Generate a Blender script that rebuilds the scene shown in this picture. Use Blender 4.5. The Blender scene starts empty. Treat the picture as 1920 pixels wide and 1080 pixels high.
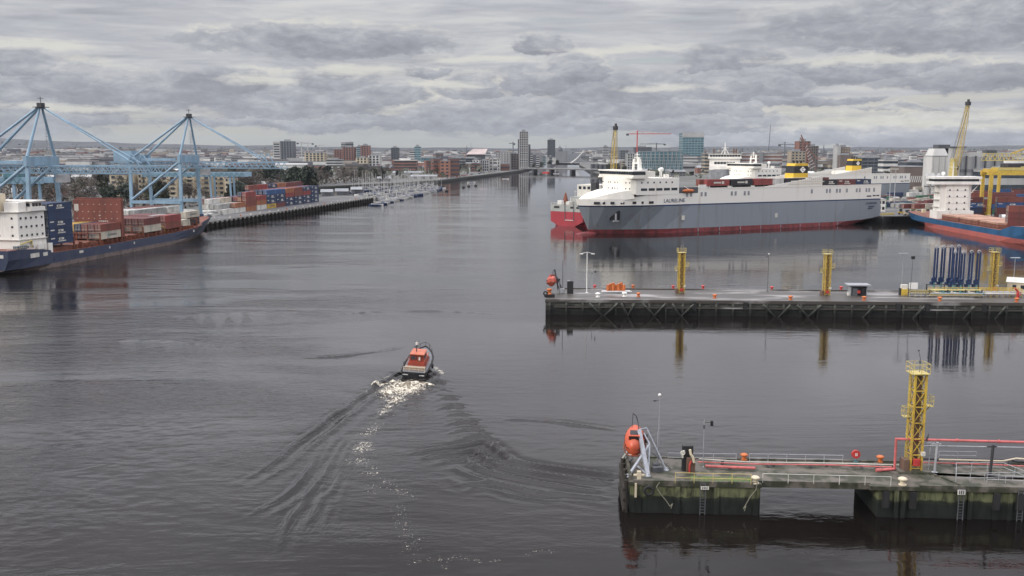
import bpy, bmesh, math, random
import numpy as np
from mathutils import Vector, Matrix
random.seed(11)
D2 = bpy.data
SC = bpy.context.scene
COL = SC.collection
PI = math.pi

# ---------------------------------------------------------------- camera
H = 36.5
FPX = 1800.0
PITCH = math.radians(8.16)
cam = D2.cameras.new('camera')
cam.sensor_width = 36.0
cam.lens = FPX / 1920.0 * 36.0
cam.clip_start = 0.5
cam.clip_end = 30000
co = D2.objects.new('camera', cam)
COL.objects.link(co)
co.location = (0, 0, H)
co.rotation_euler = (PI / 2 - PITCH, 0, 0)
SC.camera = co
SC.view_settings.view_transform = 'Standard'
SC.view_settings.look = 'None'
SC.view_settings.exposure = 0.35
SC.view_settings.gamma = 1.0
SC.cycles.max_bounces = 6
SC.cycles.diffuse_bounces = 2
SC.cycles.glossy_bounces = 3
SC.cycles.volume_bounces = 0
SC.cycles.transparent_max_bounces = 6

_c, _s = math.cos(PITCH), math.sin(PITCH)


def ray(px, py):
    a = (px - 960) / FPX
    b = (540 - py) / FPX
    return (a, _c + b * _s, -_s + b * _c)


def G(px, py, z=0.0):
    """ground point (height z) seen along a bearing of the surveyed photograph"""
    d = ray(px, py)
    t = (z - H) / d[2]
    return Vector((d[0] * t, d[1] * t, z))


def A(px, py, Y):
    """point at world depth Y"""
    d = ray(px, py)
    t = Y / d[1]
    return Vector((d[0] * t, Y, H + d[2] * t))


# ---------------------------------------------------------------- sun + sky
SUN_EL, SUN_AZ = math.radians(24), math.radians(-112)   # azimuth from +Y towards +X
sl = D2.lights.new('sun', 'SUN')
sl.energy = 1.5
sl.angle = math.radians(14)
sl.color = (1.0, 0.95, 0.87)
so = D2.objects.new('sun', sl)
COL.objects.link(so)
sd = Vector((math.sin(SUN_AZ) * math.cos(SUN_EL), math.cos(SUN_AZ) * math.cos(SUN_EL), math.sin(SUN_EL)))
so.rotation_euler = sd.to_track_quat('Z', 'Y').to_euler()
so.location = (0, 0, 300)

W = D2.worlds.new('World')
SC.world = W
W.use_nodes = True
NT = W.node_tree
NT.nodes.clear()


class NB:
    """small node-tree writer"""

    def __init__(s, nt):
        s.nt = nt

    def n(s, t, **k):
        x = s.nt.nodes.new(t)
        for a, b in k.items():
            setattr(x, a, b)
        return x

    def set(s, sock, v):
        if hasattr(v, 'is_output') or hasattr(v, 'links'):
            s.nt.links.new(v, sock)
        else:
            sock.default_value = v

    def math(s, op, a, b=0.0, c=None, clamp=False):
        x = s.n('ShaderNodeMath', operation=op)
        x.use_clamp = clamp
        s.set(x.inputs[0], a)
        s.set(x.inputs[1], b)
        if c is not None:
            s.set(x.inputs[2], c)
        return x.outputs[0]

    def vmath(s, op, a, b):
        x = s.n('ShaderNodeVectorMath', operation=op)
        s.set(x.inputs[0], a)
        s.set(x.inputs[1], b)
        return x.outputs['Value'] if op in ('LENGTH', 'DISTANCE', 'DOT_PRODUCT') else x.outputs[0]

    def noise(s, vec, scale, detail=4, rough=0.55, dist=0.0):
        x = s.n('ShaderNodeTexNoise')
        s.set(x.inputs['Vector'], vec)
        x.inputs['Scale'].default_value = scale
        x.inputs['Detail'].default_value = detail
        x.inputs['Roughness'].default_value = rough
        x.inputs['Distortion'].default_value = dist
        return x.outputs[0]

    def mr(s, v, a, b, c=0.0, d=1.0, smooth=True):
        x = s.n('ShaderNodeMapRange')
        x.interpolation_type = 'SMOOTHSTEP' if smooth else 'LINEAR'
        s.set(x.inputs[0], v)
        for i, q in enumerate((a, b, c, d)):
            s.set(x.inputs[1 + i], q)
        return x.outputs[0]

    def mix(s, f, a, b):
        x = s.n('ShaderNodeMix', data_type='RGBA')
        s.set(x.inputs[0], f)
        for i, q in ((6, a), (7, b)):
            if isinstance(q, tuple) and len(q) == 3:
                q = q + (1.0,)
            s.set(x.inputs[i], q)
        return x.outputs[2]

    def comb(s, x=0.0, y=0.0, z=0.0):
        c = s.n('ShaderNodeCombineXYZ')
        s.set(c.inputs[0], x)
        s.set(c.inputs[1], y)
        s.set(c.inputs[2], z)
        return c.outputs[0]


def srgb(r, g, b):
    f = lambda c: (c / 255 / 12.92) if c / 255 <= 0.04045 else ((c / 255 + 0.055) / 1.055) ** 2.4
    return (f(r), f(g), f(b))


def make_sky():
    b = NB(NT)
    sky = b.n('ShaderNodeTexSky')
    sky.sky_type = 'NISHITA'
    sky.sun_disc = False
    sky.sun_elevation = SUN_EL
    sky.sun_rotation = SUN_AZ
    sky.air_density = 1.2
    sky.dust_density = 2.0
    STR = 0.1
    K = 0.78 / STR
    tc = b.n('ShaderNodeTexCoord')
    sep = b.n('ShaderNodeSeparateXYZ')
    NT.links.new(tc.outputs['Generated'], sep.inputs[0])
    az = b.math('ARCTAN2', sep.outputs[0], sep.outputs[1])
    el = b.math('ARCSINE', sep.outputs[2])
    ae = b.comb(az, el, 0.0)

    def q(c, m=1.0):
        return tuple(x * K * m for x in srgb(*c)) + (1.0,)

    # --- thin high cloud sheet: streaks lying along the horizon
    st = b.comb(b.math('MULTIPLY', az, 3.2), b.math('MULTIPLY', el, 26.0), 0.3)
    s1 = b.noise(st, 1.9, 6, 0.6, 0.6)
    st2 = b.comb(b.math('MULTIPLY', az, 7.0), b.math('MULTIPLY', el, 70.0), 2.1)
    s2 = b.noise(st2, 1.6, 5, 0.6, 0.8)
    smix = b.math('ADD', b.math('MULTIPLY', s1, 0.68), b.math('MULTIPLY', s2, 0.32))
    ramp = b.n('ShaderNodeValToRGB')
    e = ramp.color_ramp.elements
    e[0].position = 0.34
    e[0].color = q((166, 168, 176))
    e[1].position = 0.70
    e[1].color = q((212, 211, 210))
    for p_, c_ in ((0.44, (180, 182, 189)), (0.53, (192, 194, 199)), (0.60, (204, 205, 206))):
        x = ramp.color_ramp.elements.new(p_)
        x.color = q(c_)
    NT.links.new(smix, ramp.inputs[0])
    col = ramp.outputs[0]
    # blue breaks where the sheet is torn: the clear sky shows
    tear = b.noise(b.comb(b.math('MULTIPLY', az, 5.0), b.math('MULTIPLY', el, 40.0), 7.7), 1.5, 4, 0.5)
    blue = b.math('MULTIPLY', b.mr(tear, 0.60, 0.75), b.mr(el, 0.055, 0.10))
    skyc = b.mix(0.45, sky.outputs[0], q((176, 190, 208)))
    col = b.mix(b.math('MULTIPLY', blue, 0.6), col, skyc)
    # clearer, creamy band low over the land
    low = b.mr(el, 0.10, 0.035)
    band = b.noise(b.comb(b.math('MULTIPLY', az, 4.0), b.math('MULTIPLY', el, 42.0), 4.0), 1.6, 5, 0.6, 0.4)
    creamf = b.math('MULTIPLY', low, b.mr(band, 0.40, 0.66))
    col = b.mix(b.math('MULTIPLY', creamf, 0.85), col, q((208, 205, 194)))
    greenf = b.math('MULTIPLY', b.mr(el, 0.045, 0.008), 0.8)
    col = b.mix(greenf, col, q((174, 176, 172)))

    # --- cumulus banks: blobs in azimuth / elevation with torn edges, lit tops and dark bases
    wn = b.n('ShaderNodeTexNoise')
    NT.links.new(b.comb(az, b.math('MULTIPLY', el, 2.0), 0.0), wn.inputs['Vector'])
    wn.inputs['Scale'].default_value = 14.0
    wn.inputs['Detail'].default_value = 8.0
    wn.inputs['Roughness'].default_value = 0.66
    wv = b.vmath('SUBTRACT', wn.outputs['Color'], (0.5, 0.5, 0.5))
    wv = b.vmath('MULTIPLY', wv, (0.085, 0.036, 0.0))
    wp = b.vmath('ADD', ae, wv)
    blobs = [(-60, 190, 330, 76), (130, 165, 170, 54), (40, 130, 90, 44), (330, 165, 220, 44), (440, 158, 90, 36),
             (560, 190, 210, 60), (620, 160, 110, 40), (740, 178, 70, 28), (880, 168, 90, 32), (960, 215, 260, 48), (1080, 130, 90, 40),
             (1010, 150, 90, 36), (1180, 175, 190, 54), (1360, 120, 110, 42), (1390, 160, 170, 50),
             (1620, 125, 220, 28), (1830, 140, 220, 32), (1190, 205, 200, 38), (1300, 205, 120, 24), (1400, 212, 60, 26), (650, 228, 420, 18), (1250, 232, 320, 22),
             (600, 75, 300, 34), (1750, 45, 330, 58), (120, 222, 160, 15), (1700, 258, 420, 26), (1420, 262, 260, 24),
             (800, 132, 60, 12), (1500, 192, 120, 11), (1010, 85, 70, 20), (1700, 202, 120, 7), (1800, 218, 110, 6), (1600, 186, 70, 8)]
    F = None
    V = None
    for (x, y, rx, ry) in blobs:
        d0 = ray(x, y)
        a_, e_ = math.atan2(d0[0], d0[1]), math.asin(d0[2] / math.sqrt(sum(t * t for t in d0)))
        v = b.vmath('SUBTRACT', wp, (a_, e_, 0.0))
        v = b.vmath('MULTIPLY', v, (FPX / rx, FPX / ry, 0.0))
        f = b.math('SUBTRACT', 1.0, b.vmath('LENGTH', v, (0, 0, 0)))
        vs = b.n('ShaderNodeSeparateXYZ')
        NT.links.new(v, vs.inputs[0])
        if F is None:
            F, V = f, vs.outputs[1]
        else:
            k = b.math('GREATER_THAN', f, F)
            V = b.math('MULTIPLY_ADD', k, b.math('SUBTRACT', vs.outputs[1], V), V)
            F = b.math('MAXIMUM', F, f)
    tex = b.noise(b.comb(az, b.math('MULTIPLY', el, 2.2), 3.0), 11.0, 9, 0.62, 0.3)
    fine = b.noise(b.comb(az, b.math('MULTIPLY', el, 2.6), 5.0), 42.0, 7, 0.65, 0.4)
    Fr = b.math('ADD', F, b.math('MULTIPLY', b.math('SUBTRACT', fine, 0.5), 0.80))
    mask = b.mr(Fr, 0.08, 0.34)
    lit = b.math('ADD', b.math('MULTIPLY', V, 0.30), b.math('ADD', b.math('MULTIPLY', b.math('SUBTRACT', tex, 0.5), 1.2), b.math('MULTIPLY', b.math('SUBTRACT', fine, 0.5), 1.15)))
    br_ = b.n('ShaderNodeValToRGB')
    e = br_.color_ramp.elements
    e[0].position = 0.0
    e[0].color = q((138, 141, 150))
    e[1].position = 1.0
    e[1].color = q((206, 205, 204))
    for p_, c_ in ((0.35, (156, 159, 167)), (0.6, (172, 175, 182)), (0.8, (187, 189, 194))):
        x = br_.color_ramp.elements.new(p_)
        x.color = q(c_)
    NT.links.new(b.mr(lit, -0.42, 0.46, 0.0, 1.0, False), br_.inputs[0])
    col = b.mix(b.math('MULTIPLY', mask, 0.93), col, br_.outputs[0])
    # bright torn rims
    rim = b.math('MULTIPLY', b.mr(Fr, -0.12, 0.10), b.mr(Fr, 0.26, 0.10))
    rim = b.math('MULTIPLY', rim, b.mr(el, 0.012, 0.04))
    rim = b.math('MULTIPLY', rim, b.mr(V, -0.3, 0.4))
    col = b.mix(b.math('MULTIPLY', rim, b.mr(tex, 0.42, 0.62, 0.0, 0.6)), col, q((226, 223, 213)))
    # brighter breaks low over the land and between the banks
    gw = b.vmath('ADD', ae, b.vmath('MULTIPLY', wv, (0.9, 0.45, 0.0)))
    Gp = None
    for (x, y, rx, ry) in [(1760, 222, 300, 30), (1560, 235, 160, 12), (150, 203, 230, 11), (660, 130, 150, 18), (500, 148, 110, 14), (900, 112, 150, 12), (1170, 92, 190, 10), (1640, 110, 240, 11), (850, 160, 90, 12), (1230, 165, 120, 9), (60, 80, 160, 14)]:
        d0 = ray(x, y)
        a_, e_ = math.atan2(d0[0], d0[1]), math.asin(d0[2] / math.sqrt(sum(t * t for t in d0)))
        v = b.vmath('MULTIPLY', b.vmath('SUBTRACT', gw, (a_, e_, 0.0)), (FPX / rx, FPX / ry, 0.0))
        f = b.math('SUBTRACT', 1.0, b.vmath('LENGTH', v, (0, 0, 0)))
        Gp = f if Gp is None else b.math('MAXIMUM', Gp, f)
    gm = b.mr(b.math('ADD', Gp, b.math('ADD', b.math('MULTIPLY', b.math('SUBTRACT', fine, 0.5), 1.3), b.math('MULTIPLY', b.math('SUBTRACT', s2, 0.5), 1.5))), 0.05, 0.85)
    col = b.mix(b.math('MULTIPLY', gm, 0.68), col, q((224, 222, 213)))
    # generic overcast over the rest of the sky, three times brighter overhead than at the horizon
    over = b.noise(b.comb(b.math('MULTIPLY', az, 2.0), b.math('MULTIPLY', el, 4.0), 9.0), 2.2, 6, 0.6)
    ovc = b.mix(b.mr(over, 0.35, 0.65), q((178, 177, 184)), q((207, 206, 212)))
    col = b.mix(b.mr(el, 0.13, 0.22), col, ovc)
    gain = b.math('ADD', b.mr(el, 0.135, 0.19, 1.0, 1.66), b.math('ADD', b.mr(el, 0.26, 0.40, 0.0, -0.34), b.mr(el, 0.42, 0.95, 0.0, 3.4)))
    gv = b.vmath('MULTIPLY', col, b.comb(gain, gain, gain))
    bg = b.n('ShaderNodeBackground')
    NT.links.new(gv, bg.inputs[0])
    bg.inputs[1].default_value = STR
    out = b.n('ShaderNodeOutputWorld')
    NT.links.new(bg.outputs[0], out.inputs[0])


make_sky()


# ---------------------------------------------------------------- materials
def mat(name, col, rough=0.6, metal=0.0, var=0.25, scale=0.6, col2=None, stretch=(1, 1, 1), amount=None, bump=0.0, spec=None,
        lo=0.38, hi=0.66, detail=5):
    """painted / mineral surface: base colour worn unevenly by a noise in object space"""
    m = D2.materials.new(name)
    m.use_nodes = True
    nt = m.node_tree
    b = NB(nt)
    p = nt.nodes['Principled BSDF']
    tc = b.n('ShaderNodeTexCoord')
    v = b.vmath('MULTIPLY', tc.outputs['Object'], stretch)
    nz = b.noise(v, scale, detail, 0.6, 0.3)
    c2 = col2 if col2 else tuple(x * (1 - var) for x in col)
    f = b.mr(nz, lo, hi)
    if amount:
        f = b.math('MULTIPLY', f, amount)
    cc = b.mix(f, col, c2)
    nt.links.new(cc, p.inputs['Base Color'])
    p.inputs['Roughness'].default_value = rough
    p.inputs['Metallic'].default_value = metal
    if spec is not None:
        p.inputs['Specular IOR Level'].default_value = spec
    if bump:
        bp = b.n('ShaderNodeBump')
        bp.inputs['Strength'].default_value = 0.6
        bp.inputs['Distance'].default_value = bump
        nt.links.new(nz, bp.inputs['Height'])
        nt.links.new(bp.outputs[0], p.inputs['Normal'])
    return m


def mat_bands(name, stops, rough=0.6, noise=0.5, wob=0.35, var=0.35, nscale=0.8, stretch=(1, 1, 0.25)):
    """surface whose colour changes with its height (tidal weed, boot-topping): stops = [(z, colour), ...] from below"""
    m = D2.materials.new(name)
    m.use_nodes = True
    nt = m.node_tree
    b = NB(nt)
    p = nt.nodes['Principled BSDF']
    geo = b.n('ShaderNodeNewGeometry')
    sep = b.n('ShaderNodeSeparateXYZ')
    nt.links.new(geo.outputs['Position'], sep.inputs[0])
    nz = b.noise(geo.outputs['Position'], noise, 5, 0.6)
    z = b.math('ADD', sep.outputs[2], b.math('MULTIPLY', b.math('SUBTRACT', nz, 0.5), wob * 4))
    col = stops[0][1] + (1.0,)
    for zz, c in stops[1:]:
        col = b.mix(b.mr(z, zz - wob * 0.5, zz + wob * 0.5), col, c)
    n2 = b.noise(b.vmath('MULTIPLY', geo.outputs['Position'], stretch), nscale, 6, 0.65, 0.5)
    col = b.mix(b.mr(n2, 0.42, 0.68), col, b.vmath('MULTIPLY', col, (1 - var, 1 - var, 1 - var)))
    nt.links.new(col, p.inputs['Base Color'])
    p.inputs['Roughness'].default_value = rough
    return m


def glass_mat(name, col=(0.03, 0.04, 0.05), rough=0.12):
    m = mat(name, col, rough, 0.0, 0.5, 0.15)
    m.node_tree.nodes['Principled BSDF'].inputs['Specular IOR Level'].default_value = 0.7
    return m


# ---------------------------------------------------------------- mesh builder
class MB:
    def __init__(s):
        s.v, s.f, s.m = [], [], []

    def add(s, vs, fs, m=0):
        o = len(s.v)
        s.v.extend([tuple(x) for x in vs])
        for f in fs:
            s.f.append(tuple(i + o for i in f))
            s.m.append(m)
        return s

    def box(s, x0, x1, y0, y1, z0, z1, m=0):
        return s.add([(x0, y0, z0), (x1, y0, z0), (x1, y1, z0), (x0, y1, z0), (x0, y0, z1), (x1, y0, z1), (x1, y1, z1), (x0, y1, z1)],
                     [(3, 2, 1, 0), (4, 5, 6, 7), (0, 1, 5, 4), (1, 2, 6, 5), (2, 3, 7, 6), (3, 0, 4, 7)], m)

    def obox(s, c, sz, rz=0.0, m=0):
        ca, sa = math.cos(rz), math.sin(rz)
        vs = []
        for z in (-.5, .5):
            for x, y in ((-.5, -.5), (.5, -.5), (.5, .5), (-.5, .5)):
                a, b_ = x * sz[0], y * sz[1]
                vs.append((c[0] + a * ca - b_ * sa, c[1] + a * sa + b_ * ca, c[2] + z * sz[2]))
        return s.add(vs, [(3, 2, 1, 0), (4, 5, 6, 7), (0, 1, 5, 4), (1, 2, 6, 5), (2, 3, 7, 6), (3, 0, 4, 7)], m)

    def beam(s, p, q, w, h=None, m=0):
        p, q = Vector(p), Vector(q)
        h = h or w
        d = (q - p)
        if d.length < 1e-6:
            return s
        d.normalize()
        up = Vector((0, 0, 1)) if abs(d.z) < 0.95 else Vector((0, 1, 0))
        r = d.cross(up).normalized()
        u = r.cross(d)
        vs = []
        for e in (p, q):
            for a, b_ in ((-1, -1), (1, -1), (1, 1), (-1, 1)):
                vs.append(e + r * (a * w / 2) + u * (b_ * h / 2))
        return s.add(vs, [(3, 2, 1, 0), (4, 5, 6, 7), (0, 1, 5, 4), (1, 2, 6, 5), (2, 3, 7, 6), (3, 0, 4, 7)], m)

    def tube(s, p, q, r, n=8, r2=None, m=0):
        p, q = Vector(p), Vector(q)
        r2 = r if r2 is None else r2
        d = (q - p)
        if d.length < 1e-6:
            return s
        d.normalize()
        up = Vector((0, 0, 1)) if abs(d.z) < 0.95 else Vector((0, 1, 0))
        a = d.cross(up).normalized()
        b_ = a.cross(d)
        vs = []
        for e, rr in ((p, r), (q, r2)):
            for i in range(n):
                t = 2 * PI * i / n
                vs.append(e + a * (math.cos(t) * rr) + b_ * (math.sin(t) * rr))
        fs = [(i, (i + 1) % n, n + (i + 1) % n, n + i) for i in range(n)]
        fs += [tuple(range(n - 1, -1, -1)), tuple(range(n, 2 * n))]
        return s.add(vs, fs, m)

    def path(s, pts, r, n=6, m=0):
        for a, b_ in zip(pts[:-1], pts[1:]):
            s.tube(a, b_, r, n, m=m)
        return s

    def prism(s, poly, z0, z1, m=0, mtop=None):
        n = len(poly)
        vs = [(x, y, z0) for x, y in poly] + [(x, y, z1) for x, y in poly]
        s.add(vs, [(i, (i + 1) % n, n + (i + 1) % n, n + i) for i in range(n)] + [tuple(range(n - 1, -1, -1))], m)
        s.add([(x, y, z1) for x, y in poly], [tuple(range(n))], m if mtop is None else mtop)
        return s

    def loft(s, rings, m=0, caps=True, closed=True):
        n = len(rings[0])
        vs = [p for r in rings for p in r]
        fs = []
        for k in range(len(rings) - 1):
            for i in range(n if closed else n - 1):
                j = (i + 1) % n
                fs.append((k * n + i, k * n + j, (k + 1) * n + j, (k + 1) * n + i))
        if caps:
            fs += [tuple(range(n - 1, -1, -1)), tuple(range((len(rings) - 1) * n, len(rings) * n))]
        return s.add(vs, fs, m)

    def lathe(s, prof, n=12, c=(0, 0, 0), m=0):
        rings = [[(c[0] + r * math.cos(2 * PI * i / n), c[1] + r * math.sin(2 * PI * i / n), c[2] + z) for i in range(n)] for r, z in prof]
        return s.loft(rings, m)

    def ellipsoid(s, c, r, n=12, k=8, m=0):
        prof = []
        rings = []
        for j in range(1, k):
            t = -PI / 2 + PI * j / k
            rings.append([(c[0] + r[0] * math.cos(t) * math.cos(2 * PI * i / n), c[1] + r[1] * math.cos(t) * math.sin(2 * PI * i / n),
                           c[2] + r[2] * math.sin(t)) for i in range(n)])
        return s.loft(rings, m)

    def torus(s, c, R, r, axis='y', n=16, k=8, m=0):
        vs = []
        for i in range(n):
            t = 2 * PI * i / n
            for j in range(k):
                u = 2 * PI * j / k
                a, b_, h = (R + r * math.cos(u)) * math.cos(t), (R + r * math.cos(u)) * math.sin(t), r * math.sin(u)
                vs.append((c[0] + a, c[1] + h, c[2] + b_) if axis == 'y' else ((c[0] + h, c[1] + a, c[2] + b_) if axis == 'x' else (c[0] + a, c[1] + b_, c[2] + h)))
        fs = [(i * k + j, i * k + (j + 1) % k, ((i + 1) % n) * k + (j + 1) % k, ((i + 1) % n) * k + j) for i in range(n) for j in range(k)]
        return s.add(vs, fs, m)

    def mesh(s, name, mats, smooth=False, world_off=None, normals=True):
        me = D2.meshes.new(name)
        vs = s.v
        if world_off is not None:
            o = world_off
            vs = [(x - o[0], y - o[1], z - o[2]) for x, y, z in vs]
        me.from_pydata(vs, [], s.f)
        if not isinstance(mats, (list, tuple)):
            mats = [mats]
        for m in mats:
            me.materials.append(m)
        if len(mats) > 1:
            me.polygons.foreach_set('material_index', s.m)
        if normals:
            bm = bmesh.new()
            bm.from_mesh(me)
            bmesh.ops.recalc_face_normals(bm, faces=bm.faces)
            bm.to_mesh(me)
            bm.free()
        if smooth:
            me.polygons.foreach_set('use_smooth', [True] * len(me.polygons))
        me.update()
        return me

    def build(s, name, mats, parent=None, loc=None, rz=0.0, world=False, smooth=False, normals=True):
        off = None
        if world and parent is not None:
            off = parent.location
        elif world and loc is not None:
            off = loc
        me = s.mesh(name, mats, smooth, off, normals)
        o = D2.objects.new(name, me)
        COL.objects.link(o)
        if parent is not None:
            o.parent = parent
            if loc is not None and not world:
                o.location = loc
        elif loc is not None:
            o.location = loc
        if rz:
            o.rotation_euler = (0, 0, rz)
        return o


def tag(o, label=None, cat=None, group=None, kind=None):
    if label:
        o['label'] = label
    if cat:
        o['category'] = cat
    if group:
        o['group'] = group
    if kind:
        o['kind'] = kind
    return o


def thing(name, label, cat, loc=(0, 0, 0), rz=0.0, group=None):
    o = D2.objects.new(name, None)
    o.empty_display_size = 0.5
    COL.objects.link(o)
    o.location = loc
    o.rotation_euler = (0, 0, rz)
    return tag(o, label, cat, group)


def dup(root, loc, rz=None, label=None, group=None, scale=None, skip=()):
    r = root.copy()
    COL.objects.link(r)
    r.location = loc
    if rz is not None:
        r.rotation_euler = (0, 0, rz)
    if scale:
        r.scale = scale if isinstance(scale, tuple) else (scale,) * 3
    if label:
        r['label'] = label
    if group:
        r['group'] = group
    for ch in list(root.children):
        if ch.name.split('.')[0] in skip:
            continue
        c = ch.copy()
        COL.objects.link(c)
        c.parent = r
        for g in ch.children:
            d = g.copy()
            COL.objects.link(d)
            d.parent = c
    return r


def inst(mesh, name, loc, rz=0.0, label=None, cat=None, group=None, scale=None, parent=None):
    o = D2.objects.new(name, mesh)
    COL.objects.link(o)
    o.location = loc
    o.rotation_euler = (0, 0, rz)
    if scale:
        o.scale = scale
    if parent:
        o.parent = parent
    return tag(o, label, cat, group)


def text_part(txt, size, m, parent, loc, rot, name='lettering', align='LEFT', extrude=0.02, sx=1.0):
    cu = D2.curves.new(name, 'FONT')
    cu.body = txt
    cu.size = size
    cu.extrude = extrude
    cu.align_x = align
    tmp = D2.objects.new('lettering_curve', cu)
    COL.objects.link(tmp)
    dg = bpy.context.evaluated_depsgraph_get()
    me = D2.meshes.new_from_object(tmp.evaluated_get(dg))
    D2.objects.remove(tmp)
    me.materials.clear()
    me.materials.append(m)
    o = D2.objects.new(name, me)
    COL.objects.link(o)
    o.parent = parent
    o.location = loc
    o.rotation_euler = rot
    o.scale = (sx, 1, 1)
    return o


# ---------------------------------------------------------------- palette (real surface colours)
M = {}


def defm(key, *a, **k):
    M[key] = mat(key, *a, **k)
    return M[key]


defm('white', (0.80, 0.79, 0.75), 0.5, var=0.18, scale=0.25, stretch=(1, 1, 0.3))
defm('offwhite', (0.62, 0.60, 0.54), 0.55, var=0.2, scale=0.3, stretch=(1, 1, 0.3))
defm('cream', (0.60, 0.52, 0.38), 0.6, var=0.15, scale=0.3)
defm('grey', (0.30, 0.31, 0.33), 0.6, var=0.25, scale=0.3)
defm('lightgrey', (0.45, 0.46, 0.47), 0.6, var=0.22, scale=0.2)
defm('darkgrey', (0.10, 0.105, 0.115), 0.6, var=0.3)
defm('black', (0.018, 0.018, 0.02), 0.55, var=0.3)
defm('rubber', (0.02, 0.02, 0.021), 0.8, var=0.4)
defm('steel', (0.36, 0.38, 0.41), 0.5, 0.3, var=0.25, scale=2.0)
defm('steelpost', (0.42, 0.43, 0.45), 0.5, 0.2, var=0.2)
defm('yellow', (0.60, 0.42, 0.055), 0.5, var=0.3, scale=1.2, col2=(0.42, 0.27, 0.06))
defm('paleyellow', (0.55, 0.45, 0.16), 0.55, var=0.25, scale=1.0)
defm('orange', (0.52, 0.14, 0.035), 0.5, var=0.3, scale=1.5)
defm('lifeboat', (0.54, 0.095, 0.04), 0.4, var=0.25, scale=1.2)
defm('faded_lifeboat', (0.50, 0.10, 0.07), 0.5, var=0.35, scale=1.0)
defm('red', (0.50, 0.05, 0.045), 0.5, var=0.3, scale=0.8)
defm('pipe_red', (0.55, 0.13, 0.13), 0.55, var=0.3, scale=1.3, col2=(0.38, 0.10, 0.09))
defm('crane_blue', (0.22, 0.34, 0.44), 0.5, var=0.22, scale=0.4, stretch=(1, 1, 0.4))
defm('navy', (0.02, 0.042, 0.115), 0.45, var=0.3)
defm('teal', (0.10, 0.25, 0.27), 0.5, var=0.3)
defm('green', (0.03, 0.13, 0.06), 0.5, var=0.3)
defm('brick', (0.26, 0.11, 0.075), 0.8, var=0.25, scale=0.2)
defm('orangebrick', (0.36, 0.15, 0.085), 0.8, var=0.2, scale=0.2)
defm('brown', (0.14, 0.085, 0.06), 0.7, var=0.3, scale=0.5)
defm('rust', (0.24, 0.075, 0.04), 0.8, var=0.4, scale=0.8, col2=(0.12, 0.045, 0.03))
defm('concrete', (0.27, 0.26, 0.24), 0.85, var=0.3, scale=0.25)
defm('apron', (0.115, 0.115, 0.112), 0.75, var=0.3, scale=0.06, col2=(0.07, 0.07, 0.07))
defm('asphalt', (0.06, 0.06, 0.062), 0.8, var=0.3, scale=0.1)
M['glass'] = glass_mat('glass')
M['blueglass'] = glass_mat('blueglass', (0.05, 0.10, 0.13), 0.15)
M['tealglass'] = glass_mat('tealglass', (0.10, 0.24, 0.28), 0.2)
# ================================================================ SETTING: water, banks, hills
def polyline_dist(X, Y, pts):
    """distance to a polyline, with the side (+ left) and the run along it (0..1)"""
    best = np.full(X.shape, 1e9)
    side = np.zeros(X.shape)
    run = np.zeros(X.shape)
    L = [0.0]
    for a, b_ in zip(pts[:-1], pts[1:]):
        L.append(L[-1] + math.hypot(b_[0] - a[0], b_[1] - a[1]))
    for k, (a, b_) in enumerate(zip(pts[:-1], pts[1:])):
        dx, dy = b_[0] - a[0], b_[1] - a[1]
        ll = dx * dx + dy * dy
        t = ((X - a[0]) * dx + (Y - a[1]) * dy) / ll
        tc_ = np.clip(t, 0, 1)
        px, py = a[0] + tc_ * dx, a[1] + tc_ * dy
        d = np.hypot(X - px, Y - py)
        sg = np.sign(dx * (Y - a[1]) - dy * (X - a[0]))
        m_ = d < best
        best = np.where(m_, d, best)
        side = np.where(m_, sg, side)
        run = np.where(m_, (L[k] + tc_ * math.sqrt(ll)) / L[-1], run)
    return best, side, run


def smooth(pts, it=2):
    for _ in range(it):
        out = [pts[0]]
        for a, b_ in zip(pts[:-1], pts[1:]):
            out.append((a[0] * .75 + b_[0] * .25, a[1] * .75 + b_[1] * .25))
            out.append((a[0] * .25 + b_[0] * .75, a[1] * .25 + b_[1] * .75))
        out.append(pts[-1])
        pts = out
    return pts


def vnoise(X, Y, sc, seed):
    """value noise on a lattice (numpy)"""
    rs = np.random.RandomState(seed)
    T = rs.rand(256, 256)
    x, y = X / sc, Y / sc
    xi, yi = np.floor(x).astype(int), np.floor(y).astype(int)
    fx, fy = x - xi, y - yi
    fx, fy = fx * fx * (3 - 2 * fx), fy * fy * (3 - 2 * fy)
    g = lambda i, j: T[i % 256, j % 256]
    return (g(xi, yi) * (1 - fx) * (1 - fy) + g(xi + 1, yi) * fx * (1 - fy) + g(xi, yi + 1) * (1 - fx) * fy + g(xi + 1, yi + 1) * fx * fy) - 0.5


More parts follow.
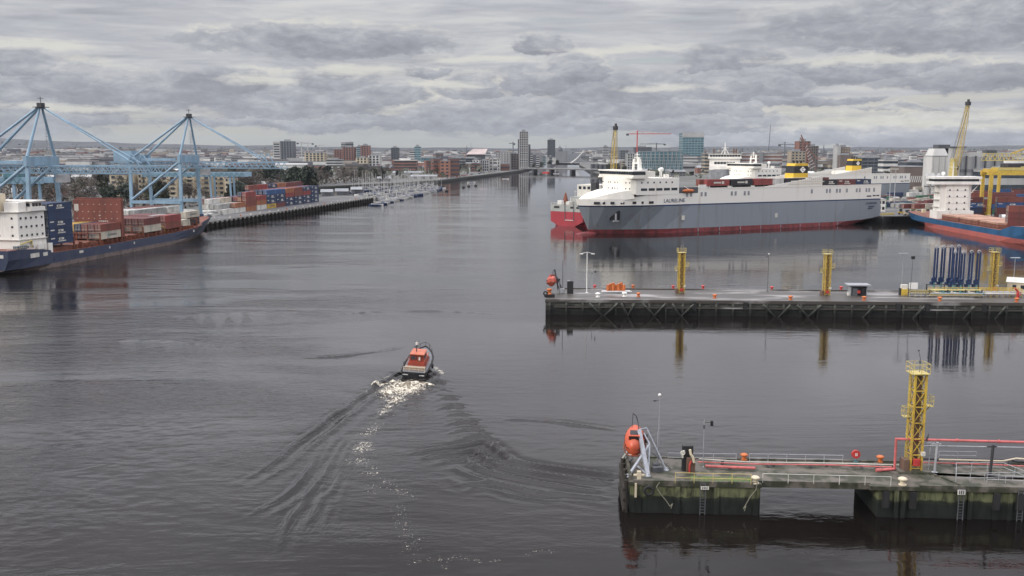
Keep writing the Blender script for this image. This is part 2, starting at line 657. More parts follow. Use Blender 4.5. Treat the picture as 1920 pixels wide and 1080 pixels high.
def make_water():
    def axis(segs):
        out = []
        for a, b_, st in segs:
            n = max(1, int(round((b_ - a) / st)))
            out += [a + (b_ - a) * i / n for i in range(n)]
        out.append(segs[-1][1])
        return np.array(out)
    xs = axis([(-9000, -600, 600), (-600, -120, 24), (-120, -62, 2.0), (-62, 30, 0.30), (30, 70, 1.0), (70, 400, 15), (400, 9000, 500)])
    ys = axis([(-300, 60, 30), (60, 74, 1.2), (74, 172, 0.36), (172, 260, 0.9), (260, 420, 8), (420, 1700, 32), (1700, 9600, 500)])
    X, Y = np.meshgrid(xs, ys)
    Z = np.zeros(X.shape)
    foam = np.zeros(X.shape)

    def P(lst):
        return smooth([tuple(G(a, b_)[:2]) for a, b_ in lst])
    inner = (X > -75) & (X < 35) & (Y > 62) & (Y < 255)

    def train(lst, amp, lam, wd, side=0, fade=(0.12, 0.75), ph=0.0):
        pts = P(lst)
        d, sg, run = polyline_dist(X, Y, pts)
        dd = d * (sg if side == 0 else side * sg)
        env = np.exp(-(d / wd) ** 2)
        if side:
            env = np.where(dd < 0, np.exp(-(d / (lam * 0.40)) ** 2), env)
        tap = np.clip(run / max(fade[0], 1e-3), 0, 1) * np.clip((1 - run) / max(1 - fade[1], 1e-3), 0, 1)
        wob = np.clip(0.95 + 1.1 * vnoise(X, Y, 4.2, int(lst[0][0]) % 97), 0.15, 1.6)
        ang = 2 * PI * dd / lam + ph + 1.6 * vnoise(X, Y, 6.5, 31)
        return np.where(inner, 1.5 * amp * (np.cos(ang) + 0.28 * np.cos(2 * ang)) * env * tap * wob, 0)
    # diverging waves on the left of the boat: a crisp leading crest with followers inside it
    Z += train([(750, 697), (700, 729), (640, 770), (590, 804), (540, 846), (500, 878), (430, 915)], 0.19, 2.3, 3.0, 1, (0.02, 0.6))
    Z += train([(592, 862), (575, 890), (548, 922), (505, 948), (455, 975)], 0.13, 2.0, 2.4, 1, (0.15, 0.6))
    Z += train([(596, 912), (572, 938), (548, 968), (532, 1000), (520, 1040)], 0.11, 1.8, 2.2, 1, (0.15, 0.6))
    Z += train([(650, 820), (622, 868), (600, 930), (580, 1010)], 0.04, 1.2, 2.4, 0)
    # right arm: dashes stepping down its edge, then even crests running out to the jetty
    for k in range(13):
        f = k / 12
        ex, ey = np.interp(f, [0, .35, .6, 1], [818, 868, 905, 962]), np.interp(f, [0, .35, .6, 1], [702, 765, 808, 862])
        w_ = 26 + 70 * f
        Z += train([(ex + 6, ey + 2), (ex - w_ * .35, ey - 4 + 4 * f), (ex - w_, ey + 5 + 8 * f)], 0.15 + 0.04 * math.sin(k * 2.3), 1.5 + .8 * f, 0.8 + .5 * f, 0, (0.05, 0.4))
    Z += train([(765, 852), (830, 840), (880, 834), (912, 824), (955, 860), (1010, 873), (1080, 882), (1162, 894)], 0.20, 2.6, 6.5, -1, (0.12, 0.97))
    Z += train([(850, 912), (905, 903), (950, 908), (1000, 924), (1070, 925), (1150, 935)], 0.08, 1.9, 3.0, -1, (0.12, 0.9))
    # thin tide lines on the flat water
    for lst in ([(330, 592), (420, 588), (500, 586), (560, 585)], [(620, 590), (700, 585), (800, 583), (880, 586), (935, 590)], [(190, 640), (280, 637), (360, 643), (440, 652)],
                [(560, 672), (640, 668), (700, 660), (760, 651)], [(940, 786), (1010, 788), (1080, 797), (1160, 806)]):
        Z += train(lst, 0.09, 2.2, 1.1, 0, (0.1, 0.9))
    Z = np.where(inner, Z, 0)
    # broken water: bow waves and the churned patch astern
    def blob(px, py, rx, ry):
        c = G(px, py)
        return np.exp(-(((X - c[0]) / rx) ** 2 + ((Y - c[1]) / ry) ** 2))
    st = np.maximum.reduce([blob(757, 729, 4.5, 7.0) * 0.95, blob(778, 727, 2.6, 5.0) * 0.9, blob(728, 736, 2.5, 5.0) * 0.88, blob(742, 752, 2.6, 5.0) * 0.8, blob(722, 772, 1.8, 4.5) * 0.66])
    lead = np.exp(-((np.hypot((X - G(757, 722)[0]) / 1.15, Y - G(757, 740)[1]) - 6.2) / 0.55) ** 2) * (Y > G(757, 738)[1]) * (np.abs(X - G(757, 722)[0]) < 5)
    st = np.maximum(st, lead * 0.95)
    foam = np.maximum(foam, st)
    tr = smooth([tuple(G(a, b_)[:2]) for a, b_ in [(745, 745), (722, 775), (690, 805), (675, 838), (682, 872), (700, 900), (735, 920)]])
    d, sg, run = polyline_dist(X, Y, tr)
    foam = np.maximum(foam, np.exp(-(d / (1.1 + 2.6 * run)) ** 2) * (0.70 - 0.16 * run) * (0.75 + 0.9 * vnoise(X, Y, 2.2, 77)))
    for lst, w_, a_ in (([(728, 905), (752, 925), (770, 935)], 1.3, 0.5), ([(745, 950), (752, 985), (775, 1005), (768, 1035)], 2.2, 0.44), ([(776, 1058), (800, 1046), (828, 1052)], 1.4, 0.45), ([(836, 1062), (850, 1040), (878, 1050), (930, 1052)], 1.0, 0.46), ([(700, 800), (655, 825), (640, 870)], 2.6, 0.36),
                        ([(985, 1040), (1010, 1030), (1040, 1035)], 0.6, 0.5), ([(1160, 1000), (1240, 985), (1330, 1000), (1420, 990)], 1.2, 0.36),
                        ([(815, 688), (830, 700)], 0.8, 0.8), ([(748, 697), (715, 712)], 0.6, 0.7), ([(716, 715), (660, 757)], 0.35, 0.5)):
        d, sg, run = polyline_dist(X, Y, P(lst))
        foam = np.maximum(foam, np.exp(-(d / w_) ** 2) * a_)
    foam = np.where(inner, foam, 0)
    Z += np.where(inner, st * 0.5 * (vnoise(X, Y, 0.9, 5) + 0.6 * vnoise(X, Y, 0.5, 6)) + st * 0.25 + lead * 0.3, 0)
    # small chop, stronger on the open (left) side
    k = np.where(inner, np.clip((X + 10) / -45, 0.25, 1.0), 0) * np.clip((200 - Y) / 90, 0, 1)
    Z += k * 0.075 * (vnoise(X * 0.75 + Y * 0.35, Y * 1.5 - X * 0.3, 0.95, 9) + 0.7 * vnoise(X + Y * 0.5, Y * 2, 1.7, 10))
    ny, nx = X.shape
    me = D2.meshes.new('water')
    co_ = np.stack([X.ravel(), Y.ravel(), Z.ravel()], 1).astype(np.float32)
    i = np.arange((ny - 1) * nx).reshape(ny - 1, nx)[:, :-1].ravel()
    F = np.stack([i, i + 1, i + nx + 1, i + nx], 1).astype(np.int32)
    me.vertices.add(len(co_))
    me.vertices.foreach_set('co', co_.ravel())
    me.loops.add(F.size)
    me.loops.foreach_set('vertex_index', F.ravel())
    me.polygons.add(len(F))
    me.polygons.foreach_set('loop_start', np.arange(0, F.size, 4, dtype=np.int32))
    me.polygons.foreach_set('use_smooth', np.ones(len(F), dtype=bool))
    at = me.attributes.new('foam', 'FLOAT', 'POINT')
    at.data.foreach_set('value', foam.ravel().astype(np.float32))
    me.update(calc_edges=True)
    me.validate()
    m = D2.materials.new('river_water')
    m.use_nodes = True
    nt = m.node_tree
    b = NB(nt)
    p = nt.nodes['Principled BSDF']
    tc = b.n('ShaderNodeTexCoord')
    ob = tc.outputs['Object']
    sep = b.n('ShaderNodeSeparateXYZ')
    nt.links.new(ob, sep.inputs[0])
    fa = b.n('ShaderNodeAttribute', attribute_name='foam')
    fn = b.noise(b.vmath('MULTIPLY', ob, (1.0, 0.8, 1.0)), 2.6, 6, 0.7, 0.9)
    lace = b.noise(b.vmath('MULTIPLY', ob, (1.0, 0.7, 1.0)), 0.85, 3, 0.6, 1.6)
    lace = b.math('SUBTRACT', 1.0, b.math('MULTIPLY', b.math('ABSOLUTE', b.math('SUBTRACT', lace, 0.5)), 9.0), clamp=True)
    fv = b.math('ADD', b.math('MULTIPLY', fa.outputs['Fac'], 0.72), b.math('ADD', b.math('MULTIPLY', lace, 0.38), b.math('MULTIPLY', b.math('SUBTRACT', fn, 0.5), 1.1)))
    ff = b.math('MULTIPLY', b.mr(fv, 0.66, 0.98), b.mr(fa.outputs['Fac'], 0.08, 0.3))
    silt = b.noise(b.vmath('MULTIPLY', ob, (1, 0.5, 1)), 0.02, 4, 0.6, 0.6)
    base = b.mix(b.mr(silt, 0.35, 0.65), (0.006, 0.005, 0.0045), (0.010, 0.008, 0.007))
    churn = b.mix(b.mr(fa.outputs['Fac'], 0.6, 1.0), base, (0.17, 0.135, 0.085))
    nt.links.new(b.mix(ff, churn, (0.64, 0.60, 0.49)), p.inputs['Base Color'])
    nt.links.new(b.math('ADD', b.math('MULTIPLY', ff, 0.6), 0.03), p.inputs['Roughness'])
    p.inputs['IOR'].default_value = 1.333
    # ripples: wavelets lying across the view, patchy with the wind
    r1 = b.noise(b.vmath('MULTIPLY', ob, (0.16, 0.42, 1)), 1.0, 3, 0.5, 0.4)
    r2 = b.noise(b.vmath('MULTIPLY', ob, (0.7, 1.6, 1)), 1.0, 3, 0.55, 0.6)
    r3 = b.noise(b.vmath('MULTIPLY', ob, (2.2, 4.0, 1)), 1.0, 2, 0.5, 0.3)
    gust = b.noise(b.vmath('MULTIPLY', ob, (0.010, 0.030, 1)), 1.0, 5, 0.6, 0.8)
    lee = b.mr(sep.outputs[0], 25.0, -60.0, 0.20, 1.0)
    wind = b.math('MULTIPLY', b.mr(gust, 0.38, 0.62, 0.3, 1.45), lee)
    near = b.mr(sep.outputs[1], 900, 150, 0.25, 1.0)
    hgt = b.math('ADD', b.math('ADD', b.math('MULTIPLY', r1, 0.42), b.math('MULTIPLY', r2, 0.19)), b.math('MULTIPLY', r3, 0.085))
    hgt = b.math('MULTIPLY', hgt, b.math('MULTIPLY', wind, near))
    bp = b.n('ShaderNodeBump')
    bp.inputs['Strength'].default_value = 1.0
    bp.inputs['Distance'].default_value = 0.34
    nt.links.new(hgt, bp.inputs['Height'])
    nt.links.new(bp.outputs[0], p.inputs['Normal'])
    me.materials.append(m)
    o = D2.objects.new('water', me)
    COL.objects.link(o)
    tag(o, 'brown grey river water with the wake of the pilot boat', None, None, 'structure')


make_water()

# ---- frames: the left quay runs along LQ; ferries lie along FE
LQ0 = Vector((-141.3, 453.7, 0))
LQD = Vector((0.18, 0.9837, 0)).normalized()
LQN = Vector((LQD.y, -LQD.x, 0))            # towards the river
FO = Vector((33.1, 409.7, 0))
FE = Vector((0.8988, 0.4384, 0))
FN = Vector((-0.4384, 0.8988, 0))
FANG = math.atan2(FE.y, FE.x)


def W_(s, n):
    p = FO + FE * s + FN * n
    return (p.x, p.y)


def LQP(Y, off=0.0):
    """point at depth Y on the quay edge, off metres inland"""
    t = (Y - LQ0.y) / LQD.y
    p = LQ0 + LQD * t - LQN * off
    return (p.x, p.y)


M['quaywall'] = mat_bands('quaywall', [(-9, (0.012, 0.014, 0.012)), (1.2, (0.03, 0.032, 0.028)), (2.6, (0.11, 0.105, 0.095))], 0.85, 0.4, 0.4)
M['soil'] = mat('soil', (0.10, 0.10, 0.085), 0.9, var=0.4, scale=0.012, col2=(0.055, 0.065, 0.04), detail=8)
M['urban'] = mat('urban', (0.13, 0.13, 0.125), 0.9, var=0.3, scale=0.02, col2=(0.07, 0.075, 0.06), detail=8)

LAND_Z = 3.5
lp = [(-4200, 180), (LQP(180)[0], 180), LQP(692.5)] + [(-118, 706), (-150, 730), (-196, 770), (-176, 900), (-112, 1010), (-82, 1085), (-52, 1260), (-17, 1449), (14, 1640), (38, 1900), (70, 2300), (95, 2700), (-4200, 2700)]
g_ = MB().prism(lp, -6, LAND_Z, 0, 1)
o = g_.build('left_bank', [M['quaywall'], M['urban']])
tag(o, None, None, None, 'structure')
rp = [(4200, 180), (221, 180), (221, 340), (226, 470), (219, 490), (196, 492), W_(171, 0), W_(171, 30), W_(110, 30), W_(110, 96), W_(66, 98), W_(66, 154), W_(375, 154), W_(375, 192), W_(185, 192),
      (112, 770), (196, 770), (226, 965), (186, 970), (158, 802), (113, 802), (122, 1000), (126, 1500), (134, 1700), (160, 2300), (190, 2700), (4200, 2700)]
g_ = MB().prism(rp[::1], -6, LAND_Z, 0, 1)
o = g_.build('right_bank', [M['quaywall'], M['urban']])
tag(o, None, None, None, 'structure')
# aprons of concrete on the quays, 4 mm sheets
ap = [LQP(190, 0.6), LQP(691.5, 0.6), LQP(691.5, 26), LQP(655, 40), LQP(450, 44), LQP(190, 44)]
o = MB().prism(ap, LAND_Z + 0.002, LAND_Z + 0.02).build('apron', M['apron'])
tag(o, None, None, None, 'structure')
ap = [(222, 190), (222, 340), (227, 470), (220, 489), W_(172.5, 0), W_(172.5, 60), W_(330, 60), (520, 560), (520, 190)]
o = MB().prism(ap, LAND_Z + 0.002, LAND_Z + 0.02).build('apron', M['apron'])
tag(o, None, None, None, 'structure')
rd = [LQP(560, 70), LQP(690, 34), (-205, 760), (-150, 1030), (-60, 1300), (-75, 1300), (-170, 1030), (-225, 760), LQP(690, 46), LQP(560, 84)]
o = MB().prism(rd, LAND_Z + 0.024, LAND_Z + 0.03).build('road', M['asphalt'])
tag(o, None, None, None, 'structure')


# ---- rising country behind the city
def make_hills():
    xs = np.linspace(-7000, 7000, 140)
    ys = np.concatenate([np.linspace(2650, 5000, 36), np.linspace(5080, 9300, 50)])
    X, Y = np.meshgrid(xs, ys)
    az = X / Y
    px = 960 + 1800 * az
    top = np.interp(px, [-600, 0, 100, 180, 260, 360, 440, 520, 620, 700, 960, 1250, 1400, 1650, 1800, 1920, 2500],
                    [255, 258, 262, 268, 272, 272.5, 274, 272, 275, 277, 278.5, 276.5, 275.5, 277, 274.5, 275, 273])
    hz = H + (282 - top) / 1800 * 8000
    r = np.clip((Y - 2700) / 5300, 0, 1)
    Z = 3.2 + (hz - 3.2) * r ** 1.7
    Z += vnoise(X, Y, 420, 3) * 22 * r + vnoise(X, Y, 160, 4) * 8 * r
    river = np.exp(-((X - 130 - (Y - 2650) * 0.05) / 120) ** 2)
    Z = np.where(Y > 8000, Z - (Y - 8000) * 0.02, Z)
    ny, nx = X.shape
    me = D2.meshes.new('hills')
    vs = list(zip(X.ravel().tolist(), Y.ravel().tolist(), Z.ravel().tolist()))
    fs = [(j * nx + i, j * nx + i + 1, (j + 1) * nx + i + 1, (j + 1) * nx + i) for j in range(ny - 1) for i in range(nx - 1)]
    me.from_pydata(vs, [], fs)
    me.polygons.foreach_set('use_smooth', [True] * len(me.polygons))
    m = mat('hillside', (0.045, 0.048, 0.052), 0.95, scale=0.0035, col2=(0.022, 0.027, 0.028), detail=10, stretch=(1, 1.0, 1), lo=0.42, hi=0.56)
    me.materials.append(m)
    o = D2.objects.new('hills', me)
    COL.objects.link(o)
    tag(o, None, None, None, 'structure')
    return lambda x, y: float(np.interp(0, [0], [0]))


make_hills()


def hill_z(x, y):
    if y < 2700:
        return LAND_Z
    px = 960 + 1800 * x / y
    top = float(np.interp(px, [-600, 0, 100, 180, 260, 360, 440, 520, 620, 700, 960, 1250, 1400, 1650, 1800, 1920, 2500],
                          [255, 258, 262, 268, 272, 272.5, 274, 272, 275, 277, 278.5, 276.5, 275.5, 277, 274.5, 275, 273]))
    hz = H + (282 - top) / 1800 * 8000
    r = min(1, max(0, (y - 2700) / 5300))
    return 3.2 + (hz - 3.2) * r ** 1.7
# ================================================================ the two oil jetties
JZ = 3.3
M['jettywall'] = mat_bands('jettywall', [(-9, (0.007, 0.010, 0.008)), (0.35, (0.008, 0.013, 0.009)), (1.45, (0.018, 0.024, 0.013)), (1.8, (0.135, 0.145, 0.070)), (2.9, (0.185, 0.18, 0.12))], 0.85, 0.8, 0.26, 0.80, 1.4)
M['farwall'] = mat_bands('farwall', [(-9, (0.009, 0.010, 0.009)), (1.0, (0.030, 0.034, 0.028)), (2.1, (0.095, 0.10, 0.085))], 0.85, 0.5, 0.3, 0.4, 0.7)
M['neardeck'] = mat('neardeck', (0.115, 0.102, 0.083), 0.7, scale=0.55, col2=(0.030, 0.034, 0.018), detail=11, lo=0.40, hi=0.58)
M['fardeck'] = mat('fardeck', (0.27, 0.26, 0.25), 0.45, scale=0.13, col2=(0.060, 0.054, 0.047), detail=10, stretch=(0.4, 1.5, 1), lo=0.36, hi=0.50)
M['moss'] = mat('moss', (0.075, 0.125, 0.030), 0.95, scale=1.5, col2=(0.10, 0.095, 0.05), bump=0.02)
M['timber'] = mat('timber', (0.035, 0.03, 0.024), 0.9, var=0.5, scale=1.5, stretch=(1, 1, 0.2))
M['rope'] = mat('rope', (0.22, 0.21, 0.16), 0.9, var=0.3, scale=3)
M['boom_dark'] = mat('boom_dark', (0.035, 0.035, 0.04), 0.6, var=0.3)
JO = G(1182, 903, JZ)
JANG = -math.radians(3.3)
JU = Vector((math.cos(JANG), math.sin(JANG), 0))
JV = Vector((-math.sin(JANG), math.cos(JANG), 0))


def J(u, v, z=0.0):
    return JO + JU * u + JV * v + Vector((0, 0, z))     # z above the deck


def Jl(px, py, z=0.0):
    """deck position -> jetty coordinates (u, v)"""
    p = G(px, py, JZ + z) - JO
    return p.dot(JU), p.dot(JV)


def near_jetty():
    t = thing('jetty', 'mossy concrete oil jetty standing nearest, with a gap bridged by a thin deck', 'jetty', JO, JANG)
    dz = -JZ
    u1, u2 = Jl(1428, 907)[0], Jl(1634, 915)[0]
    L = 62.0
    DP = 8.0
    b = MB()
    b.box(0.0, u1 - 0.1, 0.12, DP - 0.2, dz - 4, -0.40)
    for k in range(4):
        x = 0.6 + k * (u1 - 1.4) / 3
        b.box(x, x + 0.5, 0.0, 0.2, dz - 4, -0.45)
    b.build('caisson', M['jettywall'], t)
    b = MB().box(u2 + 0.9, L, 0.3, DP - 0.2, dz - 4, -0.40)
    for x in (u2 + 2.5, u2 + 3.2, u2 + 9.0, u2 + 9.7, u2 + 12.2, u2 + 13.6, u2 + 17, u2 + 21):
        b.box(x, x + 0.42, 0.1, 0.4, dz - 4, -0.45)
    b.build('caisson', M['jettywall'], t)
    b = MB().box(-0.12, u1, -0.05, DP, -0.40, 0.0)
    b.box(u1, u2, 0.55, DP - 0.3, -0.52, -0.02)
    b.box(u2, L, 0.0, DP, -0.40, 0.0)
    b.build('deck', M['neardeck'], t)
    b = MB()
    b.box(0.3, u1 - 0.4, -0.02, 0.24, 0.0, 0.16)
    b.box(-0.1, 0.16, 0.3, DP - 0.1, 0.0, 0.55)
    b.box(u1 - 0.2, u2 + 0.2, 0.57, 0.72, -0.015, 0.13)
    b.box(u2 + 4.9, L, 0.03, 0.28, 0.0, 0.17)
    b.box(1.4, L, DP - 0.35, DP - 0.05, 0.0, 0.14)
    b.build('kerb', M['neardeck'], t)
    b = MB()
    for k in range(7):
        v = 0.2 + k * 1.15
        b.tube((-0.36 - 0.05 * (k % 2), v, dz - 4), (-0.40, v, 0.1 + 0.35 * ((k * 7) % 3) / 2), 0.2, 8)
    for k in range(3):
        b.box(-0.75, -0.56, 0.0, DP, -1.0 - k * 1.1, -0.72 - k * 1.1)
    b.build('timber_fender', M['timber'], t)
    # moss growing on the deck beside the front railing
    rnd = random.Random(3)
    b = MB()
    for k in range(420):
        u, v = rnd.uniform(6.2, 12.1), rnd.uniform(0.3, 1.9)
        if rnd.random() > 1.15 - abs(v - 0.9) * 0.5:
            continue
        r = rnd.uniform(0.06, 0.22)
        b.ellipsoid((u, v, 0.0), (r * 1.6, r, r * 0.35), 6, 4)
    o = b.build('moss', M['moss'], t)
    # raised plinths on the right
    ut, vt = Jl(1712, 884)
    b = MB().box(ut - 1.7, ut + 1.6, vt - 0.9, vt + 1.5, 0.0, 0.22)
    b.prism([(ut + 1.7, vt - 0.6), (ut + 3.3, -0.0 + 0.3), (L, 0.3), (L, 3.1), (ut + 1.7, 3.4)], 0.0, 0.12)
    b.build('plinth', M['neardeck'], t)
    # recessed ladder and its frame
    for px in (1320, 1797, 1905):
        u = Jl(px, 910)[0]
        b = MB()
        for s in (-0.25, 0.25):
            b.box(u + s - 0.04, u + s + 0.04, -0.12, -0.05, dz - 0.5, 0.05)
        for k in range(11):
            b.box(u - 0.22, u + 0.22, -0.11, -0.06, dz + 0.2 + k * 0.3, dz + 0.25 + k * 0.3)
        b.build('ladder', M['darkgrey'], t)
    # white vertical fender post at the corner
    u = Jl(1184, 905)[0]
    MB().box(u + 0.35, u + 0.55, -0.16, -0.04, -1.6, -0.12).build('marker_post', M['cream'], t)
    for px, w_, h_ in ((1321, 0.8, 0.34), (1790, 0.75, 0.5)):
        u = Jl(px, 905)[0]
        f = MB().box(u - w_ / 2, u + w_ / 2, -0.22, -0.17, -0.62, -0.62 + h_).build('sign_plate', M['offwhite'], t)
        b = MB()
        b.box(u - w_ * .32, u - w_ * .2, -0.235, -0.222, -0.56, -0.66 + h_)
        b.box(u - 0.06, u + 0.06, -0.235, -0.222, -0.56, -0.66 + h_)
        b.box(u + w_ * .2, u + w_ * .32, -0.235, -0.222, -0.56, -0.66 + h_)
        b.build('marks', M['darkgrey'], f)
    # tyre fenders
    for px, py in ((1217, 925),):
        u = Jl(px, 905)[0]
        MB().torus((u, -0.2, -0.85), 0.42, 0.16, 'y', 18, 8).build('tyre_fender', M['rubber'], t, smooth=True)
    for px in (1712, 1908, 1662, 1865):
        u = Jl(px, 912)[0]
        MB().box(u - 0.3, u + 0.3, -0.14, 0.28, -2.2, -0.5).build('fender_pad', M['rubber'], t)
    return t


near_jetty()


def railing(label, pts, h=1.05, m='steelpost', step=1.6, base=0.0, mid=True, group='railings on the near jetty'):
    """pts are jetty (u, v)"""
    a = J(pts[0][0], pts[0][1], base)
    t = thing('railing', label, 'railing', a, 0, group)
    bp, br = MB(), MB()
    for p, q in zip(pts[:-1], pts[1:]):
        P0, Q0 = J(p[0], p[1], base), J(q[0], q[1], base)
        n = max(1, int((Q0 - P0).length / step))
        for k in range(n + 1):
            c = P0.lerp(Q0, k / n)
            o = MB().tube(c, c + Vector((0, 0, h)), 0.03, 6).build('post', M[m], t, world=True)
        for z in ((h, h * 0.5) if mid else (h,)):
            br.tube(P0 + Vector((0, 0, z)), Q0 + Vector((0, 0, z)), 0.028, 6)
    br.build('rail', M[m], t, world=True)
    return t


def JP(px, py, z=0.0):
    return Jl(px, py, z)


railing('pale railing along the front kerb beside the moss of the near jetty', [JP(1266, 905), JP(1408, 908)], m='paleyellow')
railing('low grey railing along the front edge of the thin bridging deck', [JP(1430, 905), JP(1670, 911)], 0.95, 'offwhite', 2.2, mid=False)
railing('grey back railing left of the orange bollard on the near jetty', [JP(1252, 866), JP(1380, 868)], 1.0, step=2.2)
railing('long grey back railing between the two orange bollards', [JP(1405, 866), JP(1580, 869)], 0.9, step=1.9)
railing('square steel railing around the stair at the right front', [JP(1792, 903), JP(1792, 884), JP(1880, 884), JP(1925, 902), JP(1792, 905)], 0.95, 'steelpost', 1.3)
railing('low far railing behind the red pipe on the right', [JP(1760, 861), JP(1830, 862)], 0.9, step=1.5)
railing('steel railing leading off to the right along the front edge', [JP(1850, 907), JP(1990, 913)], 0.95, 'steelpost', 1.5)


def bollard(px, py, m, label, z=JZ, sc=1.0, group='mooring bollards on the near jetty'):
    t = thing('mooring_bollard', label, 'bollard', G(px, py, z), 0.3, group)
    r = 0.22 * sc
    MB().lathe([(r * 1.6, 0), (r * 1.6, 0.06 * sc), (r, 0.10 * sc), (r * 0.92, 0.34 * sc), (r * 0.7, 0.42 * sc)], 14).build('stem', m, t, smooth=False)
    MB().lathe([(r * 0.9, 0.34 * sc), (r * 1.75, 0.46 * sc), (r * 1.85, 0.56 * sc), (r * 1.3, 0.66 * sc), (r * 0.2, 0.70 * sc)], 14).build('cap', m, t, smooth=True)
    return t


bollard(1395, 862, M['orange'], 'orange mushroom bollard between the two back railings of the near jetty', sc=1.05)
bollard(1650, 866, M['orange'], 'orange mushroom bollard behind the red pipe left of the yellow tower', sc=1.05)
bollard(1416, 906, M['cream'], 'cream bollard with a hanging rope at the end of the mossy block', sc=1.1)
bollard(1692, 909, M['cream'], 'cream bollard at the front edge below the yellow tower', sc=1.15)


def lattice_tower(label, loc, rz, hgt=10.2, w=1.15, group='yellow gangway towers', detail=True):
    t = thing('lattice_tower', label, 'tower', loc, rz, group)
    a = w / 2
    cs = [(-a, -a), (a, -a), (a, a), (-a, a)]
    for x, y in cs:
        MB().box(x - 0.09, x + 0.09, y - 0.09, y + 0.09, 0, hgt).build('leg', M['yellow'], t)
    n = 6
    b, br = MB(), MB()
    for k in range(n + 1):
        z = max(0.2, hgt * k / n - 0.06)
        for i in range(4):
            p, q = cs[i], cs[(i + 1) % 4]
            b.beam((p[0], p[1], z), (q[0], q[1], z), 0.10)
            if k < n:
                z2 = hgt * (k + 1) / n
                br.beam((p[0], p[1], z), (q[0], q[1], z2), 0.06)
                br.beam((q[0], q[1], z), (p[0], p[1], z2), 0.06)
    br.add(b.v, b.f)
    br.build('bracing', M['yellow'], t)
    # inner lift column and hoist gear
    MB().box(-0.28, 0.28, -0.2, 0.34, 0.3, hgt - 0.3).build('hoist_column', M['brown'], t)
    # ladder up the left side
    b = MB()
    for s in (-0.2, 0.2):
        b.beam((-a - 0.32, s, 0.4), (-a - 0.32, s, hgt + 0.9), 0.045)
    for k in range(int(hgt / 0.4)):
        b.beam((-a - 0.32, -0.2, 0.5 + k * 0.4), (-a - 0.32, 0.2, 0.5 + k * 0.4), 0.03)
    b.build('ladder', M['paleyellow'], t)
    b = MB().box(-a - 0.42, a + 0.22, -a - 0.25, a + 0.3, hgt, hgt + 0.09)
    pl = b.build('platform', M['paleyellow'], t)

    def rails(x0, x1, y0, y1, z, name='guard_rail'):
        b = MB()
        P = [(x0, y0), (x1, y0), (x1, y1), (x0, y1)]
        for i in range(4):
            p, q = P[i], P[(i + 1) % 4]
            for zz in (0.5, 1.0):
                b.beam((p[0], p[1], z + zz), (q[0], q[1], z + zz), 0.045)
            for f in (0, 0.5):
                x, y = p[0] + (q[0] - p[0]) * f, p[1] + (q[1] - p[1]) * f
                b.beam((x, y, z), (x, y, z + 1.0), 0.045)
        return b.build(name, M['paleyellow'], t)
    rails(-a - 0.42, a + 0.22, -a - 0.25, a + 0.3, hgt + 0.09)
    if detail:
        MB().box(a + 0.1, a + 0.95, -0.45, 0.5, hgt * 0.66, hgt * 0.66 + 0.07).beam((a, 0, hgt * 0.58), (a + 0.85, 0, hgt * 0.66), 0.08).build('platform', M['paleyellow'], t)
        rails(a + 0.1, a + 0.95, -0.45, 0.5, hgt * 0.66 + 0.07)
        MB().box(-a - 0.85, -a - 0.1, -0.4, 0.4, hgt * 0.55, hgt * 0.55 + 0.06).build('platform', M['paleyellow'], t)
        rails(-a - 0.85, -a - 0.1, -0.4, 0.4, hgt * 0.55 + 0.06)
        MB().box(-0.36, 0.3, -a - 0.35, -a - 0.02, 0.55, 1.25).build('red_cabinet', M['red'], t)
        MB().box(0.42, 0.8, -a - 0.3, -a + 0.05, 1.6, 2.0).build('lamp_box', M['offwhite'], t)
        MB().box(-a - 0.75, -a - 0.2, -a - 0.2, a - 0.2, 0.0, 1.15).build('control_cabinet', M['brown'], t)
    MB().path([(0.1, 0.1, hgt + 0.1), (0.1, 0.1, hgt + 1.5), (-0.12, 0.1, hgt + 2.3)], 0.035, 6).ellipsoid((-0.14, 0.1, hgt + 2.4), (0.13, 0.13, 0.1), 8, 6).ellipsoid((0.08, 0.1, hgt + 1.2), (0.12, 0.12, 0.2), 8, 6).build('mast_lamp', M['darkgrey'], t)
    return t


ut, vt = Jl(1712, 882)
near_tower = lattice_tower('tall yellow lattice tower with caged platforms on the nearest jetty', J(ut, vt, 0.22), math.radians(1))


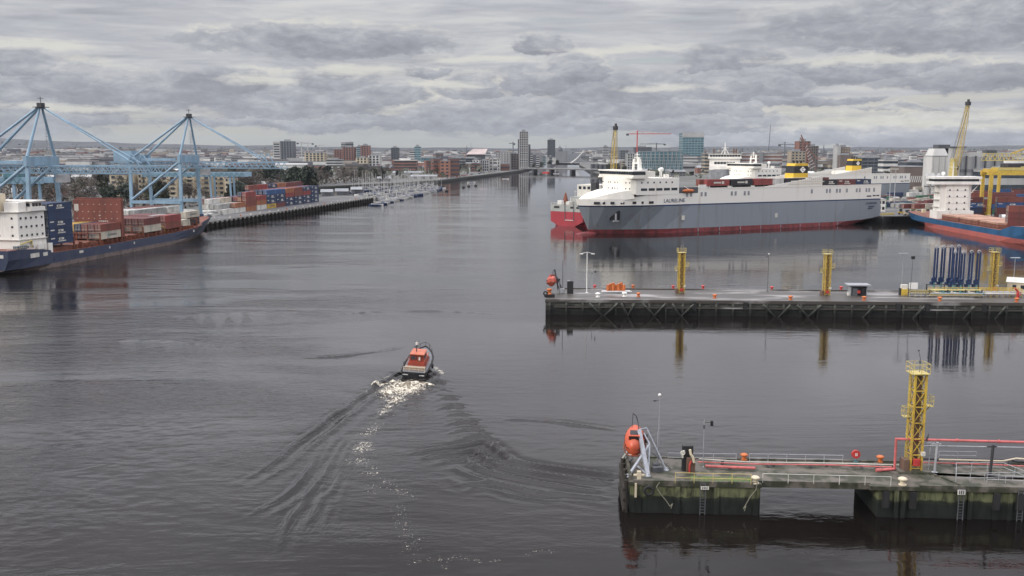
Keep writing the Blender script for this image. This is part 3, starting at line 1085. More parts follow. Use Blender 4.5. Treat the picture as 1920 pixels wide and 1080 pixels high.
def mast(label, px, py, h, z=JZ, m='steelpost', r=0.05, kind='lamp', group='masts and lamp posts on the jetties', tilt=0.0, rz=0.0):
    t = thing('lamp_post', label, 'lamp post', G(px, py, z), rz, group)
    MB().tube((0, 0, 0), (tilt, 0, h), r, 8, r * 0.7).tube((0, 0, 0), (0, 0, 0.12), r * 3, 8).build('pole', M[m], t)
    if kind == 'lamp':
        MB().ellipsoid((tilt, 0, h + 0.08), (0.17, 0.17, 0.16), 8, 6).build('lamp', M['white'], t)
        MB().beam((tilt * .93, 0, h * 0.93), (tilt * .93 - 0.45, 0, h * 0.93), 0.05).obox((tilt - 0.5, 0, h * 0.93), (0.3, 0.16, 0.2)).build('floodlight', M['darkgrey'], t)
    elif kind == 'camera':
        MB().beam((tilt, 0, h * 0.95), (tilt + 0.75, 0, h * 0.95), 0.04).obox((tilt + 0.8, 0, h * 0.93), (0.26, 0.26, 0.55)).build('floodlight', M['black'], t)
        MB().obox((tilt, 0, h * 0.86), (0.2, 0.2, 0.4)).build('junction_box', M['darkgrey'], t)
    elif kind == 'double':
        MB().beam((-1.4, 0, h - 0.35), (0, 0, h), 0.09).beam((1.4, 0, h - 0.35), (0, 0, h), 0.09).build('arm', M[m], t)
        for s in (-1, 1):
            MB().obox((s * 1.35, 0, h - 0.42), (0.8, 0.35, 0.16)).build('lamp', M[m], t)
    elif kind == 'flat':
        MB().obox((0, 0, h + 0.08), (2.1, 0.7, 0.16)).build('lamp', M[m], t)
    elif kind == 'box':
        MB().obox((tilt, 0, h + 0.3), (0.7, 0.5, 0.7)).build('lamp', M['black'], t)
    return t


mast('tall thin grey mast with a round white lamp behind the orange lifeboat', 1234, 872, 7.6)
mast('short grey post beside the tall lamp mast', 1232, 876, 3.9, kind='none')
mast('thin white mast with a black floodlight beside the pipe valves', 1318, 877, 5.2, kind='camera', r=0.04)


# ---- lifeboat on its davit at the end of the near jetty
def lifeboat(label, loc, rz, pitch, L, wd, hg, m, mdark):
    t = thing('lifeboat', label, 'lifeboat', loc, rz, 'lifeboats on the jetty ends')
    t.rotation_euler = (pitch, 0, rz)
    # axis along -y (bow), z up; enclosed hull of egg-shaped sections
    rings = []
    n = 20
    for k in range(13):
        s = -1 + 2 * k / 12
        f = max(0.10, (1 - abs(s) ** 2.6)) ** 0.5
        ring = []
        for i in range(n):
            a_ = 2 * PI * i / n
            x = math.cos(a_) * wd / 2 * f
            zz = math.sin(a_)
            z = zz * hg / 2 * (f * 0.85 + 0.15)
            if zz < 0:
                x *= (1 - 0.42 * abs(zz) ** 2)
            else:
                x *= (1 - 0.18 * abs(zz) ** 2)
            ring.append((x, s * L / 2, z + (0.10 * s * s)))
        rings.append(ring)
    MB().loft(rings).build('hull', m, t, smooth=True)
    # rubbing strake and grab lines round the waist
    b = MB()
    pts = []
    for k in range(29):
        a_ = 2 * PI * k / 28
        sx = math.copysign(abs(math.cos(a_)) ** 0.6, math.cos(a_))
        pts.append((sx * (wd / 2 + 0.02), math.sin(a_) * (L / 2 + 0.02), -0.18 * hg))
    b.path(pts, 0.07, 6)
    b.build('rubbing_strake', mdark, t)
    pts = []
    for k in range(29):
        a_ = 2 * PI * k / 28
        sx = math.copysign(abs(math.cos(a_)) ** 0.6, math.cos(a_))
        pts.append((sx * (wd / 2 * 0.97), math.sin(a_) * (L / 2 * 0.99), 0.10 * hg + (0.1 if k % 2 else -0.08)))
    MB().path(pts, 0.035, 5).build('grab_line', M['black'], t)
    # conning window box on top, forward
    b = MB().obox((0, -L * 0.16, hg * 0.47), (wd * 0.52, L * 0.3, hg * 0.2))
    b.build('wheelhouse', m, t)
    MB().obox((0, -L * 0.315, hg * 0.46), (wd * 0.44, 0.08, hg * 0.14)).obox((0, -L * 0.16, hg * 0.575), (wd * 0.40, L * 0.2, 0.04)).build('window', M['black'], t)
    MB().torus((0, -L * 0.462, hg * 0.02), 0.26, 0.05, 'y', 14, 5).build('hatch', M['offwhite'], t)
    MB().obox((-wd * 0.16, -L * 0.478, -hg * 0.18), (0.3, 0.1, 0.18)).build('mark', M['offwhite'], t)
    return t


lc = A(1190, 827, 98.6)
lifeboat('orange enclosed lifeboat hanging bow-on in the grey davit of the nearest jetty', lc, math.radians(-10), math.radians(16), 4.2, 2.2, 2.6, M['lifeboat'], M['rust'])


def near_davit():
    base = G(1205, 893, JZ)
    t = thing('davit', 'grey A-frame davit holding the orange lifeboat', 'davit', base)
    f1, f2, f3 = G(1177, 894, JZ), G(1215, 893, JZ), G(1249, 882, JZ)
    top1, top2 = A(1198, 806, 97.6), A(1212, 803, 98.6)
    mid = A(1218, 833, 97.2)
    for p, q, r in ((f1, mid, 0.16), (f2, top1, 0.0), (f2, mid, 0.10), (f3, top2, 0.12)):
        if r:
            MB().tube(p, q, r, 8).build('strut', M['steel'], t, world=True)
    MB().beam(f2, top1, 0.42, 0.28).build('arm', M['steel'], t, world=True)
    MB().tube(A(1196, 874, 96.4), f2 + Vector((0, 0, 0.1)), 0.11, 8).build('strut', M['steel'], t, world=True)
    MB().tube(mid, A(1207, 812, 98.2), 0.1, 8).build('strut', M['steel'], t, world=True)
    MB().tube(top1, top2, 0.1, 8).build('strut', M['steel'], t, world=True)
    MB().tube(G(1168, 860, JZ), A(1178, 846, 98.5), 0.14, 8).build('strut', M['offwhite'], t, world=True)
    for p in (f1, f2, f3):
        MB().lathe([(0.3, 0), (0.3, 0.08), (0.2, 0.16), (0.12, 0.3)], 10, p).build('foot', M['steel'], t, world=True)
    hk = A(1187, 775, 98.4)
    MB().path([top1, A(1196, 790, 98.2), A(1193, 780, 98.3), hk], 0.05, 6).path([hk, A(1185, 802, 98.6)], 0.03, 5).build('lifting_hook', M['boom_dark'], t, world=True)
    b = MB()
    for k in range(9):
        p = f3.lerp(top2, k / 8) + Vector((0.25, 0.3, 0))
        b.tube(p + Vector((-0.3, 0, 0)), p + Vector((0.3, 0.25, 0)), 0.025, 5)
    b.beam(f3 + Vector((0.6, 0.6, 0)), A(1222, 848, 98.5), 0.06)
    b.build('ladder', M['darkgrey'], t, world=True)
    MB().obox(G(1232, 884, JZ) + Vector((0, 0, 0.25)), (1.1, 0.6, 0.5), 0.3).tube(G(1224, 880, JZ) + Vector((0, 0, .5)), G(1224, 880, JZ) + Vector((0.7, 0.2, 0.5)), 0.22, 10).build('winch', M['darkgrey'], t, world=True)
    w = A(1208, 822, 98.6)
    MB().obox(w, (0.5, 0.5, 0.9), 0.4).build('winch_box', M['boom_dark'], t, world=True)
    MB().torus(G(1180, 866, JZ) + Vector((0, 0, 0.45)), 0.33, 0.12, 'y', 16, 7).build('fender_ring', M['steel'], t, world=True)
    return t


near_davit()
# cream cross-shaped mooring post
t = thing('mooring_cross', 'small cream cross-shaped mooring post below the davit', 'mooring post', G(1198, 900, JZ))
MB().box(-0.2, 0.2, -0.15, 0.15, 0, 0.95).build('post', M['cream'], t)
MB().box(-0.55, -0.2, -0.1, 0.1, 0.45, 0.62).box(0.2, 0.55, -0.1, 0.1, 0.45, 0.62).build('arm', M['cream'], t)


def ropes():
    for pts, lab in (([(1236, 905, .1), (1230, 918, -.4), (1238, 935, -1.1), (1250, 952, -1.9), (1256, 960, -2.4)], 'pale mooring rope hanging down the front of the mossy block'),
                     ([(1416, 903, .3), (1414, 918, -.5), (1404, 938, -1.2), (1396, 955, -2.1), (1392, 964, -2.5)], 'frayed pale rope hanging from the cream bollard')):
        P_ = []
        for i, (x, y, z) in enumerate(pts):
            p = J(Jl(x, 903)[0], -0.34, z)
            P_.append(p)
        MB().path(P_, 0.045, 6).path([P_[-1], P_[-1] + Vector((0.25, -0.03, 0.3)), P_[-1] + Vector((0.1, -0.05, -0.2))], 0.04, 5).build('rope', M['rope'], None, loc=P_[0], world=True)
        tag(D2.objects[-1] if False else COL.objects[-1], lab, 'rope', 'mooring ropes')


ropes()


def pipes():
    # tall red fire main on posts
    a, c = G(1677, 882, JZ), G(1652, 884, JZ)
    zt = A(1677, 823, a.y).z
    end = J(60, Jl(1720, 880)[1] - 1.2, zt - JZ)
    t = thing('fire_main', 'raised red fire main running off to the right past the yellow tower', 'pipe', a)
    e0 = Vector((a.x, a.y, zt))
    MB().tube(a + Vector((0, 0, .12)), e0, 0.13, 10).tube(e0 + Vector((-0.1, 0, 0)), J(60, Jl(1677, 882)[1] - 1.0, zt - JZ), 0.13, 10).tube(c + Vector((0, 0, .15)), a + Vector((0, 0, .15)), 0.14, 10).tube(c + Vector((0, 0, .15)), c + Vector((-0.55, -0.05, .15)), 0.2, 10).build('pipe', M['pipe_red'], t, world=True)
    b = MB()
    for k in range(7):
        p = e0.lerp(J(60, Jl(1677, 882)[1] - 1.0, zt - JZ), 0.06 + k * 0.13)
        MB().tube(p - JU * 0.06, p + JU * 0.06, 0.2, 10).build('flange', M['pipe_red'], t, world=True)
    for px, py, mm, r in ((1752, 887, 'steelpost', 0.13), (1856, 892, 'boom_dark', 0.15), (1740, 884, 'steelpost', 0.05)):
        p = G(px, py, JZ)
        MB().tube(p, Vector((p.x + 0.12, p.y, zt - 0.1)), r, 8).tube(p, p + Vector((0, 0, 0.12)), r * 2.4, 8).beam((p.x - 0.5, p.y, zt - 0.3), (p.x + 0.5, p.y, zt - 0.3), 0.12).build('post', M[mm], t, world=True)
    p = G(1728, 884, JZ)
    MB().tube((p.x, p.y, zt - 0.62), (p.x + 30, p.y - 1.8, zt - 0.62), 0.06, 8).build('cable_pipe', M['steelpost'], t, world=True)
    # pipes lying along the deck
    def low(label, pts, r, m, z=0.22, supports=True):
        P_ = [J(*Jl(x, y), z) for x, y in pts]
        t = thing('deck_pipe', label, 'pipe', P_[0], 0, 'pipes along the deck of the near jetty')
        MB().path(P_, r, 8).build('pipe', M[m], t, world=True)
        if supports:
            for p, q in zip(P_[:-1], P_[1:]):
                n = max(1, int((q - p).length / 4))
                for k in range(n):
                    c = p.lerp(q, (k + .5) / n)
                    MB().obox((c.x, c.y, JZ + (z - r) / 2), (0.25, 0.35, max(0.05, z - r)), 0).build('cradle', M['darkgrey'], t, world=True)
    low('thick faded red pipe stub lying behind the front railing', [(1322, 879), (1416, 883)], 0.15, 'pipe_red', 0.3)
    low('thin pink pipe running along the bridging deck to the red main', [(1308, 871), (1400, 875), (1560, 877), (1672, 881)], 0.07, 'pipe_red', 0.3)
    low('pale pipe running beside the thin pink pipe', [(1310, 866), (1400, 872), (1600, 875), (1690, 878)], 0.05, 'offwhite', 0.35)
    low('thin pink pipe running right beyond the yellow tower', [(1722, 872), (1860, 876), (1990, 883)], 0.07, 'pipe_red', 0.3)
    low('dark pipe along the back edge to the right of the tower', [(1722, 865), (1875, 867), (1990, 878)], 0.13, 'boom_dark', 0.3)
    low('pale pipe rising over the dark pipe at the far right', [(1760, 870), (1880, 873), (1905, 868), (1990, 874)], 0.09, 'cream', 0.5)
    # valve manifold
    b0 = G(1293, 884, JZ)
    t = thing('valve_manifold', 'dark pipe valve column with pale bends beside the thin white mast', 'valve', b0)
    MB().box(-0.35, 0.5, -0.35, 0.35, 0, 1.5).build('pedestal', M['brown'], t)
    MB().box(-0.75, 0.35, 0.1, 0.65, 0, 2.7).build('column', M['black'], t)
    MB().path([(-0.1, -0.4, 2.5), (0.0, -0.45, 2.0), (0.25, -0.45, 1.6), (0.35, -0.45, 1.1)], 0.13, 8).build('bend', M['cream'], t)
    MB().path([(-0.75, 0.0, 1.5), (-0.8, -0.1, 2.0), (-0.62, -0.1, 2.3)], 0.10, 8).torus((-0.78, -0.15, 2.05), 0.2, 0.06, 'y', 12, 5).build('bend', M['offwhite'], t)
    MB().path([(-0.1, -0.45, 0.1), (-0.12, -0.48, 0.8), (0.05, -0.45, 1.3)], 0.09, 8).build('hose', M['red'], t)
    # lifebuoy stand
    p = G(1604, 866, JZ)
    t = thing('lifebuoy_stand', 'bright red lifebuoy housing on a short stand at the back of the bridging deck', 'lifebuoy', p)
    MB().beam((0, 0, 0), (0, 0, 0.5), 0.14).box(-0.25, 0.25, -0.12, 0.12, 0, 0.08).build('stand', M['teal'], t)
    MB().tube((0, -0.12, 0.85), (0, 0.12, 0.85), 0.46, 18).build('housing', M['red'], t)
    MB().box(-0.09, -0.02, -0.14, -0.122, 0.68, 1.0).box(0.05, 0.12, -0.14, -0.122, 0.68, 1.0).build('mark', M['white'], t)


pipes()


def bird(loc, rz, label):
    b = MB()
    rings = []
    for k, (y, z, r) in enumerate([(-0.30, 0.16, 0.02), (-0.2, 0.22, 0.07), (0.0, 0.36, 0.11), (0.13, 0.5, 0.10), (0.18, 0.62, 0.05), (0.2, 0.74, 0.04), (0.25, 0.8, 0.05), (0.33, 0.79, 0.02), (0.42, 0.78, 0.008)]):
        rings.append([(r * math.cos(2 * PI * i / 8), y, z + r * math.sin(2 * PI * i / 8)) for i in range(8)])
    b.loft(rings).tube((-0.04, 0.02, 0), (-0.04, 0.02, 0.3), 0.02, 5).tube((0.04, 0.02, 0), (0.04, 0.02, 0.3), 0.02, 5)
    o = b.build('cormorant', M['black'], None, loc, rz, smooth=True)
    tag(o, label, 'bird', 'black birds perched on the near jetty')


tp = near_tower.location
bird(A(1734, 747, tp.y), 0.8, 'black cormorant perched on the side of the yellow tower above its caged platform')
bird(A(1728, 806, tp.y - 0.5) , 2.0, 'black cormorant perched low against the yellow tower')
bird(Vector((A(1733, 823, 96).x, G(1677, 882, JZ).y - 1.5, A(1677, 823, G(1677, 882, JZ).y).z + 0.14)), -1.0, 'black cormorant sitting on the raised red fire main')

# ================================================================ far jetty
FJZ = 3.4
FJO = G(1022, 562, FJZ)
FJA = -math.radians(3.0)
FU = Vector((math.cos(FJA), math.sin(FJA), 0))
FV = Vector((-math.sin(FJA), math.cos(FJA), 0))


def FJ(u, v, z=0.0):
    return FJO + FU * u + FV * v + Vector((0, 0, z))


def FJl(px, py, z=0.0):
    p = G(px, py, FJZ + z) - FJO
    return p.dot(FU), p.dot(FV)


def far_jetty():
    t = thing('jetty', 'long dark oil jetty further out with slanting struts along its face', 'jetty', FJO, FJA)
    L, DP = 175.0, 17.5
    dz = -FJZ
    b = MB().box(0.1, L, 0.35, DP - 0.3, dz - 4, -0.62)
    b.build('wall', M['farwall'], t)
    MB().prism([(0.0, 0.0), (L, 0.0), (L, DP), (2.5, DP), (0.3, 4.0)], -0.62, 0).build('deck', [M['fardeck']], t)
    b = MB()
    b.box(0.0, L, -0.04, 0.0, -0.5, -0.1)
    b.box(2.6, L, DP - 0.4, DP - 0.05, 0, 0.25)
    b.box(0.1, L, 0.02, 0.3, 0.0, 0.14)
    b.box(2.0, L, -0.12, 0.2, -1.75, -1.45)
    b.build('edge_beam', M['fardeck'], t)
    # slanting fender struts (V pairs) and piles
    for px, dx, k in [(1105, 4.2, 1), (1158, -4.2, 1), (1165, 2.2, 1), (1190, -2.2, 1), (1205, 4.0, 1), (1247, -3.6, 1), (1260, 2.6, 1), (1300, -4.0, 1),
                      (1428, 4.0, 1), (1478, -3.6, 1), (1490, 4.0, 1), (1534, -4.2, 1), (1632, -3.6, 1), (1722, -3.4, 1), (1812, -3.2, 1), (1868, -3.0, 1)]:
        u = FJl(px, 563)[0]
        MB().tube((u, -0.25, -0.7), (u + dx * 0.75, -0.15, dz - 0.4), 0.26, 8).build('strut', M['farwall'], t)
    for k in range(46):
        u = 1.0 + k * 3.7
        MB().box(u - 0.22, u + 0.22, -0.1, 0.4, dz - 3, -0.65).build('pile', M['farwall'], t)
    for px in (1395, 1675, 1728, 1830, 1300):
        u = FJl(px, 563)[0]
        MB().box(u - 0.45, u + 0.45, -0.35, -0.1, -1.9, -0.2).build('fender_pad', M['rubber'], t)
    return t


far_jetty()
FG = lambda px, py, z=0: G(px, py, FJZ + z)
n_ = ['left of the orange drum cage', 'below the drum cage', 'left of the first yellow tower', 'midway between the two yellow towers', 'just left of the second yellow tower', 'in front of the small hut', 'in front of the loading arms', 'in front of the red valve']
for i, (px, py, mm) in enumerate([(1197, 556, 'orange'), (1340, 559, 'orange'), (1482, 562, 'orange'), (1620, 563, 'orange'), (1762, 564, 'orange'), (1906, 566, 'orange')]):
    lab = ['orange bollard on the front edge right of the drum cage', 'orange bollard on the front edge right of the first yellow tower', 'orange bollard on the front edge left of the second yellow tower',
           'orange bollard on the front edge before the small hut', 'orange bollard on the front edge before the loading arms', 'orange bollard on the front edge before the red valve'][i]
    bollard(px, py, M[mm], lab, FJZ, 1.35, 'bollards on the far jetty')
for i, (px, py, mm) in enumerate([(1187, 540, 'orange'), (1115, 540, 'red'), (1318, 541, 'red'), (1447, 543, 'red'), (1577, 543, 'red'), (1262, 541, 'red')]):
    lab = ['orange bollard on the back edge right of the drum cage', 'red bollard on the back edge by the double lamp', 'red bollard on the back edge right of the first yellow tower',
           'red bollard on the back edge by the lone thin mast', 'red bollard on the back edge left of the hut', 'red bollard on the back edge behind the first yellow tower'][i]
    bollard(px, py, M[mm], lab, FJZ, 1.15, 'bollards on the far jetty')
bollard(1121, 557, M['white'], 'white bollard on the front edge left of the drum cage', FJZ, 1.5, 'bollards on the far jetty')
bollard(1171, 556, M['white'], 'white bollard on the front edge just below the drum cage', FJZ, 1.5, 'bollards on the far jetty')

mast('white double-headed lamp post near the end of the far jetty', 1100, 549, 9.6, FJZ, 'white', 0.12, 'double')
mast('thin black mast with short cross bars behind the far lifeboat', 1055, 547, 7.6, FJZ, 'boom_dark', 0.07, 'none')
mast('thin mast with a dark lamp right of the double lamp', 1110, 546, 5.0, FJZ, 'steelpost', 0.06, 'camera')
mast('lone thin grey mast midway between the two yellow towers', 1439, 546, 8.8, FJZ, 'darkgrey', 0.08, 'lamp')
mast('grey mast with a flat lamp head left of the loading arms', 1690, 549, 9.2, FJZ, 'grey', 0.09, 'flat')
mast('dark mast with a square lamp right of the flat lamp mast', 1706, 551, 8.2, FJZ, 'darkgrey', 0.08, 'box', tilt=0.25)
mast('short plain post left of the loading arms', 1731, 545, 3.4, FJZ, 'grey', 0.08, 'none')
mast('white lamp post with a flat head behind the cream hut', 1899, 546, 7.9, FJZ, 'steelpost', 0.1, 'flat')

for px, py, lab in ((1277, 549, 'yellow lattice tower left of the middle on the far jetty'), (1549, 553, 'yellow lattice tower right of the middle on the far jetty, left of the hut'), (1861, 548, 'yellow lattice tower right of the loading arms on the far jetty')):
    dup(near_tower, FG(px, py), math.radians(3), lab, 'yellow gangway towers', (1.05, 1.05, 0.93))

lb2 = A(1034, 527, 222)
lifeboat('faded red lifeboat hanging at the end of the far jetty', lb2 + Vector((0, 0, 0.0)), math.radians(20), math.radians(-15), 3.6, 1.9, 2.5, M['faded_lifeboat'], M['rust'])
base = FG(1048, 549)
t = thing('davit', 'black boom davit leaning over the faded red lifeboat on the far jetty', 'davit', base)
MB().beam(base, A(1040, 505, base.y + 1), 0.35).build('arm', M['boom_dark'], t, world=True)
MB().beam(FG(1056, 549), A(1045, 520, base.y + 1), 0.2).build('strut', M['boom_dark'], t, world=True)
MB().beam(FG(1049, 551), A(1049, 524, base.y), 0.24).build('strut', M['darkgrey'], t, world=True)
MB().obox(A(1046, 526, base.y) , (0.9, 0.7, 0.9), .3).build('winch_box', M['boom_dark'], t, world=True)
MB().path([A(1040, 505, base.y + 1), A(1037, 508, base.y + 1), A(1036, 519, base.y + 1)], 0.06, 5).build('lifting_hook', M['boom_dark'], t, world=True)
MB().obox(base + Vector((0.6, -0.2, .5)), (1.4, 1.0, 1.0), 0.2).build('foot', M['lightgrey'], t, world=True)
# capstan machine
p = FG(1030, 557)
t = thing('capstan', 'orange capstan winch below the faded red lifeboat', 'winch', p)
MB().obox((0, 0, 0.35), (2.2, 1.4, 0.7), 0.2).build('base', M['black'], t)
MB().lathe([(0.55, 0.7), (0.4, 1.0), (0.4, 1.4), (0.65, 1.7), (0.6, 1.9)], 12).build('drum', M['orange'], t)
MB().torus((-0.9, -0.3, 0.9), 0.4, 0.16, 'y', 12, 6).build('wheel', M['rubber'], t)
p = FG(1069, 550)
t = thing('mooring_dolphin', 'black upright mooring post near the end of the far jetty', 'post', p)
MB().box(-0.7, 0.7, -0.5, 0.5, 0, 2.9).build('post', M['black'], t)
MB().box(-0.75, -0.1, -0.55, 0.0, 2.9, 3.1).build('cap', M['grey'], t)
# orange drum cage on a white base
p = FG(1155, 549)
t = thing('drum_cage', 'orange cluster of upright drums on a white-edged base', 'drums', p)
MB().box(-3.3, 3.3, -1.2, 0.9, 0, 0.5).build('base', M['lightgrey'], t)
MB().box(-3.5, 3.5, -1.4, -1.2, 0.4, 0.6).build('edge', M['white'], t)
for i in range(7):
    x = -1.9 + i * 0.62
    MB().lathe([(0.36, 0.5), (0.38, 1.2), (0.36, 1.9 + 0.25 * (i % 3))], 10, (x, 0.25 * (i % 2), 0)).build('drum', M['orange'], t)
# hut
p = FG(1607, 553)
t = thing('hut', 'small open-fronted hut with a wide grey flat roof beside the second yellow tower', 'hut', p, FJA)
MB().box(-1.9, 1.9, 1.2, 1.4, 0, 2.3).box(-1.9, -1.7, -1.2, 1.2, 0, 2.3).box(1.7, 1.9, -1.2, 1.2, 0, 2.3).build('wall', M['grey'], t)
MB().box(-2.6, 2.6, -1.8, 1.9, 2.3, 2.55).build('roof', M['grey'], t)
MB().box(-1.4, -0.3, -1.25, -1.0, 0, 1.7).build('door', M['darkgrey'], t)
MB().tube((0.0, -1.3, 0.9), (0, -1.1, 0.9), 0.4, 12).build('lifebuoy', M['red'], t)
MB().box(0.6, 1.5, -1.24, -1.05, 0, 1.8).build('door', M['black'], t)
MB().box(-2.4, -1.95, -1.0, -0.2, 0, 0.7).build('box', M['offwhite'], t)
p = FG(1694, 553)
t = thing('equipment_cabinet', 'yellow equipment cabinet with white upper half left of the loading arms', 'cabinet', p, FJA)
MB().box(-0.75, 0.75, -0.6, 0.6, 0, 1.4).build('cabinet', M['yellow'], t)
MB().box(-0.6, 0.8, -0.3, 0.6, 1.4, 2.4).build('upper_box', M['offwhite'], t)
MB().box(-0.95, -0.75, -0.6, 0.6, 0, 1.6).box(0.75, 0.98, -0.6, 0.6, 0, 1.6).build('side_panel', M['black'], t)
p = FG(1712, 549)
t = thing('notice_board', 'plain white notice board right of the yellow cabinet', 'sign', p, FJA)
MB().box(-1.0, 1.0, -0.06, 0.06, 0.9, 2.4).build('board', M['white'], t)
MB().box(-0.9, -0.8, -0.05, 0.05, 0, 0.9).box(0.8, 0.9, -0.05, 0.05, 0, 0.9).build('post', M['darkgrey'], t)


# ---- loading arms
def loading_arm(top_h, loc, label):
    t = thing('loading_arm', label, 'loading arm', loc, 0.0, 'loading arms on the far jetty')
    dk = M['navy']
    MB().tube((-0.2, 0, 0), (-0.3, 0, 2.6), 0.26, 8).build('riser', M['teal'], t)
    MB().obox((-0.25, 0, 3.1), (0.95, 0.7, 0.9), 0.1).torus((-0.35, 0, 3.3), 0.5, 0.16, 'y', 12, 6).build('swivel', dk, t)
    MB().beam((-0.35, 0.15, 3.0), (-0.30, 0.15, top_h), 0.34).build('inboard_arm', dk, t)
    MB().beam((0.12, -0.2, 3.6), (0.14, -0.2, top_h - 0.1), 0.30).build('outboard_arm', dk, t)
    MB().obox((-0.65, 0.2, 2.4), (0.7, 0.8, 0.7), 0.2).build('counterweight', dk, t)
    MB().torus((-0.08, 0, top_h), 0.3, 0.13, 'y', 12, 6).build('head_sheave', M['steel'], t)
    return t


la = [(1754, 550, 10.8, 'leftmost of the tall back row of navy loading arms'), (1767, 550, 10.8, 'second from the left of the tall navy loading arms'), (1782, 551, 11.0, 'third from the left of the tall navy loading arms'),
      (1795, 551, 11.1, 'tallest navy loading arm in the middle of the cluster'), (1789, 555, 10.1, 'navy loading arm tight against the left of the tallest one'), (1804, 555, 10.0, 'navy loading arm just right of the tallest one'),
      (1819, 555, 10.2, 'second navy loading arm from the right end of the cluster'), (1833, 555, 10.2, 'rightmost navy loading arm of the cluster')]
for px, py, hh, lab in la:
    loading_arm(hh, FG(px - 2, py), lab)
# manifold platform below the arms
p = FG(1790, 556)
t = thing('pipe_manifold', 'low yellow and teal pipe manifold under the loading arms', 'manifold', p, FJA)
b = MB()
for x in (-6.0, -2.0, 2.0, 5.6):
    b.box(x - 0.12, x + 0.12, -1.0, -0.8, 0, 1.7).box(x - 0.12, x + 0.12, 1.0, 1.2, 0, 2.6)
b.box(-6.2, 1.4, 1.0, 1.15, 2.5, 2.65)
b.build('post', M['boom_dark'], t)
MB().box(-5.8, 5.8, -0.9, 1.0, 1.5, 1.62).build('platform', M['paleyellow'], t)
for i in range(6):
    x = -4.8 + i * 1.9
    MB().tube((x, -0.7, 0.2), (x, -0.7, 1.45), 0.28, 8).tube((x, -0.7, 1.0), (x + 1.5, -0.9, 0.8), 0.2, 8).build('pipe', M['teal' if i % 2 else 'offwhite'], t)
for i in range(3):
    MB().tube((-6.2, -1.2 - 0.3 * i, 0.35 + 0.3 * i), (5.5, -1.2 - 0.3 * i, 0.35 + 0.3 * i), 0.13, 8).build('pipe', M[('cream', 'paleyellow', 'steel')[i]], t)
MB().box(-6.5, 5.8, -1.05, -0.98, 2.2, 2.3).box(-6.5, 5.8, -1.05, -0.98, 1.9, 1.95).build('handrail', M['yellow'], t)
p = FG(1748, 556)
t = thing('gangway', 'low yellow railed gangway left of the loading arms', 'gangway', FG(1728, 556), FJA)
MB().box(-3.0, 3.4, -0.7, 0.7, 0.45, 0.6).build('deck', M['darkgrey'], t)
b = MB()
for y in (-0.7, 0.7):
    for z in (0.95, 1.4):
        b.beam((-3, y, z), (3.4, y, z), 0.08)
    for k in range(6):
        b.beam((-3 + k * 1.28, y, 0), (-3 + k * 1.28, y, 1.4), 0.08)
b.build('handrail', M['paleyellow'], t)
p = FG(1870, 556)
t = thing('pipe_rack', 'long yellow railed pipe rack at the right end of the far jetty', 'pipe rack', p, FJA)
MB().box(-4.5, 5.0, -0.8, 0.8, 1.0, 1.15).build('deck', M['grey'], t)
b = MB()
for y in (-0.85, 0.85):
    for z in (1.5, 1.95):
        b.beam((-4.6, y, z), (5, y, z), 0.1)
    for k in range(8):
        b.beam((-4.6 + k * 1.37, y, 0), (-4.6 + k * 1.37, y, 1.95), 0.1)
b.build('frame', M['yellow'], t)
MB().tube((-4.6, -0.9, 0.8), (5, -0.9, 0.8), 0.22, 8).build('pipe', M['offwhite'], t)
p = FG(1908, 558)
t = thing('fire_monitor', 'red fire monitor valve at the right end of the far jetty', 'fire monitor', p)
MB().tube((0, 0, 0), (0, 0, 1.4), 0.3, 10).tube((0, 0, 1.4), (-0.9, -0.3, 2.2), 0.22, 8).build('barrel', M['red'], t)
MB().torus((0.1, -0.4, 0.9), 0.35, 0.1, 'y', 12, 6).build('wheel', M['red'], t)
p = FG(1912, 549)
t = thing('cabin', 'small cream cabin with a pitched grey roof at the right end of the far jetty', 'cabin', p, FJA - 0.5)
MB().box(-2.6, 2.6, -1.7, 1.7, 0, 2.6).build('wall', M['cream'], t)
MB().loft([[(-2.9, -2.0, 2.6), (-2.9, 2.0, 2.6), (-2.9, 0, 3.6)], [(2.9, -2.0, 2.6), (2.9, 2.0, 2.6), (2.9, 0, 3.6)]]).build('roof', M['offwhite'], t)
for x in (-1.5, 0.2):
    MB().box(x, x + 0.8, -1.74, -1.66, 1.1, 2.0).build('window', M['glass'], t)
MB().box(1.4, 2.2, -1.74, -1.66, 0, 2.0).build('door', M['grey'], t)
MB().box(-2.64, -2.56, -0.6, 0.4, 1.1, 2.0).build('window', M['glass'], t)


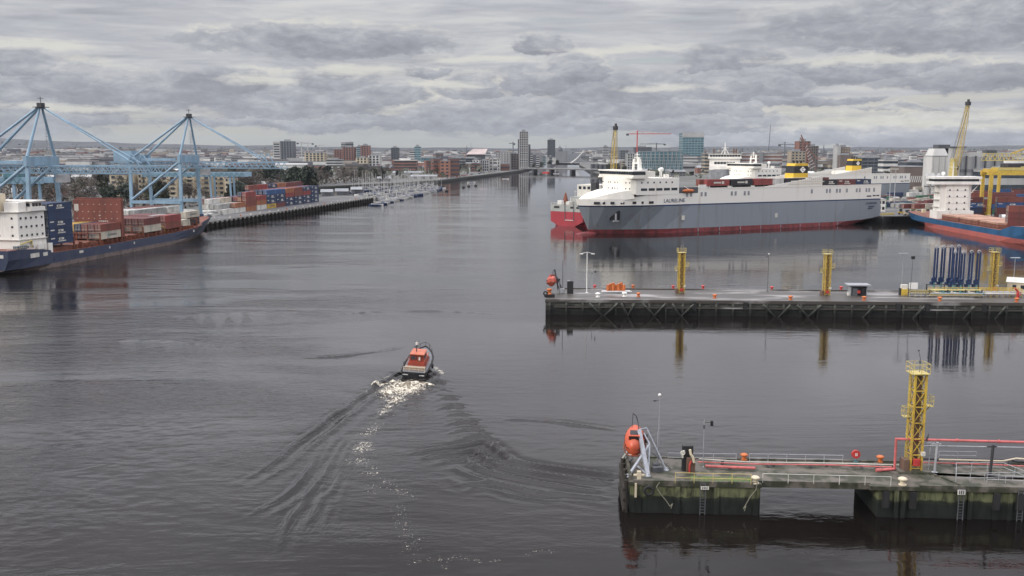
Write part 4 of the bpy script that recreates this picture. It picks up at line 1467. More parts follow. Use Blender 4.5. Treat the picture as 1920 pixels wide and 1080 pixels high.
# ================================================================ the pilot boat under way
def pilot_boat():
    st, bw = G(775, 709, 0.0), G(792, 655, 1.6)
    d = Vector((bw.x - st.x + 0.6, bw.y - st.y, 0))
    rz = math.atan2(d.y, d.x) - PI / 2
    t = thing('pilot_boat', 'orange-cabined pilot boat with a dark hull heading up the river', 'boat', (st.x, st.y, 0.0), rz)
    t.rotation_euler = (math.radians(2.5), math.radians(4), rz)
    t.scale = (0.86, 0.84, 0.84)
    L = 16.5
    M['boat_hull'] = mat('boat_hull', (0.022, 0.024, 0.028), 0.45, var=0.3)
    M['boat_deck'] = mat('boat_deck', (0.15, 0.155, 0.165), 0.6, var=0.2, scale=1.0)
    M['boat_cabin'] = mat('boat_cabin', (0.30, 0.048, 0.026), 0.42, var=0.25, scale=0.8)
    M['boat_roof'] = mat('boat_roof', (0.52, 0.145, 0.075), 0.45, var=0.2, scale=0.8)
    # hull along +y, stern at y=0
    st_ = [(0, 2.3, 1.15), (3, 2.5, 1.15), (7, 2.55, 1.3), (10.5, 2.35, 1.5), (13.2, 1.75, 1.75), (15.2, 0.95, 1.95), (16.5, 0.12, 2.1)]
    rings = []
    for y, w, z in st_:
        k = y / L
        rings.append([(-w, y, z), (-w * 0.94, y, 0.3 + 0.5 * k), (-w * 0.62 * (1 - 0.5 * k ** 3), y - 0.7 * k, -0.5), (0, y - 1.2 * k, -0.8), (w * 0.62 * (1 - 0.5 * k ** 3), y - 0.7 * k, -0.5), (w * 0.94, y, 0.3 + 0.5 * k), (w, y, z)])
    MB().loft(rings, closed=True).build('hull', M['boat_hull'], t, smooth=False)
    dk = MB()
    dk.add([(-w + 0.2, y, z + 0.02) for y, w, z in st_[:-1]] + [(w - 0.2, y, z + 0.02) for y, w, z in st_[:-1]] + [(0, 16.2, 2.1)],
           [(i, i + 6, i + 7, i + 1) for i in range(5)] + [(5, 11, 12)])
    dk.build('deck', M['boat_deck'], t)
    for s in (-1, 1):
        MB().path([(s * w, y, z + 0.05) for y, w, z in st_], 0.17, 8).build('fender', M['rubber'], t)
    MB().path([(-1.75, 13.2, 1.75), (-1.7, 13.2, 2.7), (-0.95, 15.2, 2.95), (0, 16.6, 3.1), (0.95, 15.2, 2.95), (1.7, 13.2, 2.7), (1.75, 13.2, 1.75)], 0.05, 6).path([(-0.95, 15.2, 2.0), (-0.95, 15.2, 2.95)], 0.04, 5).path([(0.95, 15.2, 2.0), (0.95, 15.2, 2.95)], 0.04, 5).path([(0, 16.4, 2.0), (0, 16.6, 3.1)], 0.04, 5).build('bow_rail', M['boom_dark'], t)
    for s in (-1, 1):
        MB().tube((s * 2.6, 2.5 + 4, 0.85), (s * 2.9, 2.5 + 4, 0.85), 0.5, 12).build('tyre', M['rubber'], t)
    # lower cabin with sloping sides, wheelhouse on top
    def house(y0, y1, w0, w1, z0, z1, ry0=0.0, ry1=0.0):
        return [[(-w0, y0, z0), (w0, y0, z0), (w0, y1, z0), (-w0, y1, z0)], [(-w1, y0 + ry0, z1), (w1, y0 + ry0, z1), (w1, y1 - ry1, z1), (-w1, y1 - ry1, z1)]]
    MB().loft(house(2.6, 10.8, 1.75, 1.5, 1.2, 2.35, 0.2, 1.6)).build('cabin', M['boat_cabin'], t)
    wh = MB().loft(house(3.4, 8.2, 1.45, 1.25, 2.3, 3.75, 0.15, 0.9)).build('wheelhouse', M['boat_cabin'], t)
    MB().loft(house(3.2, 7.6, 1.42, 1.3, 3.75, 3.9)).build('roof', M['boat_roof'], t)
    MB().loft(house(7.6, 10.4, 1.3, 1.1, 2.36, 2.46, 0.1, 0.6)).build('foredeck_top', M['boat_roof'], t)
    for x0, x1, z0, z1 in ((-1.1, -0.35, 2.75, 3.4), (-0.2, 0.0, 2.75, 3.4)):
        MB().box(x0, x1, 3.38, 3.5, z0, z1).build('window', M['glass'], t)
    MB().box(0.2, 0.85, 3.36, 3.5, 2.35, 3.5).build('door', M['rust'], t)
    MB().box(0.4, 0.68, 3.33, 3.37, 2.7, 3.3).build('lifebuoy', M['white'], t)
    for s in (-1, 1):
        for y in (4.4, 5.7):
            MB().obox((s * 1.38, y, 3.1), (0.12, 0.95, 0.6)).build('window', M['glass'], t)
        MB().path([(s * 1.62, 3.0, 2.3), (s * 1.62, 3.0, 2.85), (s * 1.55, 9.5, 2.85), (s * 1.5, 10.2, 2.3)], 0.04, 5).build('grab_rail', M['boat_roof'], t)
    MB().box(-1.9, 1.9, 1.2, 2.5, 1.17, 1.75).build('aft_locker', mat('locker_tan', (0.34, 0.25, 0.18), 0.7, scale=2.0), t)
    b = MB()
    for x in (-2.0, -0.9, 0.9, 2.0):
        b.tube((x, 0.25, 1.1), (x, 0.25, 2.1), 0.05, 6)
    b.tube((-2.0, 0.25, 2.1), (2.0, 0.25, 2.1), 0.05, 6).tube((-2.0, 0.25, 1.65), (2.0, 0.25, 1.65), 0.035, 6)
    b.build('stern_rail', M['cream'], t)
    MB().box(-0.85, 0.85, -0.25, 0.0, -0.3, 1.1).build('stern_platform', M['black'], t)
    for s in (-1, 1):
        MB().box(s * 1.55 - 0.5, s * 1.55 + 0.5, -0.06, 0.0, 0.55, 0.68).build('stern_stripe', M['white'], t)
    MB().tube((-0.35, 5.4, 3.9), (-0.35, 5.4, 5.6), 0.09, 6).beam((-0.9, 5.4, 4.9), (0.2, 5.4, 4.9), 0.07).build('mast', M['black'], t)
    MB().tube((-0.35, 5.4, 5.3), (-0.35, 5.4, 5.9), 0.26, 10).build('radar', M['white'], t)
    MB().obox((-0.35, 5.4, 6.0), (0.9, 0.2, 0.12), 0.3).build('scanner', M['darkgrey'], t)
    return t


pilot_boat()


# ================================================================ LEFT BANK: container ship, cranes, quay, yard
def hull_rings(stations, levels):
    """stations: (x, zshift?, [half breadth per level]); returns rings for a closed loft from keel round the deck edge"""
    rings = []
    for x, hb, zs in stations:
        port = [(x + (zz[1] if isinstance(zz, tuple) else 0), h_, (zz[0] if isinstance(zz, tuple) else zz)) for h_, zz in zip(hb, zs)]
        star = [(a, -b_, c) for a, b_, c in port]
        rings.append(port[::-1] + star)
    return rings


def ship_hull(name, mats, stations, parent, cy, bands):
    """stations (x, half-breadths[], zlevels[], dx[]); bands = material index between successive levels"""
    mb = MB()
    n = len(stations[0][1])
    for s in (1, -1):
        base = len(mb.v)
        for x, hb, zs, dx in stations:
            for h_, z, d in zip(hb, zs, dx):
                mb.v.append((x + d, cy + s * h_, z))
        for k in range(len(stations) - 1):
            for i in range(n - 1):
                a = base + k * n + i
                mb.f.append((a, a + 1, a + n + 1, a + n))
                mb.m.append(bands[i])
    # deck and transoms
    top = [(x + dx[-1], cy + hb[-1], zs[-1]) for x, hb, zs, dx in stations]
    bot = [(x + dx[-1], cy - hb[-1], zs[-1]) for x, hb, zs, dx in stations]
    o = len(mb.v)
    mb.v.extend(top + bot)
    K = len(top)
    for k in range(K - 1):
        mb.f.append((o + k, o + k + 1, o + K + k + 1, o + K + k))
        mb.m.append(len(mats) - 1)
    for st in (stations[0], stations[-1]):
        x, hb, zs, dx = st
        for i in range(n - 1):
            if hb[i] + hb[i + 1] > 0.02:
                mb.add([(x + dx[i], cy - hb[i], zs[i]), (x + dx[i], cy + hb[i], zs[i]), (x + dx[i + 1], cy + hb[i + 1], zs[i + 1]), (x + dx[i + 1], cy - hb[i + 1], zs[i + 1])], [(0, 1, 2, 3)], bands[i])
    return mb.build(name, mats, parent)


M['hull_blue'] = mat('hull_blue', (0.028, 0.040, 0.085), 0.42, var=0.35, scale=0.25, col2=(0.045, 0.055, 0.085), stretch=(1, 1, 0.15))
M['boot_brown'] = mat('boot_brown', (0.17, 0.13, 0.12), 0.7, var=0.35, scale=0.5, col2=(0.09, 0.075, 0.07))
M['deck_rust'] = mat('deck_rust', (0.20, 0.075, 0.05), 0.75, var=0.4, scale=0.7)
M['ship_white'] = mat('ship_white', (0.76, 0.74, 0.69), 0.45, var=0.12, scale=0.5, col2=(0.58, 0.53, 0.46), stretch=(1, 1, 0.18), lo=0.5, hi=0.8)

# container kinds: one shared mesh per colour and length
CC = {'dark blue': (0.022, 0.042, 0.10), 'blue': (0.03, 0.085, 0.22), 'maroon': (0.15, 0.042, 0.038), 'red brown': (0.21, 0.062, 0.045), 'red': (0.26, 0.05, 0.045), 'orange': (0.33, 0.13, 0.06),
      'yellow': (0.50, 0.33, 0.06), 'white': (0.62, 0.61, 0.57), 'cream': (0.50, 0.46, 0.38), 'grey': (0.32, 0.32, 0.31), 'green': (0.04, 0.13, 0.08), 'black': (0.02, 0.02, 0.025), 'light blue': (0.09, 0.22, 0.34)}
for k_, c_ in CC.items():
    M['box ' + k_] = mat('box_' + k_.replace(' ', '_'), c_, 0.55, var=0.35, scale=0.35, col2=tuple(x * 0.62 + 0.012 for x in c_), stretch=(1, 1, 0.4), lo=0.42, hi=0.72)
_cm = {}


def container_mesh(color, L=12.19, mark=0):
    key = (color, round(L, 1), mark)
    if key in _cm:
        return _cm[key]
    b = MB()
    w, h_ = 2.44, 2.59
    b.box(0.1, L - 0.1, 0.05, w - 0.05, 0.12, h_ - 0.06)
    for x in (0, L - 0.16):
        for y in (0, w - 0.16):
            b.box(x, x + 0.16, y, y + 0.16, 0, h_)
    for y in (0.0, w - 0.1):
        b.box(0.16, L - 0.16, y, y + 0.1, h_ - 0.14, h_ - 0.01)
        b.box(0.16, L - 0.16, y, y + 0.1, 0.02, 0.16)
    n = int(L / 0.55)
    for k in range(n):          # corrugated sides
        x = 0.28 + k * (L - 0.56) / n
        b.box(x, x + 0.26, 0.02, 0.05, 0.17, h_ - 0.15)
        b.box(x, x + 0.26, w - 0.05, w - 0.02, 0.17, h_ - 0.15)
    for y in (0.42, 0.86, 1.54, 1.98):   # lock bars of the end doors
        b.box(0.04, 0.08, y, y + 0.06, 0.15, h_ - 0.1, 1)
    b.box(0.03, 0.09, 0.2, w - 0.2, 0.78, 0.84, 1)
    b.box(0.06, 0.09, w / 2 - 0.03, w / 2 + 0.03, 0.15, h_ - 0.1, 2)
    if mark:
        m0 = L * (0.30 if mark == 1 else 0.42)
        if mark in (1, 3):      # white emblem with a bar below, and a small plate
            b.box(m0 + 1.0, m0 + 3.6, -0.012, 0.015, 1.3, 1.95, 1)
            b.box(m0 + 1.6, m0 + 2.4, -0.014, -0.004, 1.45, 1.75, 0)
            b.box(m0 + 0.6, m0 + 4.6, -0.012, 0.015, 0.75, 1.05, 1)
            b.box(0.6, 2.6, -0.012, 0.015, 1.75, 2.1, 1)
        elif mark == 2:         # long dark lettering bar
            for q in range(6):
                b.box(m0 + q * 0.75, m0 + q * 0.75 + 0.5, -0.012, 0.015, 1.0, 1.6, 2)
            b.box(m0 - 1.3, m0 - 0.4, -0.012, 0.015, 0.95, 1.65, 3)
    me = b.mesh('container', [M['box ' + color], M['offwhite'], M['darkgrey'], M['teal']])
    _cm[key] = me
    return me


LBL = {}


def container(color, org, ang, L, label, group, mark=0):
    n = LBL.get(label, 0)
    LBL[label] = n + 1
    return inst(container_mesh(color, L, mark), 'shipping_container', org, ang, label, 'container', group)


TIER = ['bottom tier', 'second tier', 'third tier', 'fourth tier', 'fifth tier', 'sixth tier']


def container_ship():
    ang = math.atan2(0.989, 0.148)
    org = Vector((-144.2, 302, 0))
    t = thing('container_ship', 'dark blue feeder container ship lying along the left quay', 'ship', org, ang)
    e, nrm = Vector((math.cos(ang), math.sin(ang), 0)), Vector((-math.sin(ang), math.cos(ang), 0))
    B = 18.4
    hb = B / 2
    Z = [-3, 0.0, 1.25, 2.6, 5.0]

    def stn(x, f, zt, dx=0.0, stern=False):
        zz = [-3, 0.0, 1.35, zt * 0.6, zt]
        return (x, [hb * q for q in f], zz, [dx * k for k in (-1.2, 0, 0.25, 0.6, 1.0)])
    sts = [stn(-22, (0.0, 0.02, 0.80, 0.93, 0.95), 7.2), stn(-17, (0.1, 0.35, 0.93, 0.99, 1.0), 7.2), stn(-8, (0.7, 0.90, 1, 1, 1), 6.4), stn(-2.5, (0.9, 1, 1, 1, 1), 5.6), stn(-2, (0.9, 1, 1, 1, 1), 4.6), stn(30, (0.95, 1, 1, 1, 1), 4.2), stn(75, (0.95, 1, 1, 1, 1), 4.4),
           stn(90, (0.75, 0.84, 0.90, 0.95, 1), 4.8, 0.5), stn(99, (0.5, 0.62, 0.72, 0.82, 0.93), 5.4, 1.5), stn(107, (0.25, 0.35, 0.46, 0.60, 0.78), 6.6, 3.0), stn(113, (0.05, 0.12, 0.22, 0.36, 0.50), 7.4, 4.5), stn(117, (0.0, 0.0, 0.02, 0.05, 0.10), 7.7, 5.0)]
    ship_hull('hull', [M['boot_brown'], M['hull_blue'], M['deck_rust']], sts, t, hb, [0, 0, 1, 1])
    MB().ellipsoid((118.5, hb, -0.6), (4.0, 1.5, 1.3), 12, 8).build('bulbous_bow', M['boot_brown'], t, smooth=True)
    # raised forecastle bulwark
    pts = [(99 + 1.5, .93, 5.4), (107 + 3, .78, 6.6), (113 + 4.5, .5, 7.4), (117 + 5, .1, 7.7)]
    b = MB()
    for s in (1, -1):
        for (x0, f0, z0), (x1, f1, z1) in zip(pts[:-1], pts[1:]):
            y0, y1 = hb + s * hb * f0, hb + s * hb * f1
            b.add([(x0, y0, z0), (x1, y1, z1), (x1 + 0.2, y1, z1 + 1.1), (x0 + 0.15, y0, z0 + 1.1)], [(0, 1, 2, 3)])
    b.build('bulwark', M['hull_blue'], t)
    # superstructure: octagonal white tower, bridge above
    ply = [(-14, 2.2), (-6.5, 0.6), (-3.4, 0.6), (-3.4, 17.8), (-6.5, 17.8), (-14, 16.2)]
    MB().prism(ply, 5.0, 9.6).prism([(x - (0.0 if x < -10 else 0.15), hb + (y - hb) * 0.985) for x, y in ply], 9.8, 18.0).build('deckhouse', M['ship_white'], t)
    b = MB()
    for z in (9.6, 18.0):
        b.prism([(x + (0.4 if x > -10 else -0.5), hb + (y - hb) * 1.04) for x, y in ply], z, z + 0.2)
    b.build('deck_edge', M['offwhite'], t)
    br = MB().box(-9.6, -3.8, 0.0, 18.4, 18.2, 19.4).box(-9.2, -4.2, 0.5, 17.9, 20.7, 21.0).box(-9.0, -4.5, 0.8, 17.6, 19.4, 20.7)
    br.build('bridge', M['ship_white'], t)
    MB().box(-9.7, -3.7, -0.2, 18.6, 21.0, 21.35).build('bridge_roof', M['ship_white'], t)
    for k in range(3):
        MB().box(-8.9 + k * 1.5, -7.7 + k * 1.5, 0.72, 0.79, 19.55, 20.5).build('window', M['glass'], t)
    for k in range(8):
        MB().box(-9.06, -8.99, 1.5 + k * 2, 3.1 + k * 2, 19.55, 20.5).build('window', M['glass'], t)
    MB().box(-13.5, -9.8, 2.2, 7.0, 18.2, 21.0).build('chart_house', M['ship_white'], t)
    MB().box(-15.5, -11.0, 8.0, 14.0, 18.0, 23.5).build('funnel', M['cream'], t)
    for z in (7.4, 11.0, 13.6, 16.2):
        for k in range(4):
            f = (k + 0.5) / 4
            x, y = -14 + 7.5 * f, 2.2 - 1.6 * f
            MB().obox((x, y - 0.03, z), (0.55, 0.14, 0.6), -0.21).build('porthole', M['glass'], t)
    for z in (11.0, 13.6, 16.2):
        MB().box(-5.2, -4.65, 0.55, 0.75, z - 0.3, z + 0.3).build('porthole', M['glass'], t)
        for k in range(3):
            MB().box(-14.08, -13.9, 4 + k * 4.5, 4.6 + k * 4.5, z - 0.3, z + 0.3).build('porthole', M['glass'], t)
    # stern deck gear
    MB().path([(-10, 1.0, 7.2), (-10, 1.0, 9.2), (-16, 0.6, 8.6)], 0.22, 6).build('stores_crane', M['paleyellow'], t)
    MB().box(-17, -12, 1.2, 2.4, 6.9, 8.1).build('rescue_boat', M['blueglass'], t)
    MB().box(-8.5, -4.5, -0.02, 0.3, 6.4, 8.0).box(-3.2, -1.2, 0.1, 0.6, 4.8, 7.8).build('bulwark_house', M['ship_white'], t)
    for x0, x1, z0, z1 in ((-12.5, -8.3, 4.1, 5.4), (-6.4, -4.2, 4.1, 5.2)):
        MB().box(x0, x1, -0.06, 0.3, z0, z1).build('mooring_port', M['offwhite'], t)
    for k in range(6):
        MB().box(-22.1, -21.9, 2.0 + k * 2.5, 3.6 + k * 2.5, 5.0, 6.0).build('mooring_port', M['offwhite'], t)
    b = MB()
    for q in range(14):
        b.beam((-22 + q * 0.9, 0.35 if q > 5 else 0.7, 7.1), (-22 + q * 0.9, 0.35 if q > 5 else 0.7, 8.1), 0.06)
    b.beam((-22, 0.6, 8.1), (-10, 0.3, 8.1), 0.06).beam((-22, 0.6, 7.6), (-10, 0.3, 7.6), 0.05)
    b.build('stern_rail', M['offwhite'], t)
    for x, z in ((12.5, 3.0), (30, 2.8), (46, 2.8), (92, 3.4)):
        MB().box(x, x + (2.2 if x < 20 else 0.7), -0.05, 0.25, z, z + 0.8).build('draught_mark', M['offwhite'], t)
    for x in (-1, 10):
        MB().tube((x, -0.04, 2.4), (x, 0.3, 2.4), 0.3, 8).build('hawse', M['black'], t)
    # hatch coamings, lashing gear and stanchions in rust-red
    MB().box(-1.5, 96, 1.6, 16.8, 4.3, 5.9).build('hatch_coaming', M['deck_rust'], t)
    rnd = random.Random(8)
    for x in range(12, 96, 3):
        MB().box(x - 0.2, x + 0.2, 0.3, 1.5, 4.2, 5.6 + rnd.random() * 1.0).build('lashing_post', M['rust'], t)
    for x in (10.5, 25.5, 40.5, 53.5, 81.5, 96):
        b = MB()
        for y in (0.5, 5, 9.2, 13, 17.8):
            b.box(x, x + 0.4, y - 0.2, y + 0.2, 4.2, 8.6)
        b.box(x, x + 0.4, 0.3, 18.0, 8.3, 8.6).box(x, x + 0.4, 0.3, 18.0, 6.6, 6.8)
        b.build('lashing_bridge', M['rust'], t)
    b = MB()
    for x in range(14, 96, 2):
        b.beam((x, 0.25, 4.2), (x, 0.25, 5.4), 0.08)
    b.beam((14, 0.25, 5.4), (95, 0.25, 5.4), 0.07).beam((14, 0.25, 4.9), (95, 0.25, 4.9), 0.06)
    b.build('deck_rail', M['rust'], t)
    MB().box(56, 66, 1.2, 9, 5.9, 6.9).box(66.5, 70, 1.0, 3, 4.8, 6.6).build('hatch_cover', M['brown'], t)
    MB().path([(67, 1.4, 5.5), (68, 1.2, 7.6), (70, 1.2, 7.2), (71, 1.2, 5.5)], 0.2, 6).build('stores_crane', M['yellow'], t)
    # folded hatch cover standing across the deck
    M['cover'] = mat('cover', (0.22, 0.065, 0.045), 0.65, var=0.25, scale=0.4, col2=(0.15, 0.05, 0.038), stretch=(1, 1, 0.3))
    hc = MB().box(38.9, 39.7, 0.1, 18.3, 6.0, 19.2).box(40.2, 41.0, 0.3, 18.1, 6.0, 19.8)
    h_ = hc.build('folded_hatch_cover', M['cover'], t)
    b = MB()
    for z in (17.4, 14.8, 12.4):
        for k in range(8):
            b.box(38.84, 38.91, 1.4 + k * 2.2, 1.75 + k * 2.2, z, z + 0.22)
    b.box(38.84, 38.91, 16.3, 17.9, 15.2, 17.6)
    for k in range(5):
        b.box(38.84, 38.91, 5.2 + k * 0.75, 5.75 + k * 0.75, 11.3, 11.8)
    b.box(38.84, 38.91, 8.3, 8.8, 11.3, 11.8).box(38.84, 38.91, 8.0, 8.6, 13.4, 13.8)
    b.build('stencil_marks', M['offwhite'], h_)
    # containers aboard (each a thing resting on the ship)
    def put(color, x, col, z, L, label, mark=0):
        p = org + e * x + nrm * (0.35 + col * 2.5) + Vector((0, 0, z))
        container(color, p, ang, L, label, 'containers aboard the blue feeder ship', mark)
    for tier in range(5):
        for col in range(7):
            if col > 2 and tier < 4 and col < 6:
                continue
            c = 'dark blue' if not (tier == 4 and col > 0) else ('maroon' if col > 2 else 'dark blue')
            lab = ('dark blue container with white emblem, %s of the stack beside the white deckhouse' % TIER[tier]) if col == 0 else ('%s container, %s beside the white deckhouse, %s column in' % (c, TIER[tier], ['first', 'second', 'third', 'fourth', 'fifth', 'sixth', 'seventh'][col]))
            put(c, -2.0, col, 7.0 + tier * 2.62, 12.19, lab, 1 if (col == 0 and tier != 3) else 0)
    c2 = [['cream', 'grey', 'maroon', 'maroon', 'maroon', 'maroon', 'dark blue'], ['red brown', 'maroon', 'red brown', 'dark blue', 'yellow', 'yellow', 'red brown']]
    ORD = ['first', 'second', 'third', 'fourth', 'fifth', 'sixth', 'seventh']
    for tier in range(2):
        for col in range(7):
            c = c2[tier][col]
            put(c, 26.3, col, 6.2 + tier * 2.62, 12.19, '%s container, %s column in, %s before the folded hatch cover' % (c, ORD[col], TIER[tier]), 2 if (col == 0 and tier == 0) else 0)
    rows = [(54.5, [['cream', 'grey', 'cream', 'grey', 'grey', 'red brown', 'white'], ['maroon', 'maroon', 'maroon', 'maroon', 'red brown', 'maroon', 'maroon']]),
            (70.5, [['red brown', 'maroon', 'cream', 'maroon', 'grey', 'maroon', 'grey'], ['red', 'red brown', 'grey', 'maroon', 'maroon', 'maroon', 'maroon']])]
    for x, tiers in rows:
        for ti, cols in enumerate(tiers):
            for ci, c in enumerate(cols):
                if x > 60 and ci < 1 and False:
                    continue
                put(c, x, ci, 6.2 + ti * 2.62, 12.19, '%s container, %s column in, %s of the %s low stack towards the bow' % (c, ORD[ci], TIER[ti].split()[0], 'first' if x < 60 else 'second'))
    for ci, c in enumerate(['cream', 'grey', 'white']):
        put(c, 86.0, ci + 0.4, 6.2, 6.06, 'short %s container %s from the river side behind the bow' % (c, ORD[ci]))
    put('cream', 92.5, 1.2, 8.9, 12.19, 'pale container with dark lettering standing over the bow of the blue ship', 2)
    MB().box(92, 104, 3.2, 12, 6.0, 8.7).build('forecastle_house', M['black'], t)
    return t


container_ship()


# ---- ship-to-shore cranes
def sts_crane(Y, label, apex_z=51.5, reach=46.0, tilt=0):
    x, y = LQP(Y, 3.0)
    t = thing('gantry_crane', label, 'crane', (x, y, LAND_Z), math.atan2(LQN.y, LQN.x), 'blue quay cranes')
    # local x: towards the river; local y: along the quay (upstream)
    K = M['crane_blue']
    g, w = 24.5, 17.6      # rail gauge, leg spacing
    z0 = 31.0 - LAND_Z
    for sx, xb in ((0, 0.0), (-1, -g)):
        for yb in (0.0, w):
            yt = yb + (0.9 if yb == 0 else -0.9) * 1.6
            MB().beam((xb, yb, 1.6), (xb - 0.3, yt, z0), 1.3, 1.0).build('leg', K, t)
            MB().box(xb - 1.0, xb + 1.0, yb - 3.4, yb + 3.4, 0.9, 1.9).build('sill', K, t)
            for k in range(4):
                MB().tube((xb - 0.3, yb - 2.7 + k * 1.8, 0.45), (xb + 0.3, yb - 2.7 + k * 1.8, 0.45), 0.42, 10).build('wheel', M['black'], t)
        MB().box(xb - 0.9, xb + 0.5, 0.0, w, z0, z0 + 3.4).build('portal_beam', K, t)
    for yb in (0.0, w):
        MB().box(-g, 0, yb - 0.5, yb + 0.5, 9.2, 10.6).build('tie_beam', K, t)
        MB().tube((-g + 0.3, yb, 10.8), (-0.6, yb * 0.84 + 1.4, z0 + 0.5), 0.55, 10).build('diagonal', K, t)
    # A-frame above the waterside legs
    ap = Vector((1.0, w / 2, apex_z - LAND_Z))
    for yb in (1.5, w - 1.5):
        MB().tube((-0.2, yb, z0 + 3.4), ap + Vector((0, 0.5 if yb > 5 else -0.5, 0)), 0.55, 10, 0.4).build('mast_leg', K, t)
    for yb in (3.5, w - 3.5):
        MB().tube((-g, yb, z0 + 2.5), ap + Vector((-0.6, 0.4 if yb > 5 else -0.4, 0)), 0.48, 8).build('back_stay', K, t)
        MB().tube((reach * 0.80, yb + (3 if yb < 8 else -3), z0 + 1.0), ap + Vector((0.6, 0, -0.2)), 0.26, 8).build('fore_stay', K, t)
    MB().obox(ap + Vector((0, 0, 0.7)), (1.8, 2.0, 1.3)).box(ap.x - 1.9, ap.x + 1.9, ap.y - 1.9, ap.y + 1.9, ap.z - 0.2, ap.z).build('mast_head', M['boom_dark'], t)
    MB().tube(ap, ap + Vector((0, 0, 3.4)), 0.12, 6).beam(ap + Vector((-1.2, 0, 2.9)), ap + Vector((1.2, 0, 2.9)), 0.15).build('mast_light', M['boom_dark'], t)
    # boom and trolley girder: twin trussed beams
    for yb in (w / 2 - 3.2, w / 2 + 3.2):
        b = MB()
        x0, x1 = -g - 13, reach
        for z in (z0 - 2.4, z0 + 0.2):
            b.box(x0, x1, yb - 0.24, yb + 0.24, z - 0.22, z + 0.22)
        n = 30
        for k in range(n):
            xa, xb = x0 + (x1 - x0) * k / n, x0 + (x1 - x0) * (k + 1) / n
            b.beam((xa, yb, z0 - 2.1), ((xa + xb) / 2, yb, z0), 0.22).beam(((xa + xb) / 2, yb, z0), (xb, yb, z0 - 2.1), 0.22)
        b.build('boom_girder', K, t)
    MB().box(-g - 12, reach - 2, w / 2 - 4.6, w / 2 - 4.3, z0 - 1.3, z0 - 1.15).box(-g - 12, reach - 2, w / 2 - 4.6, w / 2 - 4.5, z0 - 0.2, z0 - 0.1).build('walkway', K, t)
    MB().box(-g - 11, -g - 2, w / 2 - 3.4, w / 2 + 3.4, z0 + 0.6, z0 + 5.2).build('machinery_house', K, t)
    MB().box(6, 9.5, w / 2 - 1.6, w / 2 + 1.6, z0 - 5.6, z0 - 2.9).build('trolley_cab', M['lightgrey'], t)
    for s in (-1, 1):
        b = MB()
        b.beam((reach * 0.80 - 2.5, w / 2 + s * 3.2, z0 + 0.4), (reach * 0.80, w / 2 + s * 3.2, z0 + 4.2), 0.3).beam((reach * 0.80 + 2.5, w / 2 + s * 3.2, z0 + 0.4), (reach * 0.80, w / 2 + s * 3.2, z0 + 4.2), 0.3)
        b.build('boom_post', K, t)
    MB().box(-g + 4, -4, w / 2 - 5, w / 2 - 4.4, z0 + 0.8, z0 + 2.0).build('cable_tray', K, t)
    b = MB()
    for k in range(12):   # stair zigzag up the upstream leg
        za, zb = 2 + k * 2.1, 4.1 + k * 2.1
        b.beam((-1.5 + 1.6 * (k % 2), w + 1.0, za), (0.1 - 1.6 * (k % 2), w + 1.0, zb), 0.18)
    b.build('stair', K, t)
    b = MB()
    for s in (0, 1):
        b.beam((-2.5 + s * 0.8, w - 2.2, z0 + 3.5), (-2.5 + s * 0.8, w - 2.2, z0 + 15), 0.12)
    for k in range(9):
        b.beam((-2.5, w - 2.2, z0 + 4 + k * 1.2), (-1.7, w - 2.2, z0 + 4.8 + k * 1.2), 0.1).beam((-3.0, w - 2.5, z0 + 4.4 + k * 1.2), (-1.2, w - 1.9, z0 + 4.4 + k * 1.2), 0.1)
    b.build('ladder_tower', M['steel'], t)
    return t


sts_crane(331, 'light blue quay crane over the white deckhouse, at the left edge')
sts_crane(431, 'light blue quay crane behind the bow of the blue ship')


# ---- quay wall face with slanting fender panels
def quay_fenders():
    ang = math.atan2(LQD.y, LQD.x)
    t = thing('quay_wall', 'dark timber-fendered face of the left quay', 'quay wall', (LQP(400)[0], 400, 0), ang)
    L = (692.5 - 400) / LQD.y
    MB().box(0, L, -0.5, -0.02, 2.4, 3.42).build('cope', M['concrete'], t)
    n = 62
    for k in range(n):
        x = 2 + k * L / n
        MB().beam((x, -0.8, 3.2), (x + 1.9, -0.8, -1.2), 1.3, 0.7).build('fender', M['timber'], t)
    MB().box(0, L, -0.62, -0.5, 0.9, 1.25).build('waling', M['timber'], t)
    for k in range(26):
        x = 6 + k * L / 26
        MB().lathe([(0.45, 3.52), (0.3, 3.9), (0.5, 4.3)], 8, (x, 1.4, 0)).build('quay_bollard', M['orange' if k % 5 == 2 else 'offwhite'], t)
    return t


quay_fenders()


# ---- yard gantries behind the ship cranes
def yard_gantry(px, py, Y, span, hgt, label, ang=None):
    p = A(px, py, Y)
    t = thing('yard_gantry', label, 'crane', (p.x, p.y, LAND_Z), 0.06, 'light blue yard gantries')
    K = M['crane_blue']
    MB().box(-4, span, -0.9, 0.9, hgt - 2.6, hgt).build('girder', K, t)
    MB().box(-4, span, 9.1, 10.9, hgt - 2.6, hgt).build('girder', K, t)
    for x in (span * 0.62, span * 0.82):
        for y in (0, 10):
            MB().beam((x, y, 0.8), (x - 0.3, y, hgt - 2.6), 1.0).build('leg', K, t)
            MB().obox((x, y, 0.5), (2.6, 1.2, 0.9)).build('bogie', M['darkgrey'], t)
    b = MB()
    for k in range(int((span + 4) / 3)):
        b.beam((-4 + k * 3, -0.95, hgt - 2.4), (-2.5 + k * 3, -0.95, hgt - 0.2), 0.25).beam((-2.5 + k * 3, -0.95, hgt - 0.2), (-1 + k * 3, -0.95, hgt - 2.4), 0.25)
    b.build('truss', M['teal'], t)
    MB().box(span * 0.5, span * 0.5 + 4, -1.5, 11.5, hgt, hgt + 2.4).build('trolley', M['tealglass'], t)


yard_gantry(280, 336, 575, 58, 20, 'light blue yard gantry spanning the container stacks behind the second quay crane')
yard_gantry(-60, 352, 395, 30, 22, 'light blue yard gantry half hidden behind the white deckhouse')


